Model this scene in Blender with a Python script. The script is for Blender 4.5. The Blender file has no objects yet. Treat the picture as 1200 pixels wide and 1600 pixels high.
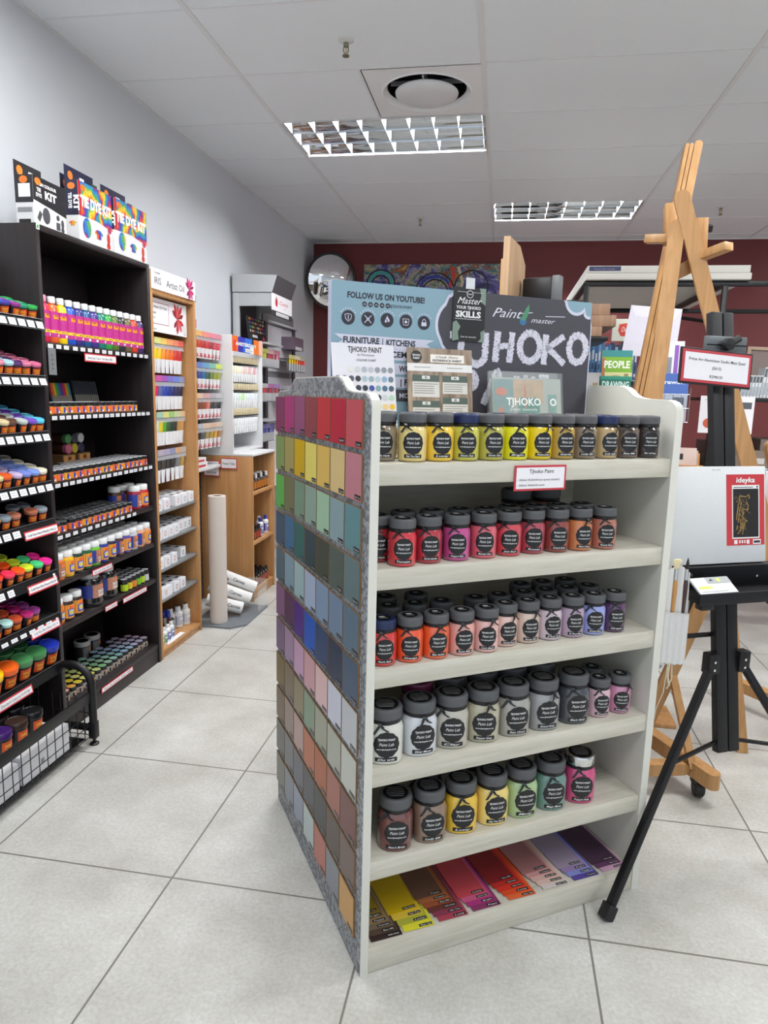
import bpy, bmesh, math, random
from math import sin, cos, pi, radians
from mathutils import Vector, Matrix
random.seed(7)
S = bpy.context.scene
COL = S.collection

# ------------------------------------------------------------------ camera, world, exposure
CAM_H = 1.4345
YAW, PITCH, ROLL, FPX = -0.1645, 0.1705, 0.0247, 1073.67
cf = Vector((sin(YAW) * cos(PITCH), cos(YAW) * cos(PITCH), -sin(PITCH)))
cr = Vector((cos(YAW), -sin(YAW), 0))
cu = cr.cross(cf)
r2 = cos(ROLL) * cr + sin(ROLL) * cu
u2 = -sin(ROLL) * cr + cos(ROLL) * cu
cam_d = bpy.data.cameras.new('camera')
cam = bpy.data.objects.new('camera', cam_d)
COL.objects.link(cam)
mw = Matrix((r2, u2, -cf)).transposed().to_4x4()
mw.translation = (0, 0, CAM_H)
cam.matrix_world = mw
cam_d.sensor_fit = 'HORIZONTAL'
cam_d.sensor_width = 36
cam_d.lens = FPX / 1200 * 36
cam_d.clip_start = 0.02
S.camera = cam
S.view_settings.view_transform = 'Standard'
S.view_settings.look = 'None'
S.view_settings.exposure = 0.15
S.view_settings.gamma = 1
S.view_settings.use_curve_mapping = False
S.cycles.use_denoising = True
S.cycles.max_bounces = 8
S.cycles.diffuse_bounces = 5
S.cycles.glossy_bounces = 4
S.cycles.transmission_bounces = 6
S.cycles.transparent_max_bounces = 8
S.cycles.caustics_reflective = False
S.cycles.caustics_refractive = False
S.cycles.sample_clamp_indirect = 4
WORLD_STRENGTH = 0.95
LAMP_POWER = 42.0        # watts of each ceiling panel out of view
TUBE_EMISSION = 190.0
w = bpy.data.worlds.new('daylight')
S.world = w
w.use_nodes = True
bg = w.node_tree.nodes['Background']
bg.inputs[0].default_value = (0.80, 0.90, 1.0, 1)
bg.inputs[1].default_value = WORLD_STRENGTH
CEIL = 2.978
WX, BY = -2.048, 7.389           # wall with the shelving, end wall
CX, CY = -1.3696, 2.9578         # ceiling grid origin (1.2 x 0.6 m)

# ------------------------------------------------------------------ materials
def lin(c):
    return c / 12.92 if c <= 0.04045 else ((c + 0.055) / 1.055) ** 2.4
def rgb(h):
    return tuple(lin(int(h[i:i + 2], 16) / 255) for i in (0, 2, 4))
MATS = {}
def M(hexc, rough=0.5, metal=0.0, coat=0.0, var=0.06, scale=30.0, bump=0.0, spec=0.5, name=None):
    key = (hexc, rough, metal, coat, var, scale, bump, spec)
    if key in MATS:
        return MATS[key]
    m = bpy.data.materials.new(name or ('surface_' + hexc))
    m.use_nodes = True
    nt = m.node_tree
    b = nt.nodes['Principled BSDF']
    c = rgb(hexc)
    b.inputs['Base Color'].default_value = (*c, 1)
    b.inputs['Roughness'].default_value = rough
    b.inputs['Metallic'].default_value = metal
    b.inputs['Coat Weight'].default_value = coat
    b.inputs['Coat Roughness'].default_value = 0.06
    b.inputs['Specular IOR Level'].default_value = spec
    tc = nt.nodes.new('ShaderNodeTexCoord')
    no = nt.nodes.new('ShaderNodeTexNoise')
    no.inputs['Scale'].default_value = scale
    no.inputs['Detail'].default_value = 3
    nt.links.new(tc.outputs['Object'], no.inputs['Vector'])
    mr = nt.nodes.new('ShaderNodeMapRange')
    mr.inputs['To Min'].default_value = 1 - var
    mr.inputs['To Max'].default_value = 1 + var
    nt.links.new(no.outputs['Fac'], mr.inputs['Value'])
    mx = nt.nodes.new('ShaderNodeVectorMath')
    mx.operation = 'SCALE'
    mx.inputs[0].default_value = c
    nt.links.new(mr.outputs[0], mx.inputs['Scale'])
    nt.links.new(mx.outputs[0], b.inputs['Base Color'])
    if bump:
        bp_ = nt.nodes.new('ShaderNodeBump')
        bp_.inputs['Strength'].default_value = bump
        bp_.inputs['Distance'].default_value = 0.002
        nt.links.new(no.outputs['Fac'], bp_.inputs['Height'])
        nt.links.new(bp_.outputs[0], b.inputs['Normal'])
    MATS[key] = m
    return m
def custom(name, rough=0.5, metal=0.0, coat=0.0):
    m = bpy.data.materials.new(name)
    m.use_nodes = True
    b = m.node_tree.nodes['Principled BSDF']
    b.inputs['Roughness'].default_value = rough
    b.inputs['Metallic'].default_value = metal
    b.inputs['Coat Weight'].default_value = coat
    return m, m.node_tree, b
def N(nt, t, **kw):
    n = nt.nodes.new('ShaderNode' + t)
    for k, v in kw.items():
        if k.startswith('i_'):
            n.inputs[int(k[2:]) if k[2:].isdigit() else k[2:].replace('_', ' ')].default_value = v
        else:
            setattr(n, k, v)
    return n
def ramp(nt, fac, stops):
    r = nt.nodes.new('ShaderNodeValToRGB')
    e = r.color_ramp.elements
    while len(e) < len(stops):
        e.new(0.5)
    for i, (p, h) in enumerate(stops):
        e[i].position = p
        e[i].color = (*rgb(h), 1)
    nt.links.new(fac, r.inputs[0])
    return r.outputs[0]
def wood(name, dark, light, rough=0.45, axis_scale=(1, 1, 0.06), scale=45):
    m, nt, b = custom(name, rough)
    tc = N(nt, 'TexCoord'); mp = N(nt, 'Mapping')
    mp.inputs['Scale'].default_value = axis_scale
    no = N(nt, 'TexNoise', i_Scale=scale, i_Detail=5, i_Distortion=0.6)
    nt.links.new(tc.outputs['Object'], mp.inputs[0]); nt.links.new(mp.outputs[0], no.inputs['Vector'])
    nt.links.new(ramp(nt, no.outputs['Fac'], [(0.3, dark), (0.7, light)]), b.inputs['Base Color'])
    return m
def floor_mat():
    m, nt, b = custom('stone_look_tile', 0.33)
    tc = N(nt, 'TexCoord'); sx = N(nt, 'SeparateXYZ')
    nt.links.new(tc.outputs['Object'], sx.inputs[0])
    lines = []
    for ax, off in (('X', -0.8944), ('Y', 1.7044)):
        a = N(nt, 'Math', operation='SUBTRACT'); a.inputs[1].default_value = off - 0.3 - 60
        nt.links.new(sx.outputs[ax], a.inputs[0])
        d = N(nt, 'Math', operation='MODULO'); d.inputs[1].default_value = 0.6
        nt.links.new(a.outputs[0], d.inputs[0])
        c = N(nt, 'Math', operation='SUBTRACT'); c.inputs[1].default_value = 0.3
        nt.links.new(d.outputs[0], c.inputs[0])
        e = N(nt, 'Math', operation='ABSOLUTE'); nt.links.new(c.outputs[0], e.inputs[0])
        g = N(nt, 'Math', operation='LESS_THAN'); g.inputs[1].default_value = 0.003
        nt.links.new(e.outputs[0], g.inputs[0])
        lines.append(g)
    mxl = N(nt, 'Math', operation='MAXIMUM')
    nt.links.new(lines[0].outputs[0], mxl.inputs[0]); nt.links.new(lines[1].outputs[0], mxl.inputs[1])
    n1 = N(nt, 'TexNoise', i_Scale=3.4, i_Detail=6, i_Roughness=0.62)
    n2 = N(nt, 'TexNoise', i_Scale=90.0, i_Detail=4, i_Roughness=0.7)
    nt.links.new(tc.outputs['Object'], n1.inputs['Vector']); nt.links.new(tc.outputs['Object'], n2.inputs['Vector'])
    c1 = ramp(nt, n1.outputs['Fac'], [(0.3, 'b3b1ab'), (0.52, 'c4c3be'), (0.72, 'd1d1ce')])
    c2 = ramp(nt, n2.outputs['Fac'], [(0.35, 'c2c0ba'), (0.65, 'ffffff')])
    mu = N(nt, 'Mix', data_type='RGBA', blend_type='MULTIPLY'); mu.inputs[0].default_value = 0.4
    nt.links.new(c1, mu.inputs[6]); nt.links.new(c2, mu.inputs[7])
    mg = N(nt, 'Mix', data_type='RGBA'); mg.inputs[7].default_value = (*rgb('76736c'), 1)
    nt.links.new(mxl.outputs[0], mg.inputs[0]); nt.links.new(mu.outputs[2], mg.inputs[6])
    nt.links.new(mg.outputs[2], b.inputs['Base Color'])
    rr = N(nt, 'MapRange'); rr.inputs['To Min'].default_value = 0.26; rr.inputs['To Max'].default_value = 0.42
    nt.links.new(n1.outputs['Fac'], rr.inputs['Value']); nt.links.new(rr.outputs[0], b.inputs['Roughness'])
    bu = N(nt, 'Bump'); bu.inputs['Strength'].default_value = 0.25; bu.inputs['Distance'].default_value = 0.001
    nt.links.new(n2.outputs['Fac'], bu.inputs['Height']); nt.links.new(bu.outputs[0], b.inputs['Normal'])
    return m
def brushed_paint(name, a, b_):
    """hand painted chalk finish with streaks along the board"""
    m, nt, b = custom(name, 0.6)
    tc = N(nt, 'TexCoord'); mp = N(nt, 'Mapping'); mp.inputs['Scale'].default_value = (0.09, 1, 1)
    no = N(nt, 'TexNoise', i_Scale=70, i_Detail=4, i_Roughness=0.6)
    nt.links.new(tc.outputs['Object'], mp.inputs[0]); nt.links.new(mp.outputs[0], no.inputs['Vector'])
    nt.links.new(ramp(nt, no.outputs['Fac'], [(0.3, a), (0.65, b_)]), b.inputs['Base Color'])
    return m
def squiggle_paper(name):
    m, nt, b = custom(name, 0.6)
    tc = N(nt, 'TexCoord')
    wv = N(nt, 'TexWave', i_Scale=22, i_Distortion=13, i_Detail=2)
    wv.inputs['Detail Scale'].default_value = 1.6
    nt.links.new(tc.outputs['Object'], wv.inputs['Vector'])
    nt.links.new(ramp(nt, wv.outputs['Fac'], [(0.1, '707175'), (0.4, '8f9195'), (0.85, 'a3a5a8')]), b.inputs['Base Color'])
    return m
def tie_dye(name, sx=1.0):
    m, nt, b = custom(name, 0.35)
    tc = N(nt, 'TexCoord')
    sx = N(nt, 'SeparateXYZ'); nt.links.new(tc.outputs['Object'], sx.inputs[0])
    dy = N(nt, 'Math', operation='SUBTRACT'); dy.inputs[1].default_value = 0.155; nt.links.new(sx.outputs['Y'], dy.inputs[0])
    dz = N(nt, 'Math', operation='SUBTRACT'); dz.inputs[1].default_value = 0.15; nt.links.new(sx.outputs['Z'], dz.inputs[0])
    at = N(nt, 'Math', operation='ARCTAN2'); nt.links.new(dy.outputs[0], at.inputs[0]); nt.links.new(dz.outputs[0], at.inputs[1])
    cb = N(nt, 'CombineXYZ'); nt.links.new(dy.outputs[0], cb.inputs[0]); nt.links.new(dz.outputs[0], cb.inputs[1])
    ln = N(nt, 'VectorMath', operation='LENGTH'); nt.links.new(cb.outputs[0], ln.inputs[0])
    no = N(nt, 'TexNoise', i_Scale=30, i_Detail=4); nt.links.new(tc.outputs['Object'], no.inputs['Vector'])
    m1 = N(nt, 'Math', operation='MULTIPLY_ADD'); m1.inputs[1].default_value = 0.8; nt.links.new(at.outputs[0], m1.inputs[0])
    m2 = N(nt, 'Math', operation='MULTIPLY_ADD'); m2.inputs[1].default_value = 7.5; nt.links.new(ln.outputs['Value'], m2.inputs[0]); nt.links.new(no.outputs['Fac'], m2.inputs[2])
    nt.links.new(m2.outputs[0], m1.inputs[2])
    fr_ = N(nt, 'Math', operation='FRACT'); nt.links.new(m1.outputs[0], fr_.inputs[0])
    wv = fr_
    nt.links.new(ramp(nt, wv.outputs[0], [(0.0, 'd3322c'), (0.2, 'e6832c'), (0.38, 'e8d23c'), (0.55, '4fa35a'), (0.72, '2f86c8'), (0.88, '3b3f9a'), (1.0, 'b5287a')]), b.inputs['Base Color'])
    return m
def abstract_art(name):
    m, nt, b = custom(name, 0.4)
    tc = N(nt, 'TexCoord')
    n0 = N(nt, 'TexNoise', i_Scale=4, i_Detail=3, i_Distortion=2.2)
    nt.links.new(tc.outputs['Object'], n0.inputs['Vector'])
    vo = N(nt, 'TexVoronoi', i_Scale=9)
    mixv = N(nt, 'VectorMath', operation='ADD')
    nt.links.new(tc.outputs['Object'], mixv.inputs[0]); nt.links.new(n0.outputs['Color'], mixv.inputs[1])
    nt.links.new(mixv.outputs[0], vo.inputs['Vector'])
    n1 = N(nt, 'TexNoise', i_Scale=5, i_Detail=2, i_Distortion=1.5)
    nt.links.new(tc.outputs['Object'], n1.inputs['Vector'])
    c = ramp(nt, n1.outputs['Fac'], [(0.28, '221b48'), (0.38, '4a4290'), (0.46, '8a86b8'), (0.52, 'b8ab84'), (0.57, '2f7f88'), (0.63, 'a8432a'), (0.72, 'c79a44')])
    vd = N(nt, 'TexVoronoi', feature='DISTANCE_TO_EDGE', i_Scale=9)
    nt.links.new(mixv.outputs[0], vd.inputs['Vector'])
    lt = N(nt, 'Math', operation='LESS_THAN'); lt.inputs[1].default_value = 0.045
    nt.links.new(vd.outputs['Distance'], lt.inputs[0])
    mg = N(nt, 'Mix', data_type='RGBA'); mg.inputs[7].default_value = (0.012, 0.01, 0.014, 1)
    nt.links.new(lt.outputs[0], mg.inputs[0]); nt.links.new(c, mg.inputs[6])
    nt.links.new(mg.outputs[2], b.inputs['Base Color'])
    return m
def chalk_mat(name):
    m, nt, b = custom(name, 0.7)
    tc = N(nt, 'TexCoord'); no = N(nt, 'TexNoise', i_Scale=260, i_Detail=3, i_Roughness=0.7)
    nt.links.new(tc.outputs['Object'], no.inputs['Vector'])
    nt.links.new(ramp(nt, no.outputs['Fac'], [(0.36, '55535d'), (0.43, 'd3d2e0'), (1.0, 'dedde9')]), b.inputs['Base Color'])
    return m
def emit(name, hexc, strength):
    m = bpy.data.materials.new(name)
    m.use_nodes = True
    nt = m.node_tree
    nt.nodes.clear()
    e = N(nt, 'Emission'); o = N(nt, 'OutputMaterial')
    e.inputs[0].default_value = (*rgb(hexc), 1); e.inputs[1].default_value = strength
    nt.links.new(e.outputs[0], o.inputs[0])
    return m
def clear(name, tint='ffffff', alpha=0.25, rough=0.08):
    """thin clear plastic film or sheet"""
    m = bpy.data.materials.new(name)
    m.use_nodes = True
    nt = m.node_tree
    b = nt.nodes['Principled BSDF']
    b.inputs['Base Color'].default_value = (*rgb(tint), 1)
    b.inputs['Roughness'].default_value = rough
    b.inputs['Alpha'].default_value = alpha
    return m

WHITE = M('e6e6e4', 0.5, var=0.02)
PAPER = M('eceaee', 0.6, var=0.02)
BLACK = M('141416', 0.5)
INK = M('2a2a30', 0.6)
RED = M('c23a45', 0.5)
DKWOOD = wood('dark_wenge_board', '171213', '261d1e', 0.45, (1, 1, 0.05), 60)
BEECH = wood('beech_laminate', 'ad7c4c', 'c39360', 0.42, (1, 1, 0.05), 40)
EASELWOOD = wood('oiled_beech', 'a67a4a', 'bd9160', 0.4, (1, 1, 0.05), 55)
CREAM = brushed_paint('cream_chalk_paint', 'bdb8a8', 'cdc9bd')
CREAMS = M('d2d1c8', 0.55, var=0.03, name='cream_side_paint')
SQUIG = squiggle_paper('grey_bark_print')
BLKMETAL = M('17181a', 0.42, 0.3)
GREYMETAL = M('8c8f92', 0.45, 0.4, var=0.03)
CHROME = M('d8d8d8', 0.15, 1.0, var=0.02)
MIRROR = M('e8e8ea', 0.03, 1.0, var=0.0)

# ------------------------------------------------------------------ mesh building
_txt = {}
def text_geo(body, bold=0.0, shear=0.0, res=2):
    k = (body, bold, shear, res)
    if k in _txt:
        return _txt[k]
    cu_ = bpy.data.curves.new('t', 'FONT')
    cu_.body = body
    cu_.size = 1
    cu_.resolution_u = res
    cu_.offset = bold
    cu_.shear = shear
    cu_.fill_mode = 'FRONT'
    o = bpy.data.objects.new('t', cu_)
    COL.objects.link(o)
    dg = bpy.context.evaluated_depsgraph_get()
    me = bpy.data.meshes.new_from_object(o.evaluated_get(dg))
    vs = [(v.co.x, v.co.y) for v in me.vertices]
    fs = [tuple(p.vertices) for p in me.polygons]
    bpy.data.objects.remove(o)
    bpy.data.meshes.remove(me)
    bpy.data.curves.remove(cu_)
    xs = [v[0] for v in vs] or [0]
    _txt[k] = (vs, fs, min(xs), max(xs))
    return _txt[k]

class Frame:
    """a flat local frame: origin, x axis, y axis, normal"""
    def __init__(s, o, x, y):
        s.o = Vector(o); s.x = Vector(x).normalized(); s.y = Vector(y).normalized(); s.n = s.x.cross(s.y)
    def __call__(s, a, b, c=0.0):
        return s.o + s.x * a + s.y * b + s.n * c
def wrap_cyl(r, z0=0.0, ang0=-pi / 2, c=(0, 0), sq=0.0):
    """map (x, y, lift) onto an upright cylinder, x = 0 at ang0"""
    def f(a, b, l=0.0):
        t = ang0 + a / r
        q = r * sqk(t, sq) + l
        return Vector((c[0] + q * cos(t), c[1] + q * sin(t), z0 + b))
    return f

def sqk(t, sq):
    """radius factor of a slightly squared section"""
    if not sq: return 1.0
    n_ = 2 + sq * 4
    k = 1 / (abs(cos(t)) ** n_ + abs(sin(t)) ** n_) ** (1 / n_)
    return 1 + (k - 1) * 0.55
class MB:
    def __init__(s):
        s.v = []; s.f = []; s.mi = []; s.mats = []; s.cur = 0
    def m(s, mat):
        if mat not in s.mats:
            s.mats.append(mat)
        s.cur = s.mats.index(mat)
        return s
    def add(s, vs, fs):
        o = len(s.v)
        s.v += [tuple(x) for x in vs]
        for f in fs:
            s.f.append(tuple(i + o for i in f)); s.mi.append(s.cur)
        return s
    def box(s, x0, x1, y0, y1, z0, z1, T=None):
        p = [Vector(q) for q in ((x0, y0, z0), (x1, y0, z0), (x1, y1, z0), (x0, y1, z0), (x0, y0, z1), (x1, y0, z1), (x1, y1, z1), (x0, y1, z1))]
        if T is not None:
            p = [T @ q for q in p] if isinstance(T, Matrix) else [T(*q) for q in p]
        return s.add(p, [(0, 3, 2, 1), (4, 5, 6, 7), (0, 1, 5, 4), (1, 2, 6, 5), (2, 3, 7, 6), (3, 0, 4, 7)])
    def rbox(s, x0, x1, y0, y1, z0, z1, r=0.003, T=None):
        """box with chamfered edges"""
        r = min(r, (x1 - x0) / 2.01, (y1 - y0) / 2.01, (z1 - z0) / 2.01)
        bm = bmesh.new()
        bmesh.ops.create_cube(bm, size=1)
        for q in bm.verts:
            q.co = Vector(((x0 + x1) / 2 + q.co.x * (x1 - x0), (y0 + y1) / 2 + q.co.y * (y1 - y0), (z0 + z1) / 2 + q.co.z * (z1 - z0)))
        bmesh.ops.bevel(bm, geom=bm.edges[:], offset=r, segments=2, affect='EDGES', profile=0.5)
        bm.verts.index_update()
        vs = [q.co.copy() for q in bm.verts]
        if T is not None:
            vs = [T @ q for q in vs] if isinstance(T, Matrix) else [T(*q) for q in vs]
        fs = [tuple(q.index for q in f.verts) for f in bm.faces]
        bm.free()
        return s.add(vs, fs)
    def lathe(s, prof, seg=24, c=(0, 0, 0), T=None, sq=0.0, caps=True):
        """prof: (r, z) from bottom to top; sq > 0 squares the section off a little"""
        vs, fs = [], []
        for r, z in prof:
            for i in range(seg):
                t = 2 * pi * i / seg
                k = sqk(t, sq)
                vs.append(Vector((c[0] + r * k * cos(t), c[1] + r * k * sin(t), c[2] + z)))
        for j in range(len(prof) - 1):
            for i in range(seg):
                a, b_ = j * seg + i, j * seg + (i + 1) % seg
                fs.append((a, b_, b_ + seg, a + seg))
        if caps and prof[0][0] > 1e-6:
            fs.append(tuple(range(seg - 1, -1, -1)))
        if caps and prof[-1][0] > 1e-6:
            o = (len(prof) - 1) * seg
            fs.append(tuple(range(o, o + seg)))
        if T is not None:
            vs = [T @ q for q in vs]
        return s.add(vs, fs)
    def tube(s, pts, r, seg=8, closed=False):
        pts = [Vector(p) for p in pts]
        n = len(pts)
        vs, fs = [], []
        up = None
        for i, p in enumerate(pts):
            if closed:
                d = pts[(i + 1) % n] - pts[i - 1]
            else:
                d = pts[min(i + 1, n - 1)] - pts[max(i - 1, 0)]
            d.normalize()
            if up is None:
                up = Vector((0, 0, 1)) if abs(d.z) < 0.9 else Vector((1, 0, 0))
            a = d.cross(up).normalized()
            b_ = a.cross(d).normalized()
            up = b_
            rr = r[i] if isinstance(r, (list, tuple)) else r
            for k in range(seg):
                t = 2 * pi * k / seg
                vs.append(p + a * (rr * cos(t)) + b_ * (rr * sin(t)))
        for i in range(n if closed else n - 1):
            for k in range(seg):
                a, b_ = i * seg + k, i * seg + (k + 1) % seg
                c_, d_ = ((i + 1) % n) * seg + (k + 1) % seg, ((i + 1) % n) * seg + k
                fs.append((a, d_, c_, b_))
        if not closed:
            fs.append(tuple(range(seg)))
            fs.append(tuple(range((n - 1) * seg + seg - 1, (n - 1) * seg - 1, -1)))
        return s.add(vs, fs)
    def bar(s, p0, p1, wd, th, side=(1, 0, 0), round_end=False):
        """straight batten from p0 to p1; wd measured along side, th across it"""
        p0, p1 = Vector(p0), Vector(p1)
        d = p1 - p0
        L = d.length
        d.normalize()
        x = Vector(side); x = (x - d * x.dot(d)).normalized()
        y = d.cross(x)
        T = Matrix((x, y, d)).transposed().to_4x4()
        T.translation = p0
        if round_end:
            r = wd / 2
            po = [(-r, 0), (r, 0), (r, L - r)] + [(r * cos(t), L - r + r * sin(t)) for t in [pi * k / 8 for k in range(1, 8)]] + [(-r, L - r)]
            n = len(po)
            vs = [T @ Vector((a, -th / 2, b_)) for a, b_ in po] + [T @ Vector((a, th / 2, b_)) for a, b_ in po]
            return s.add(vs, [tuple(range(n)), tuple(range(2 * n - 1, n - 1, -1))] + [((i + 1) % n, i, i + n, (i + 1) % n + n) for i in range(n)])
        return s.rbox(-wd / 2, wd / 2, -th / 2, th / 2, 0, L, min(0.003, wd / 5, th / 5), T)
    def prism(s, poly, c0, c1, fr):
        """polygon in frame fr's plane (counterclockwise), extruded along its normal from c0 to c1"""
        n = len(poly)
        vs = [fr(a, b_, c0) for a, b_ in poly] + [fr(a, b_, c1) for a, b_ in poly]
        fs = [tuple(range(n - 1, -1, -1)), tuple(range(n, 2 * n))] + [(i, (i + 1) % n, (i + 1) % n + n, i + n) for i in range(n)]
        return s.add(vs, fs)
    def flat(s, poly, fr, lift=0.0):
        return s.add([fr(a, b_, lift) for a, b_ in poly], [tuple(range(len(poly)))])
    def rect(s, x0, x1, y0, y1, fr, lift=0.0, n=1):
        """n > 1 divides it along x so that it can follow a curved frame"""
        vs, fs = [], []
        for i in range(n + 1):
            x = x0 + (x1 - x0) * i / n
            vs += [fr(x, y0, lift), fr(x, y1, lift)]
        for i in range(n):
            fs.append((2 * i, 2 * i + 2, 2 * i + 3, 2 * i + 1))
        return s.add(vs, fs)
    def disc(s, cx, cy, r, fr, lift=0.0, seg=20, ry=None, wob=0.0, nw=10):
        ry = ry or r
        return s.flat([(cx + r * (1 + wob * cos(nw * 2 * pi * i / seg)) * cos(2 * pi * i / seg), cy + ry * (1 + wob * cos(nw * 2 * pi * i / seg)) * sin(2 * pi * i / seg)) for i in range(seg)], fr, lift)
    def text(s, body, cx, cy, size, fr, lift=0.0008, align='C', bold=0.0, shear=0.0, width=None, res=2, rot=0.0):
        vs, fs, x0, x1 = text_geo(body, bold, shear, res)
        if not vs:
            return s
        k = size / 0.72            # size = capital height
        kx = k
        if width:
            kx = width / max(x1 - x0, 1e-6)
        off = {'C': (x0 + x1) / 2, 'L': x0, 'R': x1}[align]
        ca, sa = cos(rot), sin(rot)
        out = []
        for a, b_ in vs:
            px, py = (a - off) * kx, b_ * k
            out.append(fr(cx + px * ca - py * sa, cy + px * sa + py * ca, lift))
        return s.add(out, fs)
    def stroke(s, pts, wd, fr, lift=0.001, rough=0.0, step=0.004, rnd=None):
        """a painted stroke along a polyline; rough > 0 gives it a dry brush edge"""
        rnd = rnd or random
        P = [Vector(p) for p in pts]
        L = [0]
        for a, b_ in zip(P, P[1:]):
            L.append(L[-1] + (b_ - a).length)
        n = max(2, int(L[-1] / step))
        q = []
        for i in range(n + 1):
            d = L[-1] * i / n
            j = min(max([k for k in range(len(L)) if L[k] <= d + 1e-9]), len(P) - 2)
            t = (d - L[j]) / max(L[j + 1] - L[j], 1e-9)
            q.append(P[j].lerp(P[j + 1], t))
        vs = []
        for i, p in enumerate(q):
            d = q[min(i + 2, n)] - q[max(i - 2, 0)]
            nn = Vector((-d.y, d.x)).normalized()
            a = wd / 2 * (1 + rough * rnd.uniform(-1, 0.6)); b_ = wd / 2 * (1 + rough * rnd.uniform(-1, 0.6))
            l_, r_ = p + nn * a, p - nn * b_
            vs += [fr(l_.x, l_.y, lift), fr(r_.x, r_.y, lift)]
        return s.add(vs, [(2 * i, 2 * i + 1, 2 * i + 3, 2 * i + 2) for i in range(n)])
    def mesh(s, name, smooth=32):
        me = bpy.data.meshes.new(name)
        me.from_pydata(s.v, [], s.f)
        for mt in s.mats:
            me.materials.append(mt)
        me.polygons.foreach_set('material_index', s.mi)
        if smooth:
            me.shade_smooth()
            me.set_sharp_from_angle(angle=radians(smooth))
        me.update()
        return me
    def build(s, name, parent=None, smooth=32):
        return link(name, s.mesh(name, smooth), parent)

def link(name, me, parent=None):
    o = bpy.data.objects.new(name, me)
    COL.objects.link(o)
    if parent:
        o.parent = parent
    return o
def tag(o, label=None, cat=None, group=None, kind=None):
    for k, v in (('label', label), ('category', cat), ('group', group), ('kind', kind)):
        if v:
            o[k] = v
    return o
def thing(name, label, cat, loc=(0, 0, 0), rz=0.0, group=None, mesh=None):
    o = bpy.data.objects.new(name, mesh)
    COL.objects.link(o)
    o.location = loc
    o.rotation_euler = (0, 0, rz)
    return tag(o, label, cat, group)
def struct(o):
    o['kind'] = 'structure'
    return o
def recolour(o, idx, mat):
    o.material_slots[idx].link = 'OBJECT'
    o.material_slots[idx].material = mat
def copy_parts(src, dst):
    """copies of src's parts (and their sub-parts) under dst"""
    got = {}
    for ch in src.children:
        c = ch.copy()
        COL.objects.link(c)
        c.parent = dst
        got[ch.name.split('.')[0]] = c
        for g in ch.children:
            d = g.copy()
            COL.objects.link(d)
            d.parent = c
    return got
def dup(src, label, loc, rz=0.0, group=None, cat=None):
    c = src.copy()
    COL.objects.link(c)
    c.location = loc
    c.rotation_euler = (0, 0, rz)
    tag(c, label, cat, group)
    return c, copy_parts(src, c)
ORD = ['first', 'second', 'third', 'fourth', 'fifth', 'sixth', 'seventh', 'eighth', 'ninth', 'tenth', 'eleventh', 'twelfth', 'thirteenth',
       'fourteenth', 'fifteenth', 'sixteenth', 'seventeenth', 'eighteenth', 'nineteenth', 'twentieth']
FX = Frame((0, 0, 0), (0, 1, 0), (0, 0, 1))        # helper orientation: faces +X
def face_x(x, y0=0.0, z0=0.0):
    """frame on a plane facing +X: first coordinate runs along +Y, second up"""
    return Frame((x, y0, z0), (0, 1, 0), (0, 0, 1))
def face_my(y, x0=0.0, z0=0.0):
    """frame on a plane facing -Y: first coordinate runs along +X, second up"""
    return Frame((x0, y, z0), (1, 0, 0), (0, 0, 1))
def face_up(z, x0=0.0, y0=0.0):
    return Frame((x0, y0, z), (1, 0, 0), (0, 1, 0))
def face_dn(z, x0=0.0, y0=0.0):
    return Frame((x0, y0, z), (1, 0, 0), (0, -1, 0))

# ------------------------------------------------------------------ room shell
XR, YF = 6.0, -2.6
mb = MB().m(floor_mat()); mb.box(WX - .1, XR + .1, YF, BY + .1, -.1, 0)
struct(mb.build('floor', smooth=0))
WALLP = M('d5d9de', 0.55, var=0.015, scale=3, name='white_wall_paint')
mb = MB().m(WALLP); mb.box(WX - .1, WX, YF, BY, 0, CEIL + .15)
struct(mb.build('wall_left', smooth=0))
REDW = M('682728', 0.6, var=0.05, scale=3, name='maroon_wall_paint')
mb = MB().m(REDW); mb.box(WX - .1, XR + .1, BY, BY + .1, 0, CEIL + .15)
struct(mb.build('wall_back', smooth=0))
mb = MB().m(WALLP); mb.box(XR, XR + .1, YF, BY, 0, CEIL + .15)
struct(mb.build('wall_right', smooth=0))
mb = MB().m(M('c9c9c6', 0.5)); mb.rbox(WX, WX + .012, YF, BY, 0, .08, .003)
struct(mb.build('baseboard_left', smooth=0))

# ceiling: lay-in tiles on a visible grid, with openings where fittings sit
holes = {}
def cellx(i): return (CX + 1.2 * i, CX + 1.2 * (i + 1))
def celly(k): return (CY + .6 * k, CY + .6 * (k + 1))
TROFFERS = [(0, 2), (1, 5)]
OUT_LAMPS = [(0, -2), (2, -1), (4, 1), (4, 5), (1, -5), (3, -4)]
for c in TROFFERS: holes[c] = 'full'
for c in OUT_LAMPS: holes[c] = 'full'
holes[(0, 1)] = 'half'          # diffuser in the half nearer x = -0.17
TILE = M('e6eaee', 0.7, var=0.02, scale=160, bump=0.12, name='ceiling_tile')
TEE = M('dedfe0', 0.5, var=0.01, name='ceiling_tee')
mb = MB()
fr = face_dn(CEIL)
for i in range(-1, 7):
    for k in range(-10, 8):
        x0, x1 = cellx(i); y0, y1 = celly(k)
        x0 = max(x0, WX); x1 = min(x1, XR); y1 = min(y1, BY); y0 = max(y0, YF)
        if x1 - x0 < .02 or y1 - y0 < .02: continue
        h = holes.get((i, k))
        if h == 'full': continue
        if h == 'half': x1 -= .6
        mb.m(TILE).box(x0 + .006, x1 - .006, y0 + .004, y1 - .004, CEIL, CEIL + .012)
for i in range(-1, 8):
    x = CX + 1.2 * i
    if WX < x < XR: mb.m(TEE).box(x - .012, x + .012, YF, BY, CEIL - .004, CEIL + .02)
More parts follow.
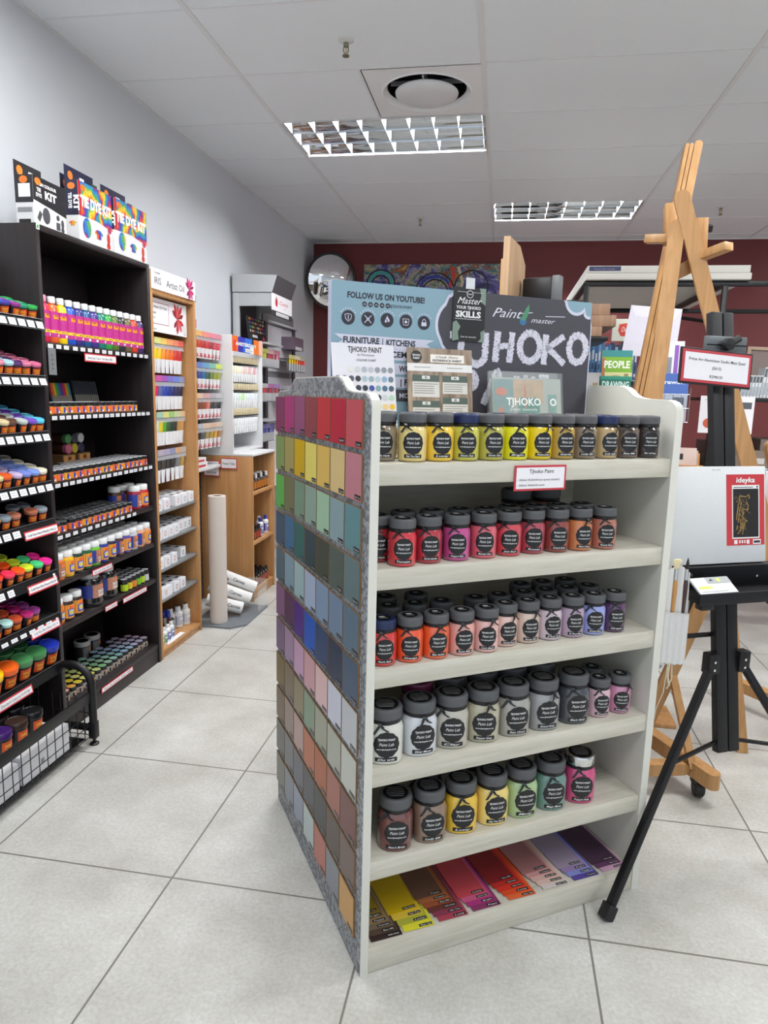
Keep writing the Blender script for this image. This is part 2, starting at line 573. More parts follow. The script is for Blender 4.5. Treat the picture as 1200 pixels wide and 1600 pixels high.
for k in range(-9, 9):
    y = CY + .6 * k
    if YF < y < BY: mb.m(TEE).box(WX, XR, y - .005, y + .005, CEIL - .0025, CEIL + .02)
x = CX + .6; mb.box(x - .006, x + .006, *celly(1), CEIL - .003, CEIL + .02)
mb.m(TEE).box(WX, WX + .022, YF, BY, CEIL - .006, CEIL + .01)
mb.box(WX, XR, BY - .022, BY, CEIL - .006, CEIL + .01)
mb.m(TILE).box(WX - .1, XR + .1, YF, BY + .1, CEIL + .16, CEIL + .2)
struct(mb.build('ceiling', smooth=0))

# louvred strip lights that the room shows
TUBE = emit('lit_fluorescent_tube', 'fbfdff', TUBE_EMISSION)
LOUV = M('f2f4f6', 0.35, 0.0, var=0.01, name='louvre_blade_white')
REFL = M('b4b7bc', 0.04, 1.0, var=0.01, name='polished_reflector')
def troffer(i, k, label):
    x0, x1 = cellx(i); y0, y1 = celly(k)
    t = thing('ceiling_light', label, 'light', ((x0 + x1) / 2, (y0 + y1) / 2, CEIL), 0, 'louvred fluorescent ceiling lights')
    w2, d2, H = .588, .288, .085
    b = MB().m(M('dfe1e3', 0.4, var=0.01))
    b.box(-w2, w2, -d2, d2, H, H + .01)
    for s in (-1, 1):
        b.box(-w2, w2, s * d2 - .003, s * d2 + .003, -.004, H)
        b.box(s * w2 - .003, s * w2 + .003, -d2, d2, -.004, H)
    b.build('housing', t, 0)
    n = 3
    pw = 2 * d2 / n
    for j in range(n):
        yc = -d2 + pw * (j + .5)
        for s in (-1, 1):       # curved reflector on each side of each tube
            pts = []
            for q in range(7):
                a = q / 6
                pts.append((yc + s * (pw / 2 - .002 - .052 * a ** 1.7), .002 + .06 * a))
            rb = MB().m(REFL)
            vs = [(-w2 + .004, y, z) for y, z in pts] + [(w2 - .004, y, z) for y, z in pts]
            m_ = len(pts)
            rb.add(vs, [(q, q + 1, q + 1 + m_, q + m_) if s < 0 else (q, q + m_, q + m_ + 1, q + 1) for q in range(m_ - 1)])
            rb.build('reflector', t)
        tb = MB().m(TUBE)
        tb.tube([(-w2 + .03, yc, .062), (w2 - .03, yc, .062)], .013, 10)
        tb.build('lamp_tube', t)
        for q in range(9):
            x = -w2 + .012 + (2 * w2 - .024) * q / 8
            lb = MB().m(LOUV)
            top, yb, yt = .011, pw / 2 - .006, .030
            vs = []
            for s in (-1, 1):
                vs += [(x + s * .0012, yc - yb, .002), (x + s * .0012, yc + yb, .002), (x + s * top, yc + yt, .05), (x + s * top, yc - yt, .05)]
            lb.add(vs, [(0, 3, 2, 1), (4, 5, 6, 7), (0, 1, 5, 4), (3, 7, 6, 2), (0, 4, 7, 3), (1, 2, 6, 5)])
            lb.build('louvre_blade', t, 0)
troffer(0, 2, 'louvred fluorescent ceiling light next to the round air diffuser')
troffer(1, 5, 'louvred fluorescent ceiling light farther into the shop above the maroon wall')

# the shop's other ceiling panels, outside the photographed view
for n_, (i, k) in enumerate(OUT_LAMPS):
    x0, x1 = cellx(i); y0, y1 = celly(k)
    ld = bpy.data.lights.new('panel_lamp', 'AREA')
    ld.shape = 'RECTANGLE'; ld.size = 1.1; ld.size_y = .5; ld.energy = LAMP_POWER * (.65 if k < -3 else 1.12)
    ld.color = (1.0, 0.995, 0.985)
    lo = bpy.data.objects.new('panel_lamp', ld)
    COL.objects.link(lo)
    lo.location = ((x0 + x1) / 2, (y0 + y1) / 2, CEIL + .03)
    fb = MB().m(M('dfe1e3', 0.4, var=0.01))
    fb.box(x0 + .012, x1 - .012, y0 + .012, y1 - .012, CEIL + .05, CEIL + .06)
    for a, b_, c_, d_ in ((x0 + .006, x1 - .006, y0 + .006, y0 + .02), (x0 + .006, x1 - .006, y1 - .02, y1 - .006), (x0 + .006, x0 + .02, y0 + .006, y1 - .006), (x1 - .02, x1 - .006, y0 + .006, y1 - .006)):
        fb.box(a, b_, c_, d_, CEIL - .002, CEIL + .05)
    tag(struct(fb.build('trim_%d' % (n_ + 1), None, 0)))

# round air diffuser in its square panel
x0, x1 = CX + .6, CX + 1.2; y0, y1 = celly(1)
t = thing('air_diffuser', 'round white air diffuser set in a square ceiling panel beside the louvred light', 'air vent', ((x0 + x1) / 2, (y0 + y1) / 2, CEIL))
PAN = M('e9eaeb', 0.35, var=0.01)
b = MB().m(PAN)
sq = .288
# square panel with a round opening
ring = [(.235 * cos(2 * pi * q / 48), .235 * sin(2 * pi * q / 48)) for q in range(48)]
def onsq(a):
    c_, s_ = cos(a), sin(a); k_ = sq / max(abs(c_), abs(s_)); return (c_ * k_, s_ * k_)
outer = [onsq(2 * pi * q / 48) for q in range(48)]
vs = [(x, y, -.002) for x, y in outer] + [(x, y, -.002) for x, y in ring]
b.add(vs, [(q, q + 48, (q + 1) % 48 + 48, (q + 1) % 48) for q in range(48)])
b.build('panel', t, 0)
b = MB().m(PAN)
b.lathe([(.236, -.002), (.228, -.007), (.214, .004), (.205, .02)][::-1], 48, caps=False)
b.v = b.v; b.build('cone', t)
b = MB().m(BLACK); b.lathe([(.205, .019), (.205, .14), (.0, .141)], 40, caps=False); b.build('duct', t)
b = MB().m(M('d9dadc', 0.3, var=0.01)); b.lathe([(.0, -.030), (.09, -.029), (.14, -.023), (.162, -.012), (.164, -.004), (.156, .002), (.0, .003)], 48); b.build('disc', t)
b = MB().m(M('9a9c9e', .4)); b.box(-.19, .19, -.004, .004, .04, .06); b.box(-.004, .004, -.19, .19, .0, .06); b.build('bracket', t, 0)
# sprinklers
def sprinkler(x, y, label):
    t = thing('fire_sprinkler', label, 'sprinkler', (x, y, CEIL), 0, 'ceiling sprinklers')
    b = MB().m(M('d6d6d2', .35)); b.lathe([(.0, -.014), (.016, -.014), (.034, -.006), (.037, -.0001)], 28); b.build('escutcheon', t)
    b = MB().m(M('8d8a78', .35, .8)); b.lathe([(.010, -.03), (.012, -.026), (.012, -.012)], 14)
    for s in (-1, 1): b.tube([(s * .010, 0, -.028), (s * .011, 0, -.045), (s * .004, 0, -.06)], .0025, 6)
    b.lathe([(.0, -.068), (.016, -.068), (.016, -.064), (.0, -.062)], 16); b.build('head', t)
    b = MB().m(M('c9b04a', .2, 0, .5)); b.tube([(0, 0, -.03), (0, 0, -.058)], .003, 8); b.build('glass_bulb', t)
sprinkler(-.767, 3.278, 'white ceiling sprinkler on the tile in front of the air diffuser')
sprinkler(-.80, 6.394, 'small white ceiling sprinkler over the convex mirror corner')
sprinkler(1.643, 6.194, 'small white ceiling sprinkler beyond the tall wooden easel')

# ------------------------------------------------------------------ paint display stand (turned 32 degrees)
TH = radians(32.3)
D0 = Vector((-0.276, 1.465, 0))
DU, DV = Vector((cos(TH), sin(TH), 0)), Vector((-sin(TH), cos(TH), 0))
def D(u, v, z=0.0): return D0 + DU * u + DV * v + Vector((0, 0, z))
DW, DD = .887, .83
stand = thing('paint_display_stand', 'cream painted shop stand with jar shelves and a side covered in colour chips', 'display stand', D(0, 0), TH)
def panel_profile():
    # (distance back from the front, height) of one side's outline, symmetrical about the middle
    half = [(0, 0), (0, 1.405), (.006, 1.421), (.018, 1.431), (.035, 1.436), (.12, 1.438), (.15, 1.442), (.168, 1.449), (.185, 1.461), (.20, 1.469), (.225, 1.474), (.37, 1.475)]
    return half + [(DD - a, z) for a, z in reversed(half)]
pp = panel_profile()
mb = MB().m(CREAMS)
fr = Frame((0, 0, 0), (0, 1, 0), (0, 0, 1))       # normal +X
mb.prism(pp, .0015, .022, fr)
mb.m(SQUIG).prism([(a + (.004 if a < .4 else -.004), z - (.003 if z > .1 else 0)) for a, z in pp], 0, .0015, fr)
mb.build('side_panel', stand, 25)
mb = MB().m(CREAMS).prism(pp, .862, .887, fr)
mb.build('side_panel', stand, 25)
SHELF_Z = [1.283, 1.043, .805, .555, .306]
for z in SHELF_Z:
    mb = MB().m(CREAM)
    mb.rbox(.022, .862, .012, .40, z - .018, z, .002)
    mb.rbox(.022, .862, .004, .03, z - .05, z - .0005, .003)
    mb.build('shelf', stand, 25)
mb = MB().m(CREAM)
mb.rbox(.022, .862, .008, .40, .05, .07, .002); mb.rbox(.022, .862, .002, .02, .0, .0695, .003)
mb.build('base_shelf', stand, 25)
mb = MB().m(CREAM); mb.box(.022, .862, .40, .415, .05, 1.283); mb.build('divider_panel', stand, 0)
mb = MB().m(CREAM); mb.rbox(.022, .862, .415, DD - .01, 1.265, 1.283, .002); mb.box(.022, .862, DD - .03, DD - .006, 1.23, 1.282); mb.build('shelf', stand, 25)
for z in SHELF_Z[1:] + [.07]:
    mb = MB().m(CREAM); mb.rbox(.022, .862, .416, DD - .01, z - .018, z, .002); mb.build('shelf', stand, 25)

# colour chips: painted boards with a black name strip
CHIP = '''8a3a66 b63c80 9c557e 98474f d13a40 c52540 d05a63
8aa363 aea362 dcb30c f0df70 e8c061 e5c88b cb858f
62bb54 787a55 7a9a82 93ad9c a6cbab 8da9ae 649499
34566d 336e98 266a69 28474f 424d40 56645e 697f81
566f7b 88a5b6 a6c1c4 aebdd6 889fba 7b8fa9 657a8b
90678b 623f5f 58338a 265fc2 304a72 2a3953 495d75
88708e ae90b0 d2a5c4 d8a4ad e9c2c1 d4d5e3 c7cace
826d42 82705e 95886a 879e86 a6a794 b4b6a8 cbccc2
7b6552 9f8b7f bf9f99 c17254 b46440 aa6a5c 7b4e4c
6e6e6e 7b7d80 6b6f78 53565c 44464a 5f524c 78655f
83837b 8b919c 98a0b2 becac9 c1786b 8d9198 d0a061'''.split('\n')
EDGE = M('8a6a45', .6)
chip_meshes = []
NAMES = ['Hulle Huttie', 'Nat Toe', 'Lusty', 'Sissie Sop', 'Bright', 'Poppy', 'Tomato', 'Baas Mik']
frs = Frame((-.004, 0, 0), (0, -1, 0), (0, 0, 1))   # faces -X
for q in range(len(NAMES)):
    mb = MB().m(EDGE).box(-.004, 0, -.055, .055, 0, .110)
    mb.m(M('888888', .45))
    mb.rect(-.0535, .0535, .0012, .1088, frs, .0003)
    mb.m(M('19191b', .5)).rect(.012, .050, .005, .016, frs, .0007)
    mb.m(WHITE).text(NAMES[q], .031, .0075, .0055, frs, .001, width=.03, shear=.25)
    chip_meshes.append(mb.mesh('colour_chip', 0))
EDGES = [.8335, .727, .616, .5025, .389, .2755, .162, .0485]
for r, row in enumerate(CHIP):
    for c, h in enumerate(row.split()):
        s_ = .832 - .1135 * c - .0568
        o = link('colour_chip', chip_meshes[(r * 7 + c * 3) % 8], stand)
        dy = random.uniform(-.0015, .0015)
        o.location = (-.0003, s_, 1.312 - .1232 * r - .005 * (c == 0) + dy)
        recolour(o, 1, M(h, .42, var=.015))
        if h in ('8d9198', '8b919c'): o['label'] = 'plain grey colour chip'

# ---- paint jars
LIDM = M('56575a', .55, 0, var=.03)
LIDB = M('1f2b52', .35, .1)
STICK = M('0e0e10', .75, spec=.15)
LABK = M('17171a', .42)
GLASSN = M('1d1c1e', .08, 0, 1)
RIB = M('17181b', .45)
def jar_proto(R, hb, hl, squ, big):
    """body, lid, label, ribbon; R body radius, hb body height to the shoulder, hl lid height"""
    P = {}
    k = R / .034
    nz = hb + .014 * k
    P['top'] = nz + .004 + hl
    mb = MB().m(M('888888', .16, 0, 1, var=.01))
    mb.lathe([(R * .85, 0), (R * .95, .0015), (R, .007 * k), (R, hb - .012), (R * .985, hb - .005), (R * .94, hb), (R * .86, hb + .006 * k)], 40, sq=squ)
    mb.m(GLASSN).lathe([(R * .86, hb + .0058 * k), (R * .82, hb + .010 * k), (R * .82, nz + .006)], 32)
    P['body'] = mb.mesh('jar_body', 50)
    rl = R * .94
    mb = MB().m(LIDM)
    # ribbed skirt
    seg = 72
    prof = [(rl * .985, nz), (rl, nz + .002), (rl, nz + hl * .72), (rl * .985, nz + hl * .86), (rl * .93, nz + hl)]
    vs, fs = [], []
    for j, (r, z) in enumerate(prof):
        for i in range(seg):
            t = 2 * pi * i / seg
            rr = r * (1 - (.012 if i % 2 and 0 < j < 3 else 0))
            vs.append((rr * cos(t), rr * sin(t), z))
    for j in range(len(prof) - 1):
        for i in range(seg):
            a, b_ = j * seg + i, j * seg + (i + 1) % seg
            fs.append((a, b_, b_ + seg, a + seg))
    mb.add(vs, fs)
    mb.lathe([(rl * .93, nz + hl - .0002), (rl * .86, nz + hl + .0006), (rl * .82, nz + hl - .0012), (0, nz + hl - .0012)], 36)
    mb.m(STICK)
    f = face_up(nz + hl - .0012)
    mb.disc(0, 0, rl * (.76 if big else .6), f, .0021, 28)
    mb.m(M('b9b9bc', .7, spec=.2))
    if big:
        for q in range(6):
            y = rl * (.46 - .18 * q); hw = math.sqrt(max(.0, (.7 * rl) ** 2 - y * y))
            mb.rect(-hw * .8, hw * .75, y, y + rl * .035, f, .0026)
    else:
        mb.disc(-rl * .08, rl * .12, rl * .25, f, .0026, 16, rl * .14)
        mb.rect(-rl * .3, rl * .3, -rl * .22, -rl * .16, f, .0026)
    P['lid'] = mb.mesh('jar_lid', 40)
    w_ = wrap_cyl(R + .0003, sq=squ)
    mb = MB().m(LABK)
    zc = hb * .565
    rad = .0238 * k if not big else .0305
    n_ = 96
    cx_ = .0
    # scalloped badge built as a fine fan so that it can follow the glass
    rings = 5
    vs = [w_(cx_, zc, .0004)]; fs = []
    for j in range(1, rings + 1):
        for i in range(n_):
            t = 2 * pi * i / n_
            rr = rad * j / rings * (1 + .045 * abs(cos(6 * t)) - .02)
            vs.append(w_(cx_ + rr * cos(t), zc + rr * 1.06 * sin(t), .0004))
    for i in range(n_): fs.append((0, 1 + i, 1 + (i + 1) % n_))
    for j in range(rings - 1):
        for i in range(n_):
            a, b_ = 1 + j * n_ + i, 1 + j * n_ + (i + 1) % n_
            fs.append((a, a + n_, b_ + n_, b_))
    mb.add(vs, fs)
    mb.m(M('f0f0f0', .5))
    mb.text('TJHOKO PAINT', cx_, zc + rad * .36, rad * .17, w_, .0009, width=rad * 1.35, bold=.02)
    mb.text('Paint Lab', cx_, zc - rad * .08, rad * .26, w_, .0009, width=rad * 1.15, shear=.35)
    mb.text('www.tjhokopaint.co.za', cx_, zc - rad * .42, rad * .12, w_, .0009, width=rad * 1.5, bold=.02)
    P['label'] = mb.mesh('jar_label', 0)
    mb = MB().m(RIB)
    mb.lathe([(R * .865, hb + .0045 * k), (R * .905, hb + .0065 * k), (R * .905, nz - .001), (R * .86, nz)], 36)
    def strip(pts, wd):
        vs = []
        for (x, y, z) in pts:
            vs += [(x - wd / 2, y, z), (x + wd / 2, y, z), (x + wd / 2, y + .0008, z), (x - wd / 2, y + .0008, z)]
        m_ = len(pts)
        fs = [(0, 1, 2, 3), tuple(4 * (m_ - 1) + q for q in (3, 2, 1, 0))]
        for i in range(m_ - 1):
            for q in range(4): fs.append((4 * i + q, 4 * i + (q + 1) % 4, 4 * i + 4 + (q + 1) % 4, 4 * i + 4 + q)[::-1])
        mb.add(vs, fs)
    yb = -R * 1.03
    zn = hb + .009 * k
    def bow(dx):
        strip([(dx, yb + .002, zn), (dx - .006 * k, yb - .002, zn - .008 * k), (dx - .013 * k, yb - .002, zn - .018 * k)], .0055 * k)
        strip([(dx, yb + .002, zn), (dx + .005 * k, yb - .003, zn - .007 * k), (dx + .014 * k, yb - .001, zn - .013 * k)], .0055 * k)
        strip([(dx - .004 * k, yb, zn + .003 * k), (dx, yb - .004, zn - .001 * k), (dx + .004 * k, yb, zn - .004 * k)], .007 * k)
    bow(random.uniform(-.01, .004) * k)
    P['ribbon'] = mb.mesh('ribbon', 40)
    mb2 = mb
    mb = MB().m(RIB); mb.v, mb.f, mb.mi = list(mb2.v[:144]), list(mb2.f[:110]), list(mb2.mi[:110])
    def strip2(pts, wd):
        pass
    P['R'] = R; P['hb'] = hb; P['zc'] = zc; P['rad'] = rad
    return P
J250 = jar_proto(.0338, .074, .021, 0, False)
J500 = jar_proto(.045, .092, .026, .35, True)
_nt = {}
def name_strip(P, text):
    key = (P['R'], text)
    if key not in _nt:
        w_ = wrap_cyl(P['R'] + .0003, sq=.35 if P is J500 else 0)
        hw, h = P['rad'] * .86, P['rad'] * .34
        z0 = max(.004, P['zc'] - P['rad'] * 1.06 - h * 1.0)
        mb = MB().m(LABK).rect(-hw, hw, z0, z0 + h, w_, .0005, 10)
        mb.m(M('f0f0f0', .5)).text(text, 0, z0 + h * .27, h * .5, w_, .001, width=hw * 1.55, shear=.3, bold=.012)
        _nt[key] = mb.mesh('name_label', 0)
    return _nt[key]
JARN = 0
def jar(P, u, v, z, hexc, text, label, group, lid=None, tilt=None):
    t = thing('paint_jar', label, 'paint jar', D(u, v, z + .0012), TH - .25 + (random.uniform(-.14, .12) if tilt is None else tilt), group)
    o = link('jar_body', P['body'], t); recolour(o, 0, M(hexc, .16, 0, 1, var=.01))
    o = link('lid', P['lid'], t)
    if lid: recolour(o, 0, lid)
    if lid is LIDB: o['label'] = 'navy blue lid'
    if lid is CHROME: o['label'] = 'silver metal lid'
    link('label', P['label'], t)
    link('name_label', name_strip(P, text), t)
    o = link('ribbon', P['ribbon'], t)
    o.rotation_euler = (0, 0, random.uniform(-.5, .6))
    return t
R1 = [(0.0565, '8b7e6c', 'Hulle Huttie', 'taupe'), (0.1210, 'e3cd84', 'Nat Toe Sand', 'pale straw'), (0.1900, 'ecc641', 'Lusty', 'warm yellow'), (0.2590, 'c3be4e', 'Sissie Sop', 'lime green'),
      (0.3280, 'b5ae4b', 'Sissie Sop', 'olive lime'), (0.3970, 'e3de1e', 'Bright', 'lemon yellow'), (0.4660, 'dfc30f', 'Pietersielie', 'golden yellow'), (0.5350, 'b3933f', "Shandy's Beer", 'mustard'),
      (0.6040, '80705c', 'Lady Elli', 'grey brown'), (0.6730, 'b3986a', 'Lady Light', 'sandy tan'), (0.7420, '645449', 'Baas Mik', 'dark brown'), (0.8110, '382a28', 'Bar of Soap', 'near black brown')]
for i, (u, h, nm, cn) in enumerate(R1):
    navy = i in (3, 9)
    jar(J250, u + .0, (.013 if i else .040) + .0345, 1.283, h, nm, '%s paint jar with %s lid, %s along the front of the top shelf' % (cn, 'navy' if navy else 'grey', ORD[i]), 'small jars at the front of the top shelf', LIDB if navy else None)
for i, u in enumerate((.09, .162, .235, .31, .40, .478, .56, .64, .72)):
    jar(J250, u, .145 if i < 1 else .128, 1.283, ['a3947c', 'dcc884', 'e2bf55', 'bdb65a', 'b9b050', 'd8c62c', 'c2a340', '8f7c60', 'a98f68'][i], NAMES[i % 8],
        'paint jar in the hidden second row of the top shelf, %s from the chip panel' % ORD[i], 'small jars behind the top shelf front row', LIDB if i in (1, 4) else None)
R2 = [(.098, .002, 'cb2f3a', 'Tomato', 'bright red'), (.170, .012, 'b02f3e', 'Secret Garden', 'crimson'), (.247, .014, 'be4d8c', "Poppy's Pink", 'magenta pink'), (.323, .016, 'd55f6e', "Melody's Soul", 'coral pink'),
      (.398, .02, 'cc4550', 'Just Red', 'light red'), (.471, .024, 'ad4757', 'Roosa', 'dusky rose'), (.543, .02, '8e3f3b', "Rosie's Rose", 'brick brown'), (.614, .016, 'c6774a', "Nina's Orange", 'burnt orange'), (.690, .012, 'ae6c5a', 'Brandy Rose', 'terracotta')]
for i, (u, v, h, nm, cn) in enumerate(R2):
    jar(J250, u, v + .0345, 1.043, h, nm, '%s paint jar, %s from the chip panel at the front of the second shelf' % (cn, ORD[i]), 'small jars at the front of the second shelf')
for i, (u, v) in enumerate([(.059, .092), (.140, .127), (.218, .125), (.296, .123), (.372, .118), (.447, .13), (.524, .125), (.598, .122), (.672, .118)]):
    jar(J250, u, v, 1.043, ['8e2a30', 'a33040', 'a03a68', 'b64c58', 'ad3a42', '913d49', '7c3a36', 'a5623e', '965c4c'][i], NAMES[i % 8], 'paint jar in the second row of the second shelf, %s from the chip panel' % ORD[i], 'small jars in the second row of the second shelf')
for i, (u, v, h) in enumerate([(.536, .235, '6b3a36'), (.64, .24, '7a4a40')]):
    jar(J500, u, v, 1.043, h, NAMES[i], 'large dark-lidded jar deep on the second shelf, behind the %s jars' % ('brick brown' if i == 0 else 'terracotta'), 'large jars deep on the second shelf')
R3 = [(.0575, .008, 'd23634', "Paul's Red", 'scarlet', 1), (.127, .008, 'e8552a', 'Orange', 'vivid orange', 0), (.197, .007, 'e56135', 'Miss Amber', 'orange red', 0), (.267, .005, 'dda198', 'Rosie Milk', 'salmon pink', 0),
      (.337, .005, 'e0b0ab', "Lise's Blush", 'pale pink', 0), (.4035, .022, 'e0bdb3', 'Namib Rose', 'blush', 0), (.473, .024, 'd3bbae', 'Sandy Skin', 'beige pink', 0), (.543, .024, 'd0bfcb', 'Pure', 'pale lilac', 0),
      (.613, .02, 'b49cb2', 'Viola', 'dusty lilac', 0), (.682, .018, '97a2dc', 'Simply Blue', 'periwinkle blue', 0), (.752, .018, '56325c', 'Grape', 'deep purple', 0)]
for i, (u, v, h, nm, cn, navy) in enumerate(R3):
    jar(J250, u, v + .0345, .805, h, nm, '%s paint jar%s, %s from the chip panel, front of the third shelf' % (cn, ' with navy lid' if navy else '', ORD[i]), 'small jars at the front of the third shelf', LIDB if navy else None)
back3 = [(.11, .130), (.181, .128), (.255, .125), (.355, .124), (.4285, .128), (.508, .128), (.58, .128), (.650, .128), (.722, .126), (.13, .205), (.22, .203), (.545, .20), (.62, .20), (.70, .20)]
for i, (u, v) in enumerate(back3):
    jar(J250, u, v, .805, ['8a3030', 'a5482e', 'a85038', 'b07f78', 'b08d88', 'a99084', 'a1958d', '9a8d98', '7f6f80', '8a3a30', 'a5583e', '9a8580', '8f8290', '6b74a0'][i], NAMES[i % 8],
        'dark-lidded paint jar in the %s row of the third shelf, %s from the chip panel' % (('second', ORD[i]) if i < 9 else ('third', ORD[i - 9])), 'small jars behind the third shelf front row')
R4 = [(.073, .006, 'd1d1c8', 'Du wit', 'off-white'), (.167, .012, 'cdd0d6', 'Silver Moon', 'cool white'), (.2605, .016, 'b6b2a6', 'Clay', 'stone grey'), (.353, .016, 'b0aa94', 'Dapper Grey', 'putty'), (.445, .016, 'a29f99', 'Rain Cloud', 'mid grey'),
      (.540, .016, '949496', 'Grand Grey', 'slate grey'), (.642, .018, '43474e', 'Black Gold', 'charcoal')]
for i, (u, v, h, nm, cn) in enumerate(R4):
    jar(J500, u, v + .0455, .555, h, nm, '%s large paint jar, %s from the chip panel on the fourth shelf' % (cn, ORD[i]), 'large jars on the fourth shelf')
jar(J250, .731, .026 + .0345, .555, 'd9b2be', 'Emma', 'pale pink small jar beside the large charcoal jar on the fourth shelf', 'small jars at the end of the fourth shelf')
jar(J250, .805, .026 + .0345, .555, 'c185a4', 'Violet', 'mauve small jar in the front far corner of the fourth shelf', 'small jars at the end of the fourth shelf')
jar(J250, .762, .128, .555, '6a4a58', 'Violet', 'dark small jar behind the two pink jars on the fourth shelf', 'small jars at the end of the fourth shelf')
for i, (u, v) in enumerate([(.21, .158), (.31, .160), (.41, .161), (.505, .161), (.603, .161)]):
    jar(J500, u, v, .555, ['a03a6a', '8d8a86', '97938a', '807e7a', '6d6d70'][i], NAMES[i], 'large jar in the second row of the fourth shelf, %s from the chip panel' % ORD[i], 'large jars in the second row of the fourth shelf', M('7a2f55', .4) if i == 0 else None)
R5 = [(.112, .016, '6a3833', "Rina's Bruin", 'red brown'), (.207, .016, '8a705f', 'Lady Elli', 'mocha brown'), (.302, .02, 'e5bd38', 'Lusty', 'bright yellow'), (.398, .022, 'ebd178', 'Nat Toe Sand', 'buttery yellow'), (.491, .022, 'a5bf8d', 'Minty', 'pale green'),
      (.588, .022, '678a82', 'Magic Moss', 'sage teal'), (.688, .02, 'ca477a', "Poppy's Pink", 'hot pink')]
for i, (u, v, h, nm, cn) in enumerate(R5):
    jar(J500, u, v + .0455, .306, h, nm, '%s large jar%s, %s from the chip panel on the fifth shelf' % (cn, ' with silver lid' if i == 6 else '', ORD[i]), 'large jars on the fifth shelf', CHROME if i == 6 else None)
for i, (u, v) in enumerate([(.25, .163), (.40, .165), (.66, .163)]):
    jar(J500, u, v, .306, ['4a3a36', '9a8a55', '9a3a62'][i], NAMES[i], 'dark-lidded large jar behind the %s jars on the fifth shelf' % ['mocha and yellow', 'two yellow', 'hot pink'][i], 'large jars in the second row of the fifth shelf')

# ---- fans of painted sample cards on the base shelf
FANS = [
 (.0675, 'mustard to black', ['a38a1c', '8b7344', '9c8260', '7a6a58', '5c4a3e', '3c2c2a'], 'mustard'),
 (.165, 'yellow and lime', ['cfae12', 'e0c040', 'b5b544', 'e6df3a'], 'yellow'),
 (.26, 'brown to plum', ['70503f', 'b06a42', 'a05538', '6d3a34', '8f3f55', 'b0475a'], 'brown'),
 (.368, 'coral to purple', ['c84a55', 'cf5f86', 'b23a80', '8b3a66'], 'coral'),
 (.478, 'deep red to orange', ['8f2228', 'c23028', 'd83a2a', 'e0522c', 'e86a3c'], 'deep red'),
 (.592, 'dusty pink to cream', ['b0787a', 'd09a98', 'dcb3ac', 'e3c4b8', 'd9cfca'], 'dusty pink'),
 (.70, 'lilac to blue', ['a394ab', '9b86b4', '8d94d6', '5b4a9c'], 'lilac'),
 (.805, 'plum to pink', ['4a3048', '6a3f66', 'd3a6c0'], 'plum')]
for u, nm, cols, head in FANS:
    big_u = u
    for k, h in enumerate(cols):
        mb = MB().m(M(h, .4, var=.01))
        L, W_ = .205, .085
        f = Frame((0, 0, 0), (1, 0, 0), (0, 1, 0))
        y0 = 0
        z = .0012 * (len(cols) - k)
        mb.box(-W_ / 2, W_ / 2, 0, L, -.0004, .0004)
        mb.m(M('151517', .45)).rect(.002, .038, .003, .012, f, .0007)
        mb.m(WHITE).text(NAMES[(k + int(u * 50)) % 8], .02, .0048, .0048, f, .0011, width=.03, shear=.25, bold=.01)
        me = mb.mesh('sample_card', 0)
        n_ = len(cols)
        a = -.03 + .035 * (k - n_ / 2) * (-.6 if head in ('deep red', 'dusty pink', 'yellow') else -.15)
        vfront = .004 + (n_ - 1 - k) * .0175 * (1.25 if head == 'yellow' else 1)
        uu = u + (.006 * (k - n_ / 2))
        lab = '%s sample card in the %s fan on the base shelf' % ('topmost ' + head if k == 0 else ORD[k] + ' layer', nm)
        t = thing('sample_card', lab, 'colour card', D(uu, vfront + .012, .0715 + z), TH + a, 'sample card fans on the base shelf', me)

# price sign hung on the top shelf edge
def red_sign(name, label, wd, h, lines, loc, rz, cat='price sign', sizes=None, tiltx=0.0, th=.002, group=None, black=False, align='C'):
    t = thing(name, label, cat, loc, rz, group)
    t.rotation_euler = (tiltx, 0, rz)
    mb = MB()
    if black:
        mb.m(BLACK).rbox(-wd / 2 - .006, wd / 2 + .006, .0, .006, -.006, h + .006, .002)
    b_ = .055 * h if h > .1 else .085 * h
    b_ = max(b_, .0035)
    mb.m(RED).rbox(-wd / 2, wd / 2, -th, 0, 0, h, .0006)
    mb.build('sign_card', t, 0)
    f = face_my(-th)
    mb = MB().m(PAPER).rect(-wd / 2 + b_, wd / 2 - b_, b_, h - b_, f, .0004)
    mb.m(INK)
    for (txt, yy, sz, ww, xx, al) in lines:
        mb.text(txt, xx, yy, sz, f, .0008, width=ww, align=al, bold=.008)
    mb.build('printed_text', t, 0)
    return t
red_sign('price_sign', 'red-bordered paint price sign hanging on the top shelf edge', .150, .062,
    [('Tjhoko Paint', .043, .0095, .072, .002, 'C'), ('250ml: R220.00 (no price sticker)', .0245, .0048, .118, -.062, 'L'), ('500ml: R260.60 each', .0115, .0048, .074, -.062, 'L'), ('.', .0255, .0075, .002, -.067, 'C'), ('.', .0125, .0075, .002, -.067, 'C')],
    D(.446, .0015, 1.211), TH)

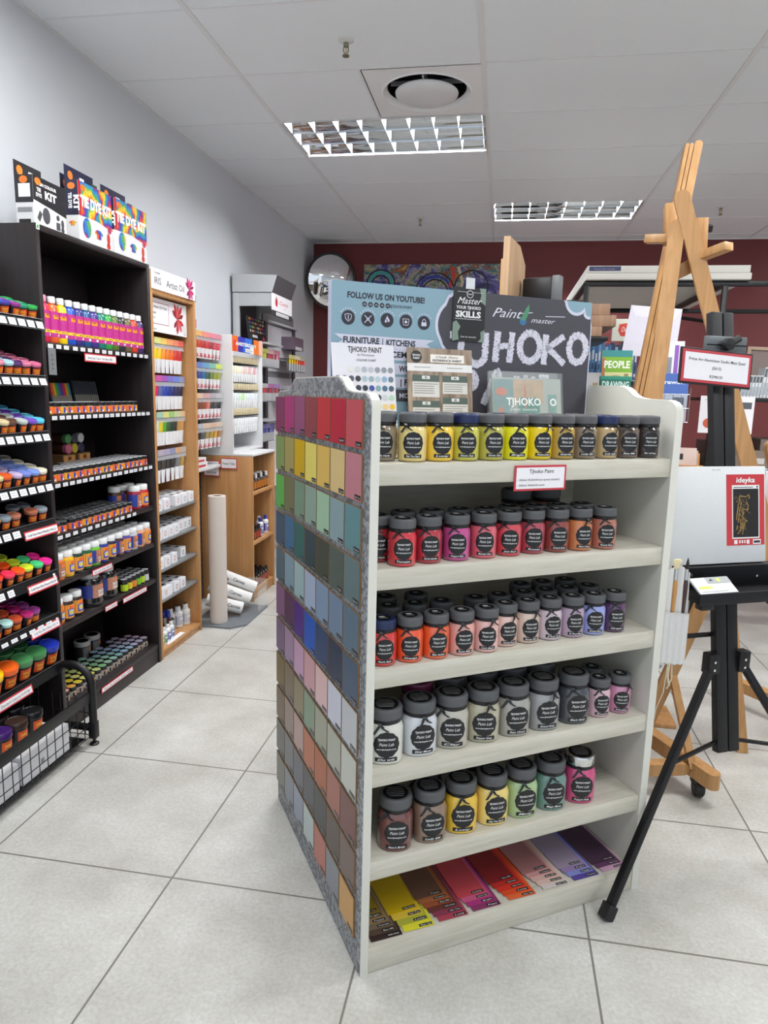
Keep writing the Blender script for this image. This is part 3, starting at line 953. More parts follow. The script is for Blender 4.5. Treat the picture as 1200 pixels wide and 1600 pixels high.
# ---- promotional board standing on the top shelf
BU0, BU1, BZ0, BZ1, BV = .026, .852, 1.284, 1.7195, .36
brd = thing('promotional_board', 'wide blue and charcoal promotional board standing on top of the stand', 'board', D(BU0, BV, BZ0), TH)
fb = Frame((-BU0, 0, -BZ0), (1, 0, 0), (0, 0, 1))       # (u, z) on the front, normal -V
mb = MB().m(M('c9cbe0', .5, var=.02)); mb.rbox(0, BU1 - BU0, .0005, .03, 0, BZ1 - BZ0, .002); mb.build('foam_core', brd, 0)
BLUE = M('86a6b6', .45, var=.015, scale=4); CHAR = M('45434c', .5, var=.03, scale=4); LIL = M('cfd0e2', .5, var=.01)
mb = MB().m(BLUE); mb.rect(BU0, BU1, BZ0, BZ1, fb, .0003)
mb.build('printed_face', brd, 0)
def scallop(c, r, a0, a1, n=10): return [(c[0] + r * cos(radians(a0 + (a1 - a0) * i / n)), c[1] + r * sin(radians(a0 + (a1 - a0) * i / n))) for i in range(n + 1)]
def dark_shape(g):
    p = [(BU1 - g * .4, BZ0)]
    p += [(BU1 - g * .4, 1.30)] + scallop((BU1 - .001, 1.335), .03 + g, 260, 100, 8)
    p += [(BU1 - g * .4, 1.372), (BU1 - g * .4, 1.642 - g)]
    p += scallop((.842, 1.692), .022 + g, 290, 200, 5)
    p += scallop((.795, 1.722), .044 + g, 330, 190, 10)
    p = [q for q in p if q[1] <= BZ1]
    p += [(.748 - g, BZ1), (.385 + g, BZ1)]
    p += scallop((.352, 1.735), .04 + g, -25, -70, 5)
    p += scallop((.40, 1.627), .066 - g, 130, 215, 8)
    p += scallop((.335, 1.548), .03 + g, 55, -40, 6)
    p += scallop((.335, 1.45), .07 - g, 75, 200, 10) + [(.262 + g, 1.38), (.262 + g, BZ0)]
    return p
mb = MB().m(LIL).flat(dark_shape(-.009)[::-1], fb, .0008).build('white_scallop_border', brd, 0)
mb = MB().m(CHAR).flat(dark_shape(0.0)[::-1], fb, .0013).build('charcoal_panel', brd, 0)
mb = MB().m(M('2c2b38', .5))
mb.text('FOLLOW US ON YOUTUBE!', .180, 1.6785, .0150, fb, .0008, width=.222, bold=.035)
mb.text('@TJHOKOPAINT', .222, 1.661, .0075, fb, .0008, width=.066, bold=.01)
for i in range(5): mb.disc(.117 + .0165 * i, 1.6645, .0066, fb, .0008, 18)
for i, (x, z) in enumerate([(.072, 1.628), (.127, 1.627), (.182, 1.6275), (.237, 1.6275), (.291, 1.627)]):
    mb.disc(x, z, .0185, fb, .0008, 32)
mb.build('printed_lettering', brd, 0)
mb = MB().m(LIL)
def ribbon_banner(x0, x1, z0, z1):
    h = z1 - z0
    mb.flat([(x0, z0), (x1, z0 - .004), (x1 - h * .8, (z0 + z1) / 2), (x1, z1 - .004), (x0, z1), (x0 + h * .8, (z0 + z1) / 2)], fb, .0009)
ribbon_banner(.034, .325, 1.556, 1.586)
for z0 in (1.524, 1.487, 1.451): mb.rect(.10, .262, z0, z0 + .029, fb, .0009)
# icons inside the discs
for i, (x, z) in enumerate([(.072, 1.628), (.127, 1.627), (.182, 1.6275), (.237, 1.6275), (.291, 1.627)]):
    a = .0095
    if i == 0:
        mb.stroke([(x - a, z + a * .8), (x, z + a * 1.0), (x + a, z + a * .8), (x + a * .8, z - a * .3), (x, z - a * 1.1), (x - a * .8, z - a * .3), (x - a, z + a * .8)], .0016, fb, .0013); mb.stroke([(x, z + a * .6), (x, z - a * .6)], .0022, fb, .0013)
    elif i == 1:
        mb.stroke([(x - a, z + a), (x + a, z - a)], .0022, fb, .0013); mb.stroke([(x + a, z + a), (x - a, z - a)], .0022, fb, .0013); mb.disc(x, z, .004, fb, .0013, 12)
    elif i == 2:
        for dx, dz in ((-.004, -.002), (.004, 0), (0, .006)): mb.flat([(x + dx, z + dz + .006), (x + dx - .0035, z + dz - .002), (x + dx, z + dz - .005), (x + dx + .0035, z + dz - .002)], fb, .0013)
    elif i == 3:
        mb.stroke([(x - a, z + a * .7), (x + a, z + a * .7), (x + a * .7, z - a), (x - a * .7, z - a), (x - a, z + a * .7)], .0016, fb, .0013); mb.disc(x, z - .001, .004, fb, .0013, 12)
    else:
        mb.rect(x - a * .8, x + a * .8, z - a * .9, z + a * .15, fb, .0013); mb.stroke([(x - a * .5, z), (x - a * .5, z + a * .7), (x, z + a * 1.1), (x + a * .5, z + a * .7), (x + a * .5, z)], .0018, fb, .0013)
    for q in range(7):
        t_ = radians(35 + 18.3 * q); mb.rect(x + .0235 * cos(t_) - .0016, x + .0235 * cos(t_) + .0016, z + .0235 * sin(t_) - .0016, z + .0235 * sin(t_) + .0018, fb, .0009)
for i in range(5):
    x = .117 + .0165 * i
    mb.stroke([(x - .003, 1.662), (x, 1.6675), (x + .003, 1.662)], .0014, fb, .0013)
mb.text('MORE', .248, 1.424, .0135, fb, .0022, width=.05, bold=.03); mb.text('NT.CO.ZA', .29, 1.388, .0135, fb, .0022, width=.09, bold=.02)
mb.build('white_print', brd, 0)
mb = MB().m(CHAR).rect(.16, .262, 1.415, 1.446, fb, .0017)
mb.m(BLUE).rect(.13, .27, 1.30, 1.41, fb, .0017)
mb.m(M('2c2b38', .5)).text('FURNITURE', .110, 1.5645, .0155, fb, .0016, width=.102, bold=.03); mb.text('KITCHENS', .224, 1.5625, .0155, fb, .0016, width=.086, bold=.03); mb.text('|', .1705, 1.5625, .018, fb, .0016, bold=.0)
mb.text('CEME', .226, 1.532, .0155, fb, .0016, width=.06, bold=.03); mb.text('WO', .236, 1.495, .0155, fb, .0016, width=.032, bold=.03); mb.text('| FA', .244, 1.459, .0155, fb, .0016, width=.036, bold=.03)
mb.build('banner_print', brd, 0)
# chalk lettering on the charcoal half
rnd = random.Random(3)
mb = MB().m(chalk_mat('chalk_print'))
def chalk(pts, wd=.021): mb.stroke(pts, wd * 1.06, fb, .0019, .30, .0013, rnd)
def ell(cx, cz, rx, rz, a0=0, a1=360, n=24): return [(cx + rx * cos(radians(a0 + (a1 - a0) * i / n)), cz + rz * sin(radians(a0 + (a1 - a0) * i / n))) for i in range(n + 1)]
chalk([(.372, 1.600), (.445, 1.606)]); chalk([(.410, 1.603), (.404, 1.525)])
chalk([(.487, 1.612)] + [(.487, 1.56)] + ell(.459, 1.553, .028, .030, 0, -150, 14))
chalk([(.526, 1.618), (.521, 1.532)]); chalk([(.575, 1.618), (.568, 1.532)]); chalk([(.527, 1.577), (.570, 1.579)], .017)
chalk(ell(.637, 1.579, .035, .040, 80, 440))
chalk([(.692, 1.618), (.688, 1.531)]); chalk([(.757, 1.616), (.695, 1.577)], .019); chalk([(.698, 1.582), (.762, 1.535)], .019)
chalk(ell(.808, 1.582, .031, .040, 80, 440))
chalk([(.372, 1.506), (.368, 1.40)]); chalk([(.372, 1.504)] + ell(.425, 1.477, .036, .028, 80, -90, 12) + [(.372, 1.449)])
chalk([(.488, 1.411), (.530, 1.506), (.575, 1.41)]); chalk([(.507, 1.445), (.555, 1.445)], .016)
chalk([(.60, 1.495), (.60, 1.41)]); chalk([(.628, 1.41), (.628, 1.495), (.655, 1.41), (.655, 1.495)], .014); chalk([(.675, 1.495), (.71, 1.495)], .014); chalk([(.692, 1.495), (.692, 1.41)], .014)
mb.build('chalk_lettering', brd, 0)
mb = MB().m(M('dcdbe6', .6))
mb.text('by', .448, 1.664, .020, fb, .0019, width=.03, shear=.4); mb.text('Paint', .555, 1.658, .026, fb, .0019, width=.10, shear=.45)
mb.text('master', .678, 1.649, .015, fb, .0019, width=.085, shear=.45)
mb.stroke([(.60, 1.672), (.64, 1.677)], .0022, fb, .0019); mb.stroke([(.685, 1.669), (.755, 1.672)], .002, fb, .0019)
mb.build('script_lettering', brd, 0)
mb = MB().m(M('3b6f9c', .4)).flat(ell(.608, 1.652, .012, .013, 0, 360, 18)[:-1] , fb, .0019)
mb.m(M('4f8f6a', .4)).flat([(.598, 1.654), (.606, 1.668), (.616, 1.688), (.626, 1.70), (.628, 1.682), (.622, 1.664), (.614, 1.652)][::-1], fb, .0021)
mb.build('paint_drop_logo', brd, 0)

# flyer taped to the top of the board
fl = thing('flyer', 'black skills flyer taped over the top edge of the promotional board', 'flyer', D(.428, BV - .004, 1.584), TH)
f = face_my(-.001)
mb = MB().m(M('202123', .4)); mb.box(-.051, .051, -.001, 0, 0, .146)
mb.m(M('7d9084', .4)).flat([(.051, .146), (.030, .146), (.036, .128), (.032, .112), (.051, .10)], f, .0004)
mb.flat([(-.051, .0), (-.03, .005), (-.034, .025), (-.026, .04), (-.04, .056), (-.051, .05)], f, .0004)
mb.flat([(.051, .0), (.051, .035), (.038, .028), (.04, .01), (.03, .0)], f, .0004)
mb.m(M('e9e9ea', .5)).text('Master', 0, .102, .018, f, .0006, width=.078, shear=.45)
mb.text('YOUR TJHOKO', -.003, .088, .008, f, .0006, width=.078, bold=.03); mb.text('SKILLS', -.003, .066, .0165, f, .0006, width=.08, bold=.04)
mb.rect(-.045, .04, .0605, .0615, f, .0006); mb.rect(-.04, .04, .133, .1338, f, .0006)
mb.text('Scan for tutorials', 0, .011, .0045, f, .0006, width=.05, shear=.3)
mb.disc(0, .128, .0105, f, .0006, 20)
mb.m(M('202123', .4)).disc(0, .128, .009, f, .0008, 20); mb.m(M('e9e9ea', .5)).text('TJHOKO', 0, .1265, .0028, f, .001, width=.014, bold=.03)
mb.build('printed_sheet', fl, 0)
mb = MB().m(clear('clear_tape', 'f4f6f8', .55, .2)); mb.box(-.014, .014, -.0016, -.0011, .142, .172); mb.build('tape', fl, 0)

# colour chart leaning on the board
cc = thing('colour_chart', 'white chart of round colour dots leaning against the blue side of the board', 'colour chart', D(.112, BV - .06, BZ0 + .0), TH)
cc.rotation_euler = (-.20, 0, TH)
f = face_my(-.0012)
mb = MB().m(M('dddce4', .5, var=.01)); mb.box(-.088, .088, -.0012, 0, 0, .284)
mb.m(M('2a2a30')).text('TJHOKO PAINT', .006, .262, .0145, f, .0005, width=.096, bold=.02); mb.text('by Paintmaster', .008, .252, .006, f, .0005, width=.05, shear=.4); mb.text('COLOUR CHART', .008, .238, .006, f, .0005, width=.056, bold=.01)
DOTS = ['- - d9d8d2 c8cbd2 a9afb9 b7bcc4 8f949d 8a909a 878d96', '898d99 6f7482 545866 313338 a6bcc6 93abb4 aec4cb 87a8c4 66788a', '- 3f5a64 475a66 30364a 2e3144 3a4a9a 7aa3a8 456a85 40586e', '- - 5fa845 84934a 7b8a68 3d5c60 3a4a52 c3ccd0 a8cdb6', '- - e8e0a0 e3d98c d9cf58 e8dc50 eadc48 e6c988 e3b924', '- - d9b9a0 c9a58c a07860 b08a70 c5ad98 a3946c 55524f', '- - c05050 a04050 b05870 8c4058 90485c d08a88 d8aabf', '- 6a3a30 8a4a40 c06a40 b05a48 a84050 9a3a48 b86070 a07088']
for r, row in enumerate(DOTS):
    for c, h in enumerate(row.split()):
        if h == '-': continue
        mb.m(M(h, .5, var=.01)).disc(-.074 + .0187 * c, .216 - .0245 * r, .0078, f, .0005, 18)
mb.build('printed_sheet', cc, 0)
# reference sheet
rs = thing('reference_sheet', 'reference sheet with wood print border leaning on the middle of the board', 'info sheet', D(.335, BV - .05, BZ0), TH)
rs.rotation_euler = (-.13, 0, TH)
WD = wood('wood_print', '6d5a4c', 'b3a08c', .5, (1, 1, .2), 60)
mb = MB().m(WD); mb.box(-.10, .10, -.0012, 0, 0, .278)
mb.m(M('e6e4e4', .5)).rect(-.10, .10, .215, .236, f, .0005)
mb.m(M('2a2a2c')).disc(-.072, .254, .0165, f, .0006, 24)
mb.m(WHITE).text('TJHOKO', -.072, .2555, .005, f, .0009, width=.026, bold=.03); mb.text('PAINT', -.072, .2475, .005, f, .0009, width=.02, bold=.03)
mb.m(M('efe9e2')).rect(-.03, .075, .240, .262, f, .0005)
mb.m(INK).text('Chalk Paint', .022, .2525, .006, f, .0009, width=.07, shear=.4); mb.text('REFERENCE SHEET', .022, .243, .0058, f, .0009, width=.09, bold=.02)
mb.rect(-.08, -.03, .2255, .2265, f, .0009); mb.rect(.02, .07, .2255, .2265, f, .0009)
blocks = [(-.086, -.004, .145, .205, '01'), (-.086, -.004, .07, .135, '02'), (-.086, -.004, .0, .06, '03'), (.006, .084, .155, .205, '04'), (.006, .084, .10, .145, '05'), (.006, .084, .045, .09, '06')]
for a, b_, z0, z1, nn in blocks:
    mb.m(M('d8d6d2', .5)).rect(a, b_, z0, z1, f, .0006)
    mb.m(M('53625c', .5)).rect(a, b_, z1 - .018, z1, f, .0009)
    mb.m(M('dfe0dc', .5)).rect((a + b_) / 2 - .012, (a + b_) / 2 + .012, z1 - .011, z1 - .002, f, .0011)
    mb.m(M('3a4340', .5)).text(nn, (a + b_) / 2, z1 - .0095, .006, f, .0014, bold=.03)
    mb.m(M('8d8b88', .5))
    q = z1 - .025
    while q > z0 + .006:
        mb.rect(a + .005, b_ - .004 - .012 * ((q * 1000) % 3 > 1), q, q + .0018, f, .0009); q -= .0062
mb.build('printed_sheet', rs, 0)
# clear packs of stencils
for n_, (du, dv, tilt, wd, lab) in enumerate([(.585, -.095, -.16, .245, 'front clear pack of brushes with printed card standing against the charcoal board'), (.60, -.045, -.10, .235, 'clear pack with printed card tucked behind the front stencil pack')]):
    pk = thing('stencil_pack', lab, 'clear pack', D(du, BV + dv, BZ0), TH, 'clear packs in front of the board')
    pk.rotation_euler = (tilt, 0, TH)
    f = face_my(-.008)
    mb = MB().m(M('a9b0aa', .4, var=.14, scale=22)); mb.box(-wd / 2 + .01, wd / 2 - .006, -.008, -.004, 0, .205)
    mb.m(M('7f9a9a', .4, var=.2, scale=30)).rect(-wd / 2 + .012, -.045, .0, .2, f, .0003)
    mb.m(M('b9a48c', .4, var=.3, scale=60)).rect(-.045, .055, .135, .2, f, .0003)
    mb.m(M('5f948c', .4, var=.35, scale=60)).rect(-.03, .042, .0, .15, f, .0005); mb.m(M('79a098', .4, var=.3, scale=60)).rect(.072, .10, .03, .16, f, .0005)
    mb.m(M('c58474', .4, var=.1)).disc(-.085, .165, .019, f, .0006, 14, .012); mb.disc(-.088, .105, .009, f, .0006, 10, .018); mb.rect(-.112, -.085, .02, .045, f, .0006); mb.rect(-.008, -.003, .12, .185, f, .0008)
    mb.m(M('f2f4f2', .5)).text('TJHOKO', -.012, .128, .021, f, .0012, width=.115, bold=.03); mb.text('O', .088, .128, .021, f, .0012, bold=.03)
    mb.text('paint stencils', -.012, .113, .008, f, .0012, width=.09)
    mb.build('printed_card', pk, 0)
    mb = MB().m(clear('clear_film', 'eef4f4', .10, .12)); mb.rbox(-wd / 2, wd / 2, -.012, .0, .0, .222, .003); mb.build('clear_film', pk, 0)

# ------------------------------------------------------------------ dark bookcase against the white wall
BX, BY0, BY1, BH = -1.72, 2.405, 3.238, 2.022
bk = thing('bookcase', 'tall dark wood bookcase full of paint pots against the white wall', 'bookcase', (BX, BY0, 0))
BW = BY1 - BY0
DEP = BX - WX - .003
for y in (0, BW - .022):
    MB().m(DKWOOD).rbox(-DEP, 0, y, y + .022, 0, BH, .0015).build('side_panel', bk)
MB().m(DKWOOD).rbox(-DEP, -.001, .022, BW - .022, BH - .024, BH - .0005, .0015).build('top_panel', bk)
MB().m(DKWOOD).box(-DEP, -DEP + .006, .022, BW - .022, .02, BH - .024).build('back_panel', bk, 0)
MB().m(DKWOOD).rbox(-.03, -.006, .022, BW - .022, .001, .083, .0015).build('plinth', bk)
BSH = [1.597, 1.322, 1.055, .845, .652, .462, .105]
TAGM = M('e4e6ea', .5, var=.02)
tagm = {}
def price_tag(parent, loc, wd, h, facing='x', nm='price_tag', slant=0.0):
    k = (wd, h)
    if k not in tagm:
        f = face_x(.0008)
        mb = MB().m(TAGM).box(0, .0008, -wd / 2, wd / 2, -h / 2, h / 2)
        mb.m(M('8f929a', .5)).rect(-wd * .36, wd * .25, h * .12, h * .2, f, .0003); mb.rect(-wd * .36, wd * .36, -h * .2, -h * .12, f, .0003)
        tagm[k] = mb.mesh('price_tag', 0)
    o = link(nm, tagm[k], parent)
    o.location = loc
    o.rotation_euler = (0, slant, 0)
    return o
for n_, z in enumerate(BSH):
    s = MB().m(DKWOOD).rbox(-DEP + .006, -.004, .022, BW - .022, z - .022, z, .0015).build('shelf', bk)
    cnt = {0: 15, 1: 17, 2: 17, 3: 12}.get(n_, 0)
    for q in range(cnt):
        y = .05 + (BW - .10) * q / max(cnt - 1, 1) if n_ != 3 else .045 + .052 * q
        price_tag(s, (-.003, y + random.uniform(-.004, .004), z - .013), .031, .015)
for y in (BW - .0225,):
    mb = MB().m(BLACK)
    for q in range(26):
        mb.lathe([(.0, -.0006), (.0025, -.0006), (.0025, 0.0)], 8, (0, 0, 0), Matrix.Translation((-.05, y, .3 + q * .06)) @ Matrix.Rotation(pi / 2, 4, 'X'))
    mb.build('peg_holes', bk, 0)
def wall_sign(name, label, y0, y1, z0, z1, x, txt, cat='price sign', red=True, slant=0.0, txtcol=None, group=None, lines=1):
    t = thing(name, label, cat, (x, (y0 + y1) / 2, z0), 0, group)
    wd, h = y1 - y0, z1 - z0
    t.rotation_euler = (0, slant, 0)
    mb = MB().m(RED if red else PAPER).box(0, .0015, -wd / 2, wd / 2, 0, h)
    f = face_x(.0015)
    b_ = h * .16
    mb.m(PAPER).rect(-wd / 2 + b_, wd / 2 - b_, b_, h - b_, f, .0004)
    mb.build('sign_card', t, 0)
    mb = MB().m(INK)
    for q, tx in enumerate(txt):
        hh = (h - 2 * b_) / len(txt)
        mb.text(tx, 0, h - b_ - hh * (q + .75), hh * .5, f, .0008, width=(wd - 2 * b_) * .88)
    mb.build('printed_text', t, 0)
    return t
wall_sign('price_sign', 'red-bordered sign under the shelf of tall magenta bottles', 2.665, 2.905, 1.536, 1.571, BX + .003, ['Schulzvaal Opera Vals Alles R80 C'])
nc = wall_sign('notice_card', 'grey printed card hanging inside the bookcase beside the rack', 2.432, 2.478, 1.475, 1.575, BX + .002, ['Dala', 'acrylic', 'craft paint', '100ml'], 'card', False)
for ch in nc.children:
    if ch.name.startswith('sign_card'): ch.data.materials[0] = M('6f7175', .6)
wall_sign('price_sign', 'red-bordered sign on the shelf edge of white-capped paint bottles', 2.645, 2.80, .62, .647, BX + .003, ['Fabric paint 250ml  R89.90'])
wall_sign('price_sign', 'red-bordered sign below the two big black jars', 2.73, 2.83, .432, .457, BX + .003, ['Each R160.00'])
wall_sign('price_sign', 'red-bordered sign below the small yellow-labelled bottles', 2.88, 3.10, .426, .452, BX + .003, ['Glass paint 50ml R45.00 each'])
wall_sign('price_sign', 'long thin sign lying on the bookcase plinth edge', 2.68, 2.95, .062, .088, BX - .002, ['Pearl & metallic 50ml  R49'])

# magenta bottles on its top shelf
def bottle_mesh(h, r, cols, cap='ecedef', lbl='b03080', sq=0.0):
    P = {}
    mb = MB().m(M(cols, .3, 0, .4)).lathe([(r * .92, 0), (r, .004), (r, h * .74), (r * .9, h * .80), (r * .5, h * .845), (r * .45, h * .86)], 20)
    P['body'] = mb.mesh('bottle_body', 40)
    return P
def label_band(r, z0, z1, a0, a1, mats, n=10):
    """curved label; mats: list of (material, za, zb, ta, tb) patches in 0..1"""
    w_ = wrap_cyl(r, 0, 0)
    mb = MB()
    for q, (mt, za, zb, ta, tb) in enumerate(mats):
        mb.m(mt).rect(r * (a0 + (a1 - a0) * ta), r * (a0 + (a1 - a0) * tb), z0 + (z1 - z0) * za, z0 + (z1 - z0) * zb, w_, .0003 + .00025 * q, n)
    return mb
MAG = M('b82f86', .35, var=.15, scale=60); YEL = M('f0c92a', .4); ORG = M('ef8f2a', .4)
r_, h_ = .0235, .176
body = MB().m(M('888888', .3, 0, .4)).lathe([(r_ * .9, 0), (r_, .004), (r_, h_ * .76), (r_ * .86, h_ * .81), (r_ * .5, h_ * .84), (r_ * .5, h_ * .86)], 20).mesh('bottle_body', 40)
cap = MB().m(M('e9eaec', .35)).lathe([(r_ * .62, h_ * .855), (r_ * .64, h_ * .86), (r_ * .64, h_ * .985), (r_ * .56, h_)], 20).mesh('cap', 40)
mb = label_band(r_, .022, h_ * .68, -2.2, 2.2, [(MAG, 0, 1, 0, 1), (YEL, .16, .27, 0, 1), (M('d9d9e4'), .02, .12, .52, .66), (ORG, .70, .86, .36, .62)], 14)
w_ = wrap_cyl(r_, 0, 0); mb.m(M('3a2350')).text('DALA', -.002, .1, .006, w_, .0016, width=.012, bold=.03); mb.text('Fabric ink', 0, .0415, .005, w_, .0014, width=.022, bold=.02)
blabel = mb.mesh('label', 0)
BOT = [('d2244c', 'crimson'), ('e5612c', 'orange'), ('f0cf18', 'yellow'), ('1f55c4', 'bright blue'), ('35317f', 'indigo'), ('22568c', 'steel blue'), ('45378a', 'violet'), ('1d7c71', 'teal'), ('36a148', 'green'), ('5b7634', 'moss green'), ('2f3138', 'black'), ('6a6240', 'khaki'), ('d6472b', 'vermilion'), ('45306a', 'aubergine')]
for i, (h, cn) in enumerate(BOT):
    y = 2.462 + .0545 * i
    t = thing('ink_bottle', '%s ink bottle with %s cap and magenta label on the top bookcase shelf' % (cn, 'pink' if i == 0 else 'white'), 'bottle', (BX - .033, y, 1.5985), random.uniform(-.45, .1), 'magenta labelled bottles on the top shelf')
    o = link('body', body, t); recolour(o, 0, M(h, .3, 0, .4))
    o = link('cap', cap, t)
    if i == 0: recolour(o, 0, M('e08aa6', .35))
    link('label', blabel, t)

# small black-lidded pots
ORL = M('e08a1e', .4); BLM = M('2440a8', .4)
def pot_protos():
    r, h = .0205, .046
    body = MB().m(M('888888', .35)).lathe([(r * .9, 0), (r, .002), (r, h * .68)], 18).mesh('acrylic_pot', 40)
    lid = MB().m(M('161618', .35)).lathe([(r * 1.02, h * .68), (r * 1.02, h * .98), (r * .97, h), (0, h)], 18)
    lid.m(M('b9bbbf', .3)).lathe([(r * .985, h + .0002), (r * .90, h + .0006), (r * .88, h + .0002)], 18)
    lid = lid.mesh('lid', 40)
    labs = []
    for base in (ORL, M('e0702a', .4), M('d9a52a', .4)):
        mb = label_band(r, .003, h * .64, -1.9, 1.9, [(base, 0, 1, 0, 1), (BLM, .08, .92, .33, .48), (M('e9d9c8'), .1, .4, .43, .53), (M('e8562a'), .5, .88, .41, .5)], 10)
        labs.append(mb.mesh('label', 0))
    return body, lid, labs
PB, PL, PLAB = pot_protos()
potc = ['c8402c', 'e0b02a', 'd8c83a', '2a52a8', '3a8a4a', '8a3a6a', 'd86a2a', 'e8e0d0', '5a2a20', '1f6a8a', 'b03040', '6aa04a', '7a4a9a', 'e8a0b0', '303030', '4aa0b0', 'c07a3a', '909090']
def pot(i, x, y, z, label, group, k=0, back=False):
    t = thing('acrylic_pot', label, 'paint pot', (x, y, z), random.uniform(-.35, .1), group, PB)
    recolour(t, 0, M(potc[(i * 7 + k) % len(potc)], .35))
    link('lid', PL, t)
    if not back: link('label', PLAB[i % 3 if i % 5 else 1], t)
RW = ['front', 'second', 'third', 'fourth', 'fifth']
for sh, z, cols, y0, rows, word in ((1, 1.322, 15, 2.452, 2, 'second'), (2, 1.055, 17, 2.452, 4, 'third'), (3, .845, 11, 2.560, 4, 'fourth')):
    for r in range(rows):
        for c in range(cols if not (sh == 1 and r) else 9):
            y = y0 + .0445 * c
            if sh == 1 and c > 12: y += .012
            if sh == 2 and r == 3 and c < 6: continue
            pot(c + r * 3, BX - .028 - .0445 * r, y, z + .0005, 'black-lidded paint pot, %s along the %s row of the %s bookcase shelf' % (ORD[c], RW[r], word), 'pots in the %s row of the %s bookcase shelf' % (RW[r], word), sh, r > 0)
for c in range(2):
    pot(c, BX - .028, 2.452 + .045 * c, .8455, 'black-lidded pot standing apart on the fourth bookcase shelf, %s from the rack' % ORD[c], 'two pots beside the rack', 2)
# lying pots and cartons at the back of the third shelf
for n_, (y, h) in enumerate(((2.80, 'pale'), (2.915, 'tan'))):
    mb = MB().m(M('7d5a36', .7)).rbox(-.05, .05, -.045, .045, 0, .075, .002); f = face_x(.05); mb.m(M('c08a4a', .6)).rect(-.04, .04, .045, .07, f, .0005); mb.m(M('5a2a1a')).rect(-.012, .012, .05, .066, f, .0009)
    thing('small_carton', '%s small brown carton under the lying pots on the third shelf' % ('first' if n_ == 0 else 'second'), 'carton', (BX - .23, y, 1.0565), 0, 'cartons at the back of the third shelf', mb.mesh('small_carton', 0))
Rx = Matrix.Rotation(pi / 2, 4, 'Y')
for n_, (y, z, h, cn) in enumerate([(2.80, .103, 'b8607a', 'pink'), (2.846, .103, 'b39f30', 'yellow'), (2.895, .103, '2c2f48', 'navy'), (2.80, .148, '4a8a56', 'green'), (2.846, .148, '3a3d48', 'charcoal'), (2.895, .148, 'c4c6c4', 'white')]):
    mb = MB().m(M('4a2c24', .5)).lathe([(.020, -.05), (.021, .03)], 18, (0, 0, 0), Rx); mb.m(M(h, .4)).lathe([(.0222, .03), (.0222, .048), (.02, .050), (0, .050)], 18, (0, 0, 0), Rx)
    thing('lying_pot', 'pot with %s lid lying on its side at the back of the third shelf' % cn, 'paint pot', (BX - .23, y, 1.0565 + z - .003), 0, 'lying pots at the back of the third shelf', mb.mesh('lying_pot', 40))
# pencil packs at the back of the second shelf
for n_, (y0, y1, h, bright) in enumerate([(2.735, 2.885, .125, True), (2.905, 3.095, .135, False)]):
    t = thing('pen_pack', ('bright rainbow pen pack' if bright else 'dimmer black-framed pencil pack') + ' leaning at the back of the second bookcase shelf', 'pen pack', (BX - .20, (y0 + y1) / 2, 1.3265), 0)
    t.rotation_euler = (0, -.18, 0)
    wd = y1 - y0
    MB().m(M('26272b', .4)).rbox(-.012, 0, -wd / 2, wd / 2, 0, h, .002).build('case', t)
    for q in range(12):
        y = -wd / 2 + .010 + (wd - .02) * q / 11
        c = ['d04a3a', 'e0762a', 'e0b62a', '4aa04a', '2a8a6a', '3a5aa8', '5a3a8a', 'b02a6a', 'd8303a', 'e0a02a', '5aa83a', '2a6aa0'][q]
        mb = MB().m(M('8d8a84', .5)).box(0, .004, y - .0042, y + .0042, .004, h * .52); mb.m(M(c if bright else '3c3f4c', .4)).box(0, .0042, y - .0045, y + .0045, h * .52, h * .96)
        mb.build('pen', t, 0)

# white-capped bottles
def cap_bottle_protos():
    r, h = .031, .108
    body = MB().m(M('888888', .25, 0, .5)).lathe([(r * .92, 0), (r, .004), (r, h * .66), (r * .93, h * .73), (r * .75, h * .76), (r * .75, h * .78)], 22).mesh('bottle_body', 40)
    lid = MB().m(M('e6e8e9', .35)).lathe([(r * .86, h * .765), (r * .88, h * .775), (r * .88, h * .96), (r * .8, h), (0, h)], 22).mesh('cap', 40)
    la = label_band(r, .012, h * .64, -2.0, 2.0, [(M('e39a3a', .4), 0, 1, 0, 1), (BLM, .12, .68, .38, .62), (M('e8d23a'), .36, .5, .41, .59), (M('e8602a', .4), .72, .92, .43, .60)], 12)
    w_ = wrap_cyl(r, 0, 0)
    la.m(WHITE).text('FABRIC', .0, .042, .006, w_, .0016, width=.022, bold=.04); la.text('PAINT', .0, .026, .006, w_, .0016, width=.02, bold=.04)
    lb = label_band(r, .012, h * .64, -2.0, 2.0, [(M('2c3f96', .4), 0, 1, 0, .38), (M('a8715c', .5, var=.3, scale=90), 0, 1, .38, 1), (M('e8792a', .4), .7, .92, .48, .68)], 12)
    lb.m(WHITE).text('TEXTURE', .005, .03, .007, w_, .0016, width=.024, bold=.04); lb.text('SHADE', .005, .018, .007, w_, .0016, width=.02, bold=.04)
    return body, lid, la.mesh('label', 0), lb.mesh('label', 0)
CB, CL, CLA, CLB = cap_bottle_protos()
def cap_bottle(x, y, z, h, lb, label, group, sc=1.0):
    t = thing('fabric_paint_bottle', label, 'paint bottle', (x, y, z), random.uniform(-.3, .15), group)
    t.scale = (sc,) * 3
    o = link('body', CB, t); recolour(o, 0, M(h, .25, 0, .5)); link('cap', CL, t); link('label', lb, t)
W5 = [('d8702c', 'orange', 1), ('e8b41c', 'yellow', 0), ('1c3a34', 'dark green', 0), ('1a5a3a', 'forest green', 0), ('6ab83a', 'lime', 1), ('2a3a94', 'royal blue', 0), ('20263c', 'midnight blue', 0), ('4a3038', 'maroon', 1), ('5a4a9c', 'violet', 0), ('b9bcc8', 'silver', 1), ('e0a07a', 'peach', 1), ('d89a78', 'flesh', 0)]
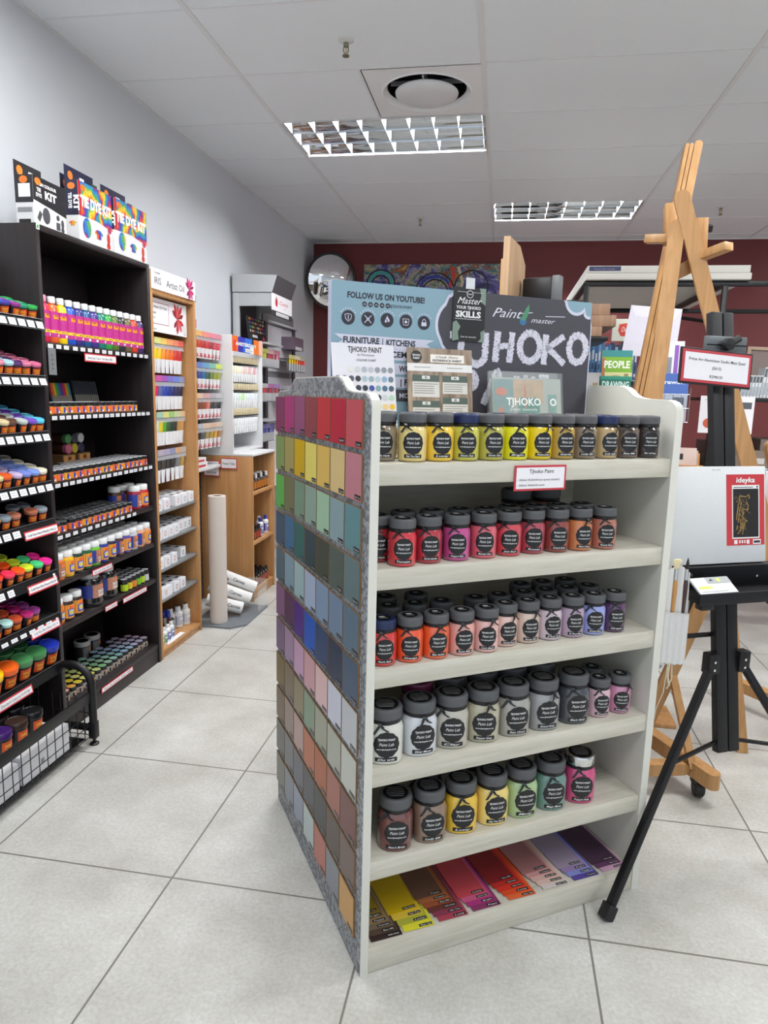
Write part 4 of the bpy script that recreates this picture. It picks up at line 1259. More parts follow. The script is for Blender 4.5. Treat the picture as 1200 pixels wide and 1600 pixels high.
for i, (h, cn, k) in enumerate(W5):
    cap_bottle(BX - .038, 2.463 + .0645 * i, .6535, h, CLB if k else CLA, '%s white-capped paint bottle in the front row of the fifth bookcase shelf' % cn, 'white-capped bottles on the fifth shelf')
    for q in (1, 2):
        cap_bottle(BX - .038 - .066 * q, 2.463 + .0645 * i, .6535, h, CLA, '%s white-capped bottle in the %s row of the fifth bookcase shelf' % (cn, ORD[q]), 'white-capped bottles behind the fifth shelf front row')
for n_, (dx, y, h, lb, cn) in enumerate([(.04, 3.09, '9a2038', CLB, 'wine red'), (.04, 3.162, 'c0242e', CLA, 'scarlet'), (.11, 3.03, '4a2a20', CLB, 'brown'), (.11, 3.10, '5a2030', CLB, 'plum'), (.115, 3.17, 'a0a0a4', CLA, 'pewter')]):
    cap_bottle(BX - dx, y, .8465, h, lb, '%s white-capped bottle at the far end of the fourth bookcase shelf' % cn, 'white-capped bottles on the fourth shelf', 1.05)
for n_, (dx, y, h) in enumerate([(.05, 2.463, 'd0722c'), (.045, 2.522, '3a241c'), (.05, 2.592, '302420')]):
    cap_bottle(BX - dx, y, .4635, h, CLA, '%s white-capped bottle from the rack on the sixth bookcase shelf' % ORD[n_], 'white-capped bottles on the sixth shelf', 1.0)
r, h = .060, .155
tub_b = MB().m(M('15161a', .12, 0, 1)).lathe([(r * .92, 0), (r, .008), (r, .02), (r * .97, .035), (r * .97, h * .66), (r, h * .72), (r * .9, h * .79), (r * .66, h * .82)], 32).mesh('jar_body', 40)
tub_l = MB().m(M('e0e2e3', .35)).lathe([(r * .72, h * .80), (r * .74, h * .81), (r * .74, h * .97), (r * .68, h), (0, h)], 32).mesh('lid', 40)
lab = label_band(r * .975, .04, h * .64, -2.2, 1.9, [(M('2c3f96', .4), 0, 1, 0, .42), (M('b07a62', .5, var=.35, scale=90), 0, 1, .42, 1), (M('e8792a', .4), .68, .92, .62, .8)], 20)
w_ = wrap_cyl(r * .975, 0, 0); lab.m(WHITE).text('TEXTURE', .020, .06, .013, w_, .0016, width=.05, bold=.04); lab.text('SHADE', .020, .044, .013, w_, .0016, width=.045, bold=.04)
lab = lab.mesh('label', 0)
for n_, (y, dx) in enumerate(((2.735, .075), (2.862, .08))):
    t = thing('large_paint_jar', 'big black white-lidded jar on the sixth bookcase shelf, beside the %s bottles' % ('orange-labelled' if n_ == 0 else 'small yellow-labelled'), 'paint jar', (BX - dx, y, .4635), -.25, 'big black jars on the sixth shelf')
    link('jar_body', tub_b, t); link('lid', tub_l, t); link('label', lab, t)
# small bottles with grey caps beside them
r, h = .0185, .062
sb = MB().m(M('17181c', .2, 0, .6)).lathe([(r, 0), (r, h * .7)], 16).mesh('glass_paint_bottle', 40)
sl = MB().m(M('1a1b1d', .4)).lathe([(r * .98, h * .7), (r * .98, h * .95), (r * .9, h)], 16); sl.m(M('a6a8ac', .3)).lathe([(r * .9, h + .0001), (0, h + .0003)], 16); sl = sl.mesh('cap', 40)
for q in range(20):
    c, rw = q % 6, q // 6
    if rw == 3: c += 3
    cn = ['a9c81c', 'c8b81c', 'd87a2a', '6ab02a', 'a8c41c', 'c0c4c8'][c % 6]
    t = thing('glass_paint_bottle', 'small black-capped bottle, %s from the big jars, %s row of sixth bookcase shelf' % (ORD[c], ORD[rw]), 'bottle', (BX - .03 - .042 * rw, 2.95 + .040 * c + (.0 if rw else 0), .463), -.2, 'small bottles on the sixth shelf', sb)
    link('cap', sl, t)
    lb = label_band(r, .006, h * .62, -1.8, 1.8, [(M(cn, .4), 0, 1, 0, 1)], 8)
    if rw == 0: lb.build('label', t, 0)
# pearl pots on the bottom shelf
r, h = .021, .046
gb = MB().m(M('b9b2aa', .4)).lathe([(r * .95, 0), (r, .002), (r, h * .6)], 16); gb.m(M('2a2a2e')); gb.rect(-r * .5, -r * .1, .004, .022, wrap_cyl(r, 0, 0), .0004, 4); gb.m(M('d88a4a')).rect(r * .1, r * .5, .012, .024, wrap_cyl(r, 0, 0), .0004, 4)
gb = gb.mesh('pearl_pot', 40)
gl = MB().m(M('161618', .35)).lathe([(r * 1.02, h * .6), (r * 1.02, h * .97), (r * .95, h), (r * .9, h)], 18); gl.m(M('999999', .25)).lathe([(r * .9, h), (0, h + .0004)], 18); gl = gl.mesh('lid', 40)
PE = ['d88a6a', 'e0a08a', 'd8a04a', 'd8c03a', 'd0cc70', 'c2c060', 'b6c878', '7ab080', '90b49a', '8ab8a8', '80aeb0', '86a8c0', '9aaec8', 'a8a8c8', 'b0a8c4', 'bca8c0', 'c0a8b8', 'b89aa8']
for c in range(16):
    for rw in range(4):
        if rw == 3 and c % 3 == 0: continue
        t = thing('pearl_pot', 'shiny-lidded pot, %s from the rack, %s row of the bottom bookcase shelf' % (ORD[c], RW[rw]), 'paint pot', (BX - .06 - .044 * rw, 2.452 + .0475 * c, .1062), -.2, 'pearl pots on the bottom shelf', gb)
        o = link('lid', gl, t); recolour(o, 1, M(PE[min(c + (rw > 1), 17)], .25, .2))
for n_, (y, dx) in enumerate(((2.93, .255), (3.025, .262))):
    t = thing('gel_jar', 'grey jar with white ring lid on the bottom shelf, %s the rack' % ('nearer' if n_ == 0 else 'farther from'), 'jar', (BX - dx, y, .106), 0, 'white ringed jars on the bottom shelf')
    MB().m(M('34353a', .3, 0, .5)).lathe([(.036, 0), (.038, .004), (.038, .075)], 24).build('jar_body', t)
    mb = MB().m(M('b9bab8', .4)).lathe([(.039, .075), (.039, .094), (.036, .097), (.030, .097)], 24); mb.m(M('3a3a3c')).lathe([(.030, .097), (0, .096)], 24); mb.build('lid', t)
    lb = label_band(.038, .01, .07, -1.5, 1.5, [(M('77787c'), 0, 1, .2, .5), (M('d88a4a'), .6, 1, .5, .7)], 10); lb.build('label', t, 0)

# tie dye kits on top of the bookcase
TD = tie_dye('tie_dye_print'); NAVY = M('22243f', .45); KBK = M('222226', .45)
def kit(y0, y1, x0, x1, h, label, cat, dark, tabh=.055, tab=(0, 1), word='TIE DYE KIT'):
    wd = y1 - y0; dp = x1 - x0
    t = thing('tie_dye_kit', label, cat, (x1, y0, BH + .0005), 0, 'tie dye kits on the bookcase')
    top = KBK if dark else NAVY
    mb = MB().m(M('dfdfe0', .45)).rbox(-dp, 0, 0, wd, 0, h, .001)
    f = face_x(0); fs = Frame((-dp, 0, 0), (1, 0, 0), (0, 0, 1))
    # aisle face
    if dark:
        mb.m(KBK).flat([(0, h * .50), (wd * .5, h * .44), (wd, h * .36), (wd, h), (0, h)], f, .0005)
    else:
        mb.m(TD).flat([(0, h * .42), (wd * .5, h * .44), (wd, h * .36), (wd, h), (0, h)], f, .0005)
        mb.m(M('b8242f')).flat([(0, h * .42), (wd * .07, h * .43), (wd * .1, h * .7), (wd * .06, h), (0, h)], f, .0007)
    # narrow end
    mb.m(top).rect(0, dp, h * (.44 if dark else .42), h, fs, .0005)
    MBC = mb
    mb = MB().m(top).box(-dp - .0006, -dp + .0006, wd * tab[0], wd * tab[1], h, h + tabh); mb.m(WHITE).rect(wd * .42, wd * .55, h + tabh * .4, h + tabh * .6, face_x(-dp + .0006), .0004)
    mb.m(M('e87a2a')).disc(wd * .16, h + tabh * .45, .017, face_x(-dp + .0006), .0005, 18)
    mb.m(M('3c4a30')).rect(wd * .78, wd * .94, h + tabh * .15, h + tabh * .6, face_x(-dp + .0006), .0005)
    mb.build('hang_tab', t, 0)
    mb = MB().m(M('f2f2f4', .5))
    if dark:
        mb.text('TIE', wd * .16, h * .70, h * .075, f, .0012, bold=.04); mb.text('DYE', wd * .16, h * .59, h * .075, f, .0012, bold=.04)
        mb.text('KIT', wd * .52, h * .60, h * .16, f, .0012, width=wd * .36, bold=.05); mb.text('HIGH COLOUR', wd * .4, h * .83, h * .065, f, .0012, width=wd * .6, bold=.04)
        mb.rect(dp * .2, dp * .85, h * .55, h * .82, fs, .001)
    else:
        mb.text(word, wd * .51, h * .60, h * .17, f, .0012, width=wd * .92, bold=.06)
        mb.text('KIT', dp * .66, h * .62, dp * .42, fs, .0012, rot=-pi / 2, bold=.05, width=h * .26); mb.text('TIE DYE', dp * .25, h * .66, dp * .26, fs, .0012, rot=-pi / 2, width=h * .26, bold=.05)
    mb.build('kit_lettering', t, 0)
    mb = MBC
    mb.m(M('e87a2a'))
    mb.disc(wd * .14, h * .90, .018, f, .0014, 18, .013); mb.disc(dp * .5, h * .90, min(.017, dp * .35), fs, .0014, 18, .013)
    G = M('4a4a50', var=.4, scale=80)
    def shirt(cx, cz, s, mt, fr):
        mb.m(mt).flat([(cx - .5 * s, cz - .5 * s), (cx + .5 * s, cz - .5 * s), (cx + .5 * s, cz + .1 * s), (cx + .8 * s, cz - .05 * s), (cx + .95 * s, cz + .25 * s), (cx + .4 * s, cz + .6 * s), (cx - .4 * s, cz + .6 * s), (cx - .95 * s, cz + .25 * s), (cx - .8 * s, cz - .05 * s), (cx - .5 * s, cz + .1 * s)], fr, .001)
    a = G if dark else TD
    mb.m(a)
    mb.disc(wd * (.36 if dark else .22), h * .25, h * .13, f, .001, 18, h * .17)
    if not dark: shirt(wd * .56, h * .20, h * .145, TD, f); shirt(dp * .5, h * .28, dp * .3, TD, fs)
    else:
        mb.disc(wd * .72, h * .30, h * .06, f, .001, 16); mb.flat([(wd * .08, h * .14), (wd * .16, h * .08), (wd * .24, h * .26), (wd * .16, h * .32)], f, .001); mb.rect(wd * .66, wd * .78, h * .04, h * .2, f, .001)
        mb.m(BLACK).rect(dp * .15, dp * .8, h * .02, h * .1, fs, .001); mb.m(M('8a8a8e')).rect(dp * .1, dp * .9, h * .25, h * .34, fs, .001)
    mb.m(M('c8342c') if not dark else G); mb.disc(wd * .86, h * .20, h * .055, f, .001, 14, h * .1); mb.disc(wd * .86, h * .07, h * .06, f, .001, 14, h * .06)
    if not dark: mb.m(M('b02858')).disc(wd * .9, h * .36, h * .06, f, .0016, 16)
    mb.build('carton', t, 0)
kit(2.428, 2.622, -1.812, -1.738, .172, 'black and white tie dye kit box standing at the near corner of the bookcase top', 'kit box', True, .055, (0, .8))
kit(2.642, 2.78, -1.90, -1.84, .165, 'second black and white kit box set back behind the near corner box', 'kit box', True, .03)
kit(2.745, 2.96, -1.90 + .06, -1.795, .215, 'navy and rainbow tie dye kit box set back between the dark and bright boxes', 'kit box', False, .06)
kit(2.70, 2.945, -1.79, -1.733, .232, 'rainbow tie dye kit box in the middle of the bookcase top, narrow end showing', 'kit box', False, .062, (0, .82))
kit(2.95, 3.232, -1.785, -1.725, .232, 'rainbow tie dye kit box on the bookcase top beside the beech case', 'kit box', False, .055, (0, .72))
thing('green_tag', 'small green and white tag on the top near corner of the bookcase', 'tag', (BX + .0004, 2.4165, 2.0), 0, None, MB().m(M('cfe0cf')).box(0, .001, -.009, .009, 0, .02).m(M('3a8a4a')).rect(-.005, .004, .004, .016, face_x(.001), .0004).mesh('green_tag', 0))

# ------------------------------------------------------------------ black rack of craft pots beside the bookcase
RY0, RY1, RXF, RXB = 1.50, 2.398, -1.705, -2.03
rk = thing('paint_rack', 'black metal shop rack with sloping shelves of craft paint pots and a wire basket foot', 'shop rack', (RXF, RY1, 0))
L = RY1 - RY0
MB().m(BLKMETAL).box(RXB - RXF, RXB - RXF + .01, -L, 0, .1, 1.98).build('back_panel', rk, 0)
for y in (-.04, -L + .02): MB().m(BLKMETAL).rbox(RXB - RXF + .01, RXB - RXF + .035, y - .015, y + .015, .0, 1.98, .002).build('upright', rk)
RSH = [1.670, 1.464, 1.257, 1.065, .917, .711, .535, .330]
SL = .27
for n_, z in enumerate(RSH):
    mb = MB().m(BLKMETAL)
    dz = .32 * SL
    mb.add([(-.006, -L, z - .006), (-.006, 0, z - .006), (-.32, 0, z - .006 + dz), (-.32, -L, z - .006 + dz), (-.006, -L, z - .009), (-.006, 0, z - .009), (-.32, 0, z - .009 + dz), (-.32, -L, z - .009 + dz)], [(0, 1, 2, 3), (7, 6, 5, 4), (0, 4, 5, 1), (2, 6, 7, 3), (1, 5, 6, 2), (0, 3, 7, 4)])
    mb.m(M('55575a', .3, .6)).tube([(-.004, -L, z + .006), (-.004, 0, z + .006)], .0022, 8)
    sh = mb.build('shelf', rk, 0)
    st = MB().m(BLKMETAL)
    st.add([(-.003, -L, z), (-.003, 0, z), (.008, 0, z - .034), (.008, -L, z - .034), (-.006, -L, z), (-.006, 0, z), (.005, 0, z - .034), (.005, -L, z - .034)], [(0, 3, 2, 1), (4, 5, 6, 7), (0, 1, 5, 4), (2, 3, 7, 6), (1, 2, 6, 5), (0, 4, 7, 3)])
    strip = st.build('label_strip', rk, 0)
    if n_ < 7:
        for q in range(8):
            if n_ == 4 and q < 4: continue
            if n_ == 5 and 0 < q < 5: continue
            w1 = .037 if n_ < 5 else .032
            price_tag(strip, (.0043, -.028 - .0492 * q, z - .017), w1 if not (n_ >= 5 and q == 0) else .012, .025 if n_ < 6 else .014, slant=.31 - .62 * 1 if False else -.31)
# foot frame with its wire basket
mb = MB().m(BLKMETAL)
xo = -1.565 - RXF
arch = [(-.0, -.028, .300), (.008, -.028, .318), (.02, -.028, .331)] + [(xo - .085 + .085 * sin(a), -.028, .25 + .085 * cos(a)) for a in [pi / 2 * q / 10 for q in range(11)]] + [(xo, -.028, .06)]
mb.tube(arch, .0155, 12)
mb.rbox(xo - .0155, xo + .0155, -.0435, -.0125, .028, .10, .004); mb.rbox(-.06, xo, -.04, -.015, .06, .082, .003)
mb.build('end_frame', rk)
mb = MB().m(BLKMETAL).lathe([(.018, 0), (.019, .004), (.014, .009), (.006, .011), (.006, .03)], 18, (xo, -.028, 0)); mb.build('levelling_foot', rk)
mb = MB().m(BLKMETAL).rbox(xo - .006, xo + .004, -L, -.03, .188, .232, .002); mb.build('front_rail', rk)
mb = MB().m(M('232426', .35, .5))
for q in range(18): mb.tube([(xo - .002, -.085 - .0455 * q, .19), (xo - .002, -.085 - .0455 * q, .045), (xo - .02, -.085 - .0455 * q, .04)], .0018, 5)
for z in (.045, .092, .14): mb.tube([(xo - .0005, -L, z), (xo - .0005, -.05, z), (xo - .02, -.04, z), (-.05, -.04, z)], .0018, 5)
for q in range(5): mb.tube([(xo - .03 - .035 * q, -.04, .045), (xo - .03 - .035 * q, -.04, .21)], .0018, 5)
mb.build('wire_basket', rk)
# wire back of the basket
mb = MB().m(M('232426', .35, .5))
for q in range(16): mb.tube([(-.10, -.03 - .05 * q, .05), (-.10, -.03 - .05 * q, .30)], .0016, 5)
for z in (.08, .14, .2, .26): mb.tube([(-.10, -L, z), (-.10, -.02, z)], .0016, 5)
mb.build('basket_back', rk)
MB().m(BLKMETAL).box(-.28, xo - .02, -L, -.06, .034, .038).build('basket_floor', rk, 0)

ORP = M('d8531f', .4, var=.12, scale=80)
def craft_protos(r, h, lidh, silver=False):
    body = MB().m(M('1b1a1c', .35)).lathe([(r * .80, 0), (r * .82, .002), (r * .93, h - lidh)], 22)
    body.m(ORP)
    z0, z1 = h * .10, h * .62
    w0 = wrap_cyl(r * .93, 0, 0)
    def wt(a, b_, l=0.0):
        rr = r * (.82 + .11 * (b_ / (h - lidh)))
        t = a / rr
        return Vector(((rr + l) * cos(t), (rr + l) * sin(t), b_))
    body.rect(-r * .45, r * .85, z0, z1, wt, .0005, 8)
    body.m(M('f0c23a' if not silver else '9aa2b8', .4)).text('DALA', r * .2, z0 + (z1 - z0) * .55, (z1 - z0) * .22, wt, .001, width=r * .8, bold=.04); body.text('CRAFT', r * .2, z0 + (z1 - z0) * .2, (z1 - z0) * .2, wt, .001, width=r * .8, bold=.04)
    lid = MB().m(M('888888', .28, 0, .3)).lathe([(r * .97, h - lidh), (r, h - lidh + .001), (r, h - .003), (r * .95, h - .0005), (r * .88, h), (r * .84, h - .002), (0, h - .002)], 24)
    return body.mesh('craft_pot', 40), lid.mesh('lid', 40)
CP, CPL = craft_protos(.0245, .047, .013)
BP, BPL = craft_protos(.0385, .088, .024)
def craft(P, x, y, z, h, label, group, nm='craft_pot', rz=None, liftcol=None):
    t = thing(nm, label, 'paint pot', (x, y, z), random.uniform(-.9, .0) if rz is None else rz, group, P[0])
    t.rotation_euler = (0, math.atan(SL) if z > .31 else 0, t.rotation_euler.z)
    o = link('lid', P[1], t); recolour(o, 0, M(h, .28, 0, .3))
    return t
RACKC = {0: ['2f9e4c green', '1f8d68 sea green', '8d2f86 magenta', '44389c indigo', '2b68cc blue', '3a62b8 cobalt', '703090 purple'],
         1: ['d26a90 rose', 'd57a9a pink', '583069 plum', 'a9cdd4 icy blue', 'd88aa0 blush', '9ab8c8 sky', 'c05a80 raspberry'],
         2: ['5cc0dc cyan', '7b4ec0 violet', 'b8c2bf pale grey', '66473a brown', 'd6c69c cream', '9fc6d2 light blue', '8a9aa0 grey'],
         3: ['e4decb ivory', '7d9ae0 cornflower', '7c8cd6 lavender blue', 'c6b4d6 lilac', 'e6622a orange', 'd8c890 buff', 'b090c0 mauve']}
for n_ in range(4):
    z = RSH[n_]
    for c in range(6):
        for rw in range(4):
            # what the photograph's frame cuts off is left out
            if c + 1.1 * rw > 5.2: continue
            h, cn = RACKC[n_][c].split(' ', 1)
            x = RXF - .033 - .0505 * rw
            craft((CP, CPL), x, RY1 - .030 - .0492 * c, z + .0005 + (RXF - x - .006) * SL, h, '%s-lidded craft pot, %s on the %s rack shelf, %s from the bookcase' % (cn, ['at the front', 'second deep', 'third deep', 'fourth deep'][rw], ORD[n_], ORD[c]), '%s-lidded craft pots on the %s rack shelf' % (cn, ORD[n_]))
def rz_(n_, x): return RSH[n_] + .0005 + (RXF - x - .006) * SL
for k, (x, c, h, cn, st) in enumerate([(RXF - .036, .04, '8f979f', 'silver', 0), (RXF - .036, .094, 'b2674c', 'copper', 0), (RXF - .036, .19, 'b07058', 'bronze', 0), (RXF - .036, .243, '8a98a2', 'steel', 0), (RXF - .036, .30, 'b08030', 'gold', 0), (RXF - .09, .12, '7d8288', 'pewter', 0), (RXF - .09, .07, '6a7078', 'gunmetal', 0)]):
    craft((CP, CPL), x, RY1 - c, rz_(4, x), h, '%s-lidded metallic craft pot on the sparse fifth rack shelf' % cn, 'metallic craft pots on the fifth rack shelf')
NEON = ['ff2f9c magenta', '4fd084 mint', 'd6ea3a yellow-green', 'ff5a1e orange', 'ff3a5c coral red', 'f0402c red', 'e8d030 yellow']
for c in range(6):
    for rw in range(3):
        if c + rw * 1.1 > 5.2: continue
        h, cn = NEON[c].split(' ', 1)
        x = RXF - .034 - .054 * rw
        if rw == 2 and c < 2: continue
        craft((CP, CPL), x, RY1 - .038 - .0525 * c, rz_(5, x), h, 'neon %s-lidded craft pot, %s on the sixth rack shelf' % (cn, ['at the front', 'second deep', 'third deep'][rw]), 'neon %s craft pots on the sixth rack shelf' % cn)
GLI = ['8a3a80 violet', 'bb2a72 raspberry', 'c8502f copper red', 'b4dbd6 pale aqua', '2a2a30 black', 'a0a8b0 silver']
for c in range(6):
    for rw in range(3):
        if c + rw * 1.1 > 5: continue
        h, cn = GLI[c].split(' ', 1)
        x = RXF - .034 - .053 * rw
        craft((CP, CPL), x, RY1 - .115 - .0525 * c + .0 * rw, rz_(6, x), h, 'glittery %s-lidded craft pot, %s on the seventh rack shelf' % (cn, ['at the front', 'second deep', 'third deep'][rw]), 'glitter %s craft pots on the seventh rack shelf' % cn)
BIG = ['1c2f9c royal blue', '3d7a48 green', '43804e leaf green', 'e6611c orange', 'f0c318 yellow', 'f2dc16 bright yellow']
for c in range(6):
    for rw in range(2):
        if c + rw > 5: continue
        h, cn = BIG[c].split(' ', 1)
        x = RXF - .043 - .079 * rw
        craft((BP, BPL), x, RY1 - .040 - .0790 * c, rz_(7, x), h, 'large %s-lidded craft paint tub, %s on the lowest sloping rack shelf' % (cn, ['at the front', 'behind its twin'][rw]), 'large %s tubs on the lowest sloping shelf' % cn, 'craft_tub', -.45)
for k, (dx, y, h, cn) in enumerate([(.0, 2.155, '17171a', 'black'), (0.0, 2.072, '3a2a24', 'dark brown'), (.0, 1.99, '3f1f66', 'purple'), (-.085, 2.165, '1a1a1d', 'jet black'), (-.085, 2.08, '2a2522', 'brown black'), (-.085, 1.995, '222226', 'charcoal')]):
    craft((BP, BPL), -1.675 + dx, y, .1505, h, 'large %s-lidded tub standing on the white cartons in the wire basket' % cn, 'large dark tubs in the wire basket', 'craft_tub', -.3)
# white cartons in the basket
for n_, (x0, x1, y0, y1, z1, lab) in enumerate([(-1.64, -1.592, 1.98, 2.25, .148, 'white carton behind the wire of the basket, nearest the end frame'), (-1.64, -1.592, 1.68, 1.965, .14, 'white carton along the wire basket, farther from the end frame'), (-1.80, -1.645, 1.70, 2.235, .149, 'wide white carton lying at the back of the wire basket under the dark tubs')]):
    mb = MB().m(M('dfe0e4', .5, var=.03)).rbox(x0, x1, y0, y1, .039, z1, .003)
    mb.m(M('8a8c90')).rect(y0 + .1, y0 + .12, .07, .09, face_x(x1), .0003)
    o = thing('white_carton', lab.replace('nearest', 'next to'), 'carton', ((x0 + x1) / 2, (y0 + y1) / 2, .039), 0, 'white cartons in the basket')
    mb.v = [(a - (x0 + x1) / 2, b_ - (y0 + y1) / 2, c - .039) for a, b_, c in mb.v]
    mb.build('carton', o, 0)
# signs clipped on the rack strips
wall_sign('price_sign', 'white label strip clipped above the red sign on the fifth rack shelf', 2.235, 2.345, .902, .917, RXF - .001, ['Dimensional Flow Paint'], 'label', False, -.31)
for n_, (z, y0, y1, tx, wd_) in enumerate([(.868, 2.21, 2.405, 'Craft Paint 50ml (Metallic) R46.22', 'fifth'), (.662, 2.21, 2.385, 'Craft Paint 50ml (Neon) R36.76', 'sixth'), (.488, 2.21, 2.383, 'Craft Paint 50ml (Glitter) R53.14', 'seventh'), (.286, 1.98, 2.20, 'Paint (Standard Colours) R107.80', 'lowest sloping')]):
    wall_sign('price_sign', 'red-bordered price sign clipped to the %s rack shelf' % wd_, y0, y1, z, z + .034, RXF + .009, [tx], slant=-.2)

# ------------------------------------------------------------------ beech case of oil paints next to the bookcase
IX, IY0, IY1, IH = -1.72, 3.243, 3.748, 2.005
ib = thing('oil_paint_case', 'tall narrow beech shelf case of oil paints next to the dark bookcase', 'shelf case', (IX, IY0, 0))
IW, IDP = IY1 - IY0, IX - WX - .003
for y in (0, IW - .02): MB().m(BEECH).rbox(-IDP, 0, y, y + .02, 0, IH, .0015).build('side_panel', ib)
MB().m(wood('beech_back', 'a8763f', 'bb8850')).box(-IDP, -IDP + .006, .02, IW - .02, .03, IH).build('back_panel', ib, 0)
MB().m(BEECH).rbox(-IDP + .006, -.004, .02, IW - .02, IH - .11, IH - .092, .001).build('top_panel', ib)
MB().m(BEECH).rbox(-IDP + .006, -.002, .02, IW - .02, .032, .05, .001).rbox(-.025, -.008, .02, IW - .02, .001, .033, .001).build('base_panel', ib)
GS = [.795, .64, .482, .316]
for z in GS: MB().m(GREYMETAL).rbox(-IDP + .006, -.012, .0205, IW - .0205, z - .014, z, .002).build('metal_shelf', ib)
mb = MB().m(M('6a4a28'))
for q in range(30): mb.lathe([(.0, -.0004), (.0022, -.0004), (.0022, 0)], 8, (0, 0, 0), Matrix.Translation((-.055, IW - .0202, .15 + q * .055)) @ Matrix.Rotation(pi / 2, 4, 'X'))
mb.build('peg_holes', ib, 0)
PETAL = [M('c22a6a', .4, var=.2), M('d85a90', .4, var=.2), M('8a2a4a', .4, var=.2)]
PETR = [M('c0353c', .4, var=.25), M('d8646a', .4, var=.2), M('8e2a30', .4, var=.2)]
def petals(mb, f, cx, cz, s, mats, lift=.001):
    for q, (a, l, w_, k) in enumerate([(110, 1.0, .35, 0), (80, .9, .4, 1), (50, 1.05, .35, 0), (20, .9, .3, 2), (140, .8, .3, 2), (-20, .9, .32, 0), (-50, .95, .34, 1), (-90, .9, .36, 0), (-130, .7, .3, 2)]):
        t = radians(a); dx, dz = cos(t), sin(t)
        mb.m(mats[k])
        pts = [(cx, cz)]
        for b_, e in ((.35, .6), (.7, 1.0), (1.0, .35)): pts.append((cx + s * (dx * l * b_ - dz * w_ * e * .5), cz + s * (dz * l * b_ + dx * w_ * e * .5)))
        for b_, e in ((1.05, .0), (.75, .9), (.4, .5)): pts.append((cx + s * (dx * l * b_ + dz * w_ * e * .5), cz + s * (dz * l * b_ - dx * w_ * e * .5)))
        mb.flat(pts[::-1], f, lift + .0002 * q)
hd = thing('header_sign', 'white header sign with pink petals across the top of the beech oil paint case', 'sign', (IX + .0015, IY0 + .005, IH - .088))
f = face_x(.002)
mb = MB().m(PAPER).box(0, .002, 0, IW - .012, 0, .1)
mb.m(M('3a3d44')); mb.text('IRIS', .03, .026, .034, f, .0006, align='L'); mb.text('Artist Oil', .155, .026, .034, f, .0006, align='L', width=.20); mb.text('Cranfield', .03, .074, .012, f, .0006, align='L'); mb.build('sign_card', hd, 0)
mb = MB(); petals(mb, f, .415, .05, .062, PETAL); mb.build('printed_flower', hd, 0)
cd = thing('info_card', 'white card with red petals below the header of the beech oil paint case', 'card', (IX - .04, IY0 + .038, 1.717))
cw = .43
mb = MB().m(PAPER).box(0, .002, 0, cw, 0, .168); mb.m(M('9a3a44')).rect(.0, .22, .145, .148, f, .0004); mb.rect(.0, .22, .040, .043, f, .0004); mb.rect(.218, .221, .04, .148, f, .0004); mb.build('sign_card', cd, 0)
mb = MB().m(INK); mb.text('Fine Artist Oil Paint', .012, .118, .015, f, .0006, align='L', width=.19); mb.text('From R58.40', .012, .09, .010, f, .0006, align='L'); mb.text('to R250.24', .012, .066, .010, f, .0006, align='L'); mb.text('made in England', .012, .012, .008, f, .0006, align='L'); mb.build('printed_text', cd, 0)
mb = MB(); petals(mb, f, .315, .085, .082, PETR); mb.m(PAPER).rect(.395, .425, .012, .06, f, .003); mb.build('printed_flower', cd, 0)

# hanging trays of paint tubes
def tube_protos(wd, h):
    """a paint tube hanging cap up: crimped foot, round shoulder, cap; slot 0 colour, 1 white sleeve"""
    mb = MB().m(M('888888', .3, 0, .3))
    def ring(z, rx, ry, n=14): return [(ry * cos(2 * pi * i / n), rx * sin(2 * pi * i / n), z) for i in range(n)]
    def loft(rs):
        n = 14
        vs = [p for z, rx, ry in rs for p in ring(z, rx, ry)]
        mb.add(vs, [(j * n + i, j * n + (i + 1) % n, (j + 1) * n + (i + 1) % n, (j + 1) * n + i) for j in range(len(rs) - 1) for i in range(n)])
    w2 = wd / 2
    loft([(-h * .52, w2 * .96, w2 * .55), (-h * .16, w2 * .92, w2 * .8), (-h * .12, w2 * .75, w2 * .7), (-h * .1, w2 * .4, w2 * .4)])
    mb.m(M('e9e9ec', .35)); loft([(-h, w2 * 1.0, .001), (-h * .95, w2, .002), (-h * .52, w2 * .965, w2 * .56)])
    me = mb.mesh('paint_tube', 50)
    mb = MB().m(M('2a2a2c', .4)); loft([(-h * .1, w2 * .36, w2 * .36), (0, w2 * .34, w2 * .34)]); mb.lathe([(w2 * .34, -.0005), (0, 0)], 14)
    return me, mb.mesh('cap', 40)
def tray(name, x, y0, y1, z, cols, me, cap, strip_cols, place, group, redband=False, blackcaps=False, swm=None, cat='paint tube'):
    t = thing('tube_tray', 'clear hanging tray with coloured strip, %s' % place, 'display tray', (x, y0, z), 0, 'hanging tube trays')
    wd = y1 - y0
    mb = MB().m(M('c9cbd0', .3))
    mb.box(-.155, .0, 0, wd, -.002, .0)
    n = len(strip_cols)
    for q, h in enumerate(strip_cols):
        mb.m(M(h, .4, var=.1)).box(.0, .0025, wd * q / n, wd * (q + 1) / n, -.006, .026)
    mb.build('price_strip', t, 0)
    mb = MB().m(clear('clear_acrylic', 'e8ecf0', .35, .1)).box(-.004, .001, .0, wd, -.03, -.008); mb.box(-.155, -.0, -.002, 0, -.03, .02); mb.box(-.155, -.0, wd, wd + .002, -.03, .02); mb.build('tray_front', t, 0)
    n = len(cols)
    for q, c in enumerate(cols):
        h, cn = c.split(' ', 1)
        o = thing(name, '%s %s in the tray %s, %s along' % (cn, cat, place, ORD[q]), cat, (x - .016, y0 + wd * (q + .5) / n, z - .0045), random.uniform(-.15, .15), 'tubes in the tray ' + place, me)
        recolour(o, 0, M(h, .3, 0, .3))
        if swm: recolour(o, 1, swm)
        link('cap', cap, o)
        if swm: link('red_band', RFOOT, o)
IT, ICAP = tube_protos(.043, .15)
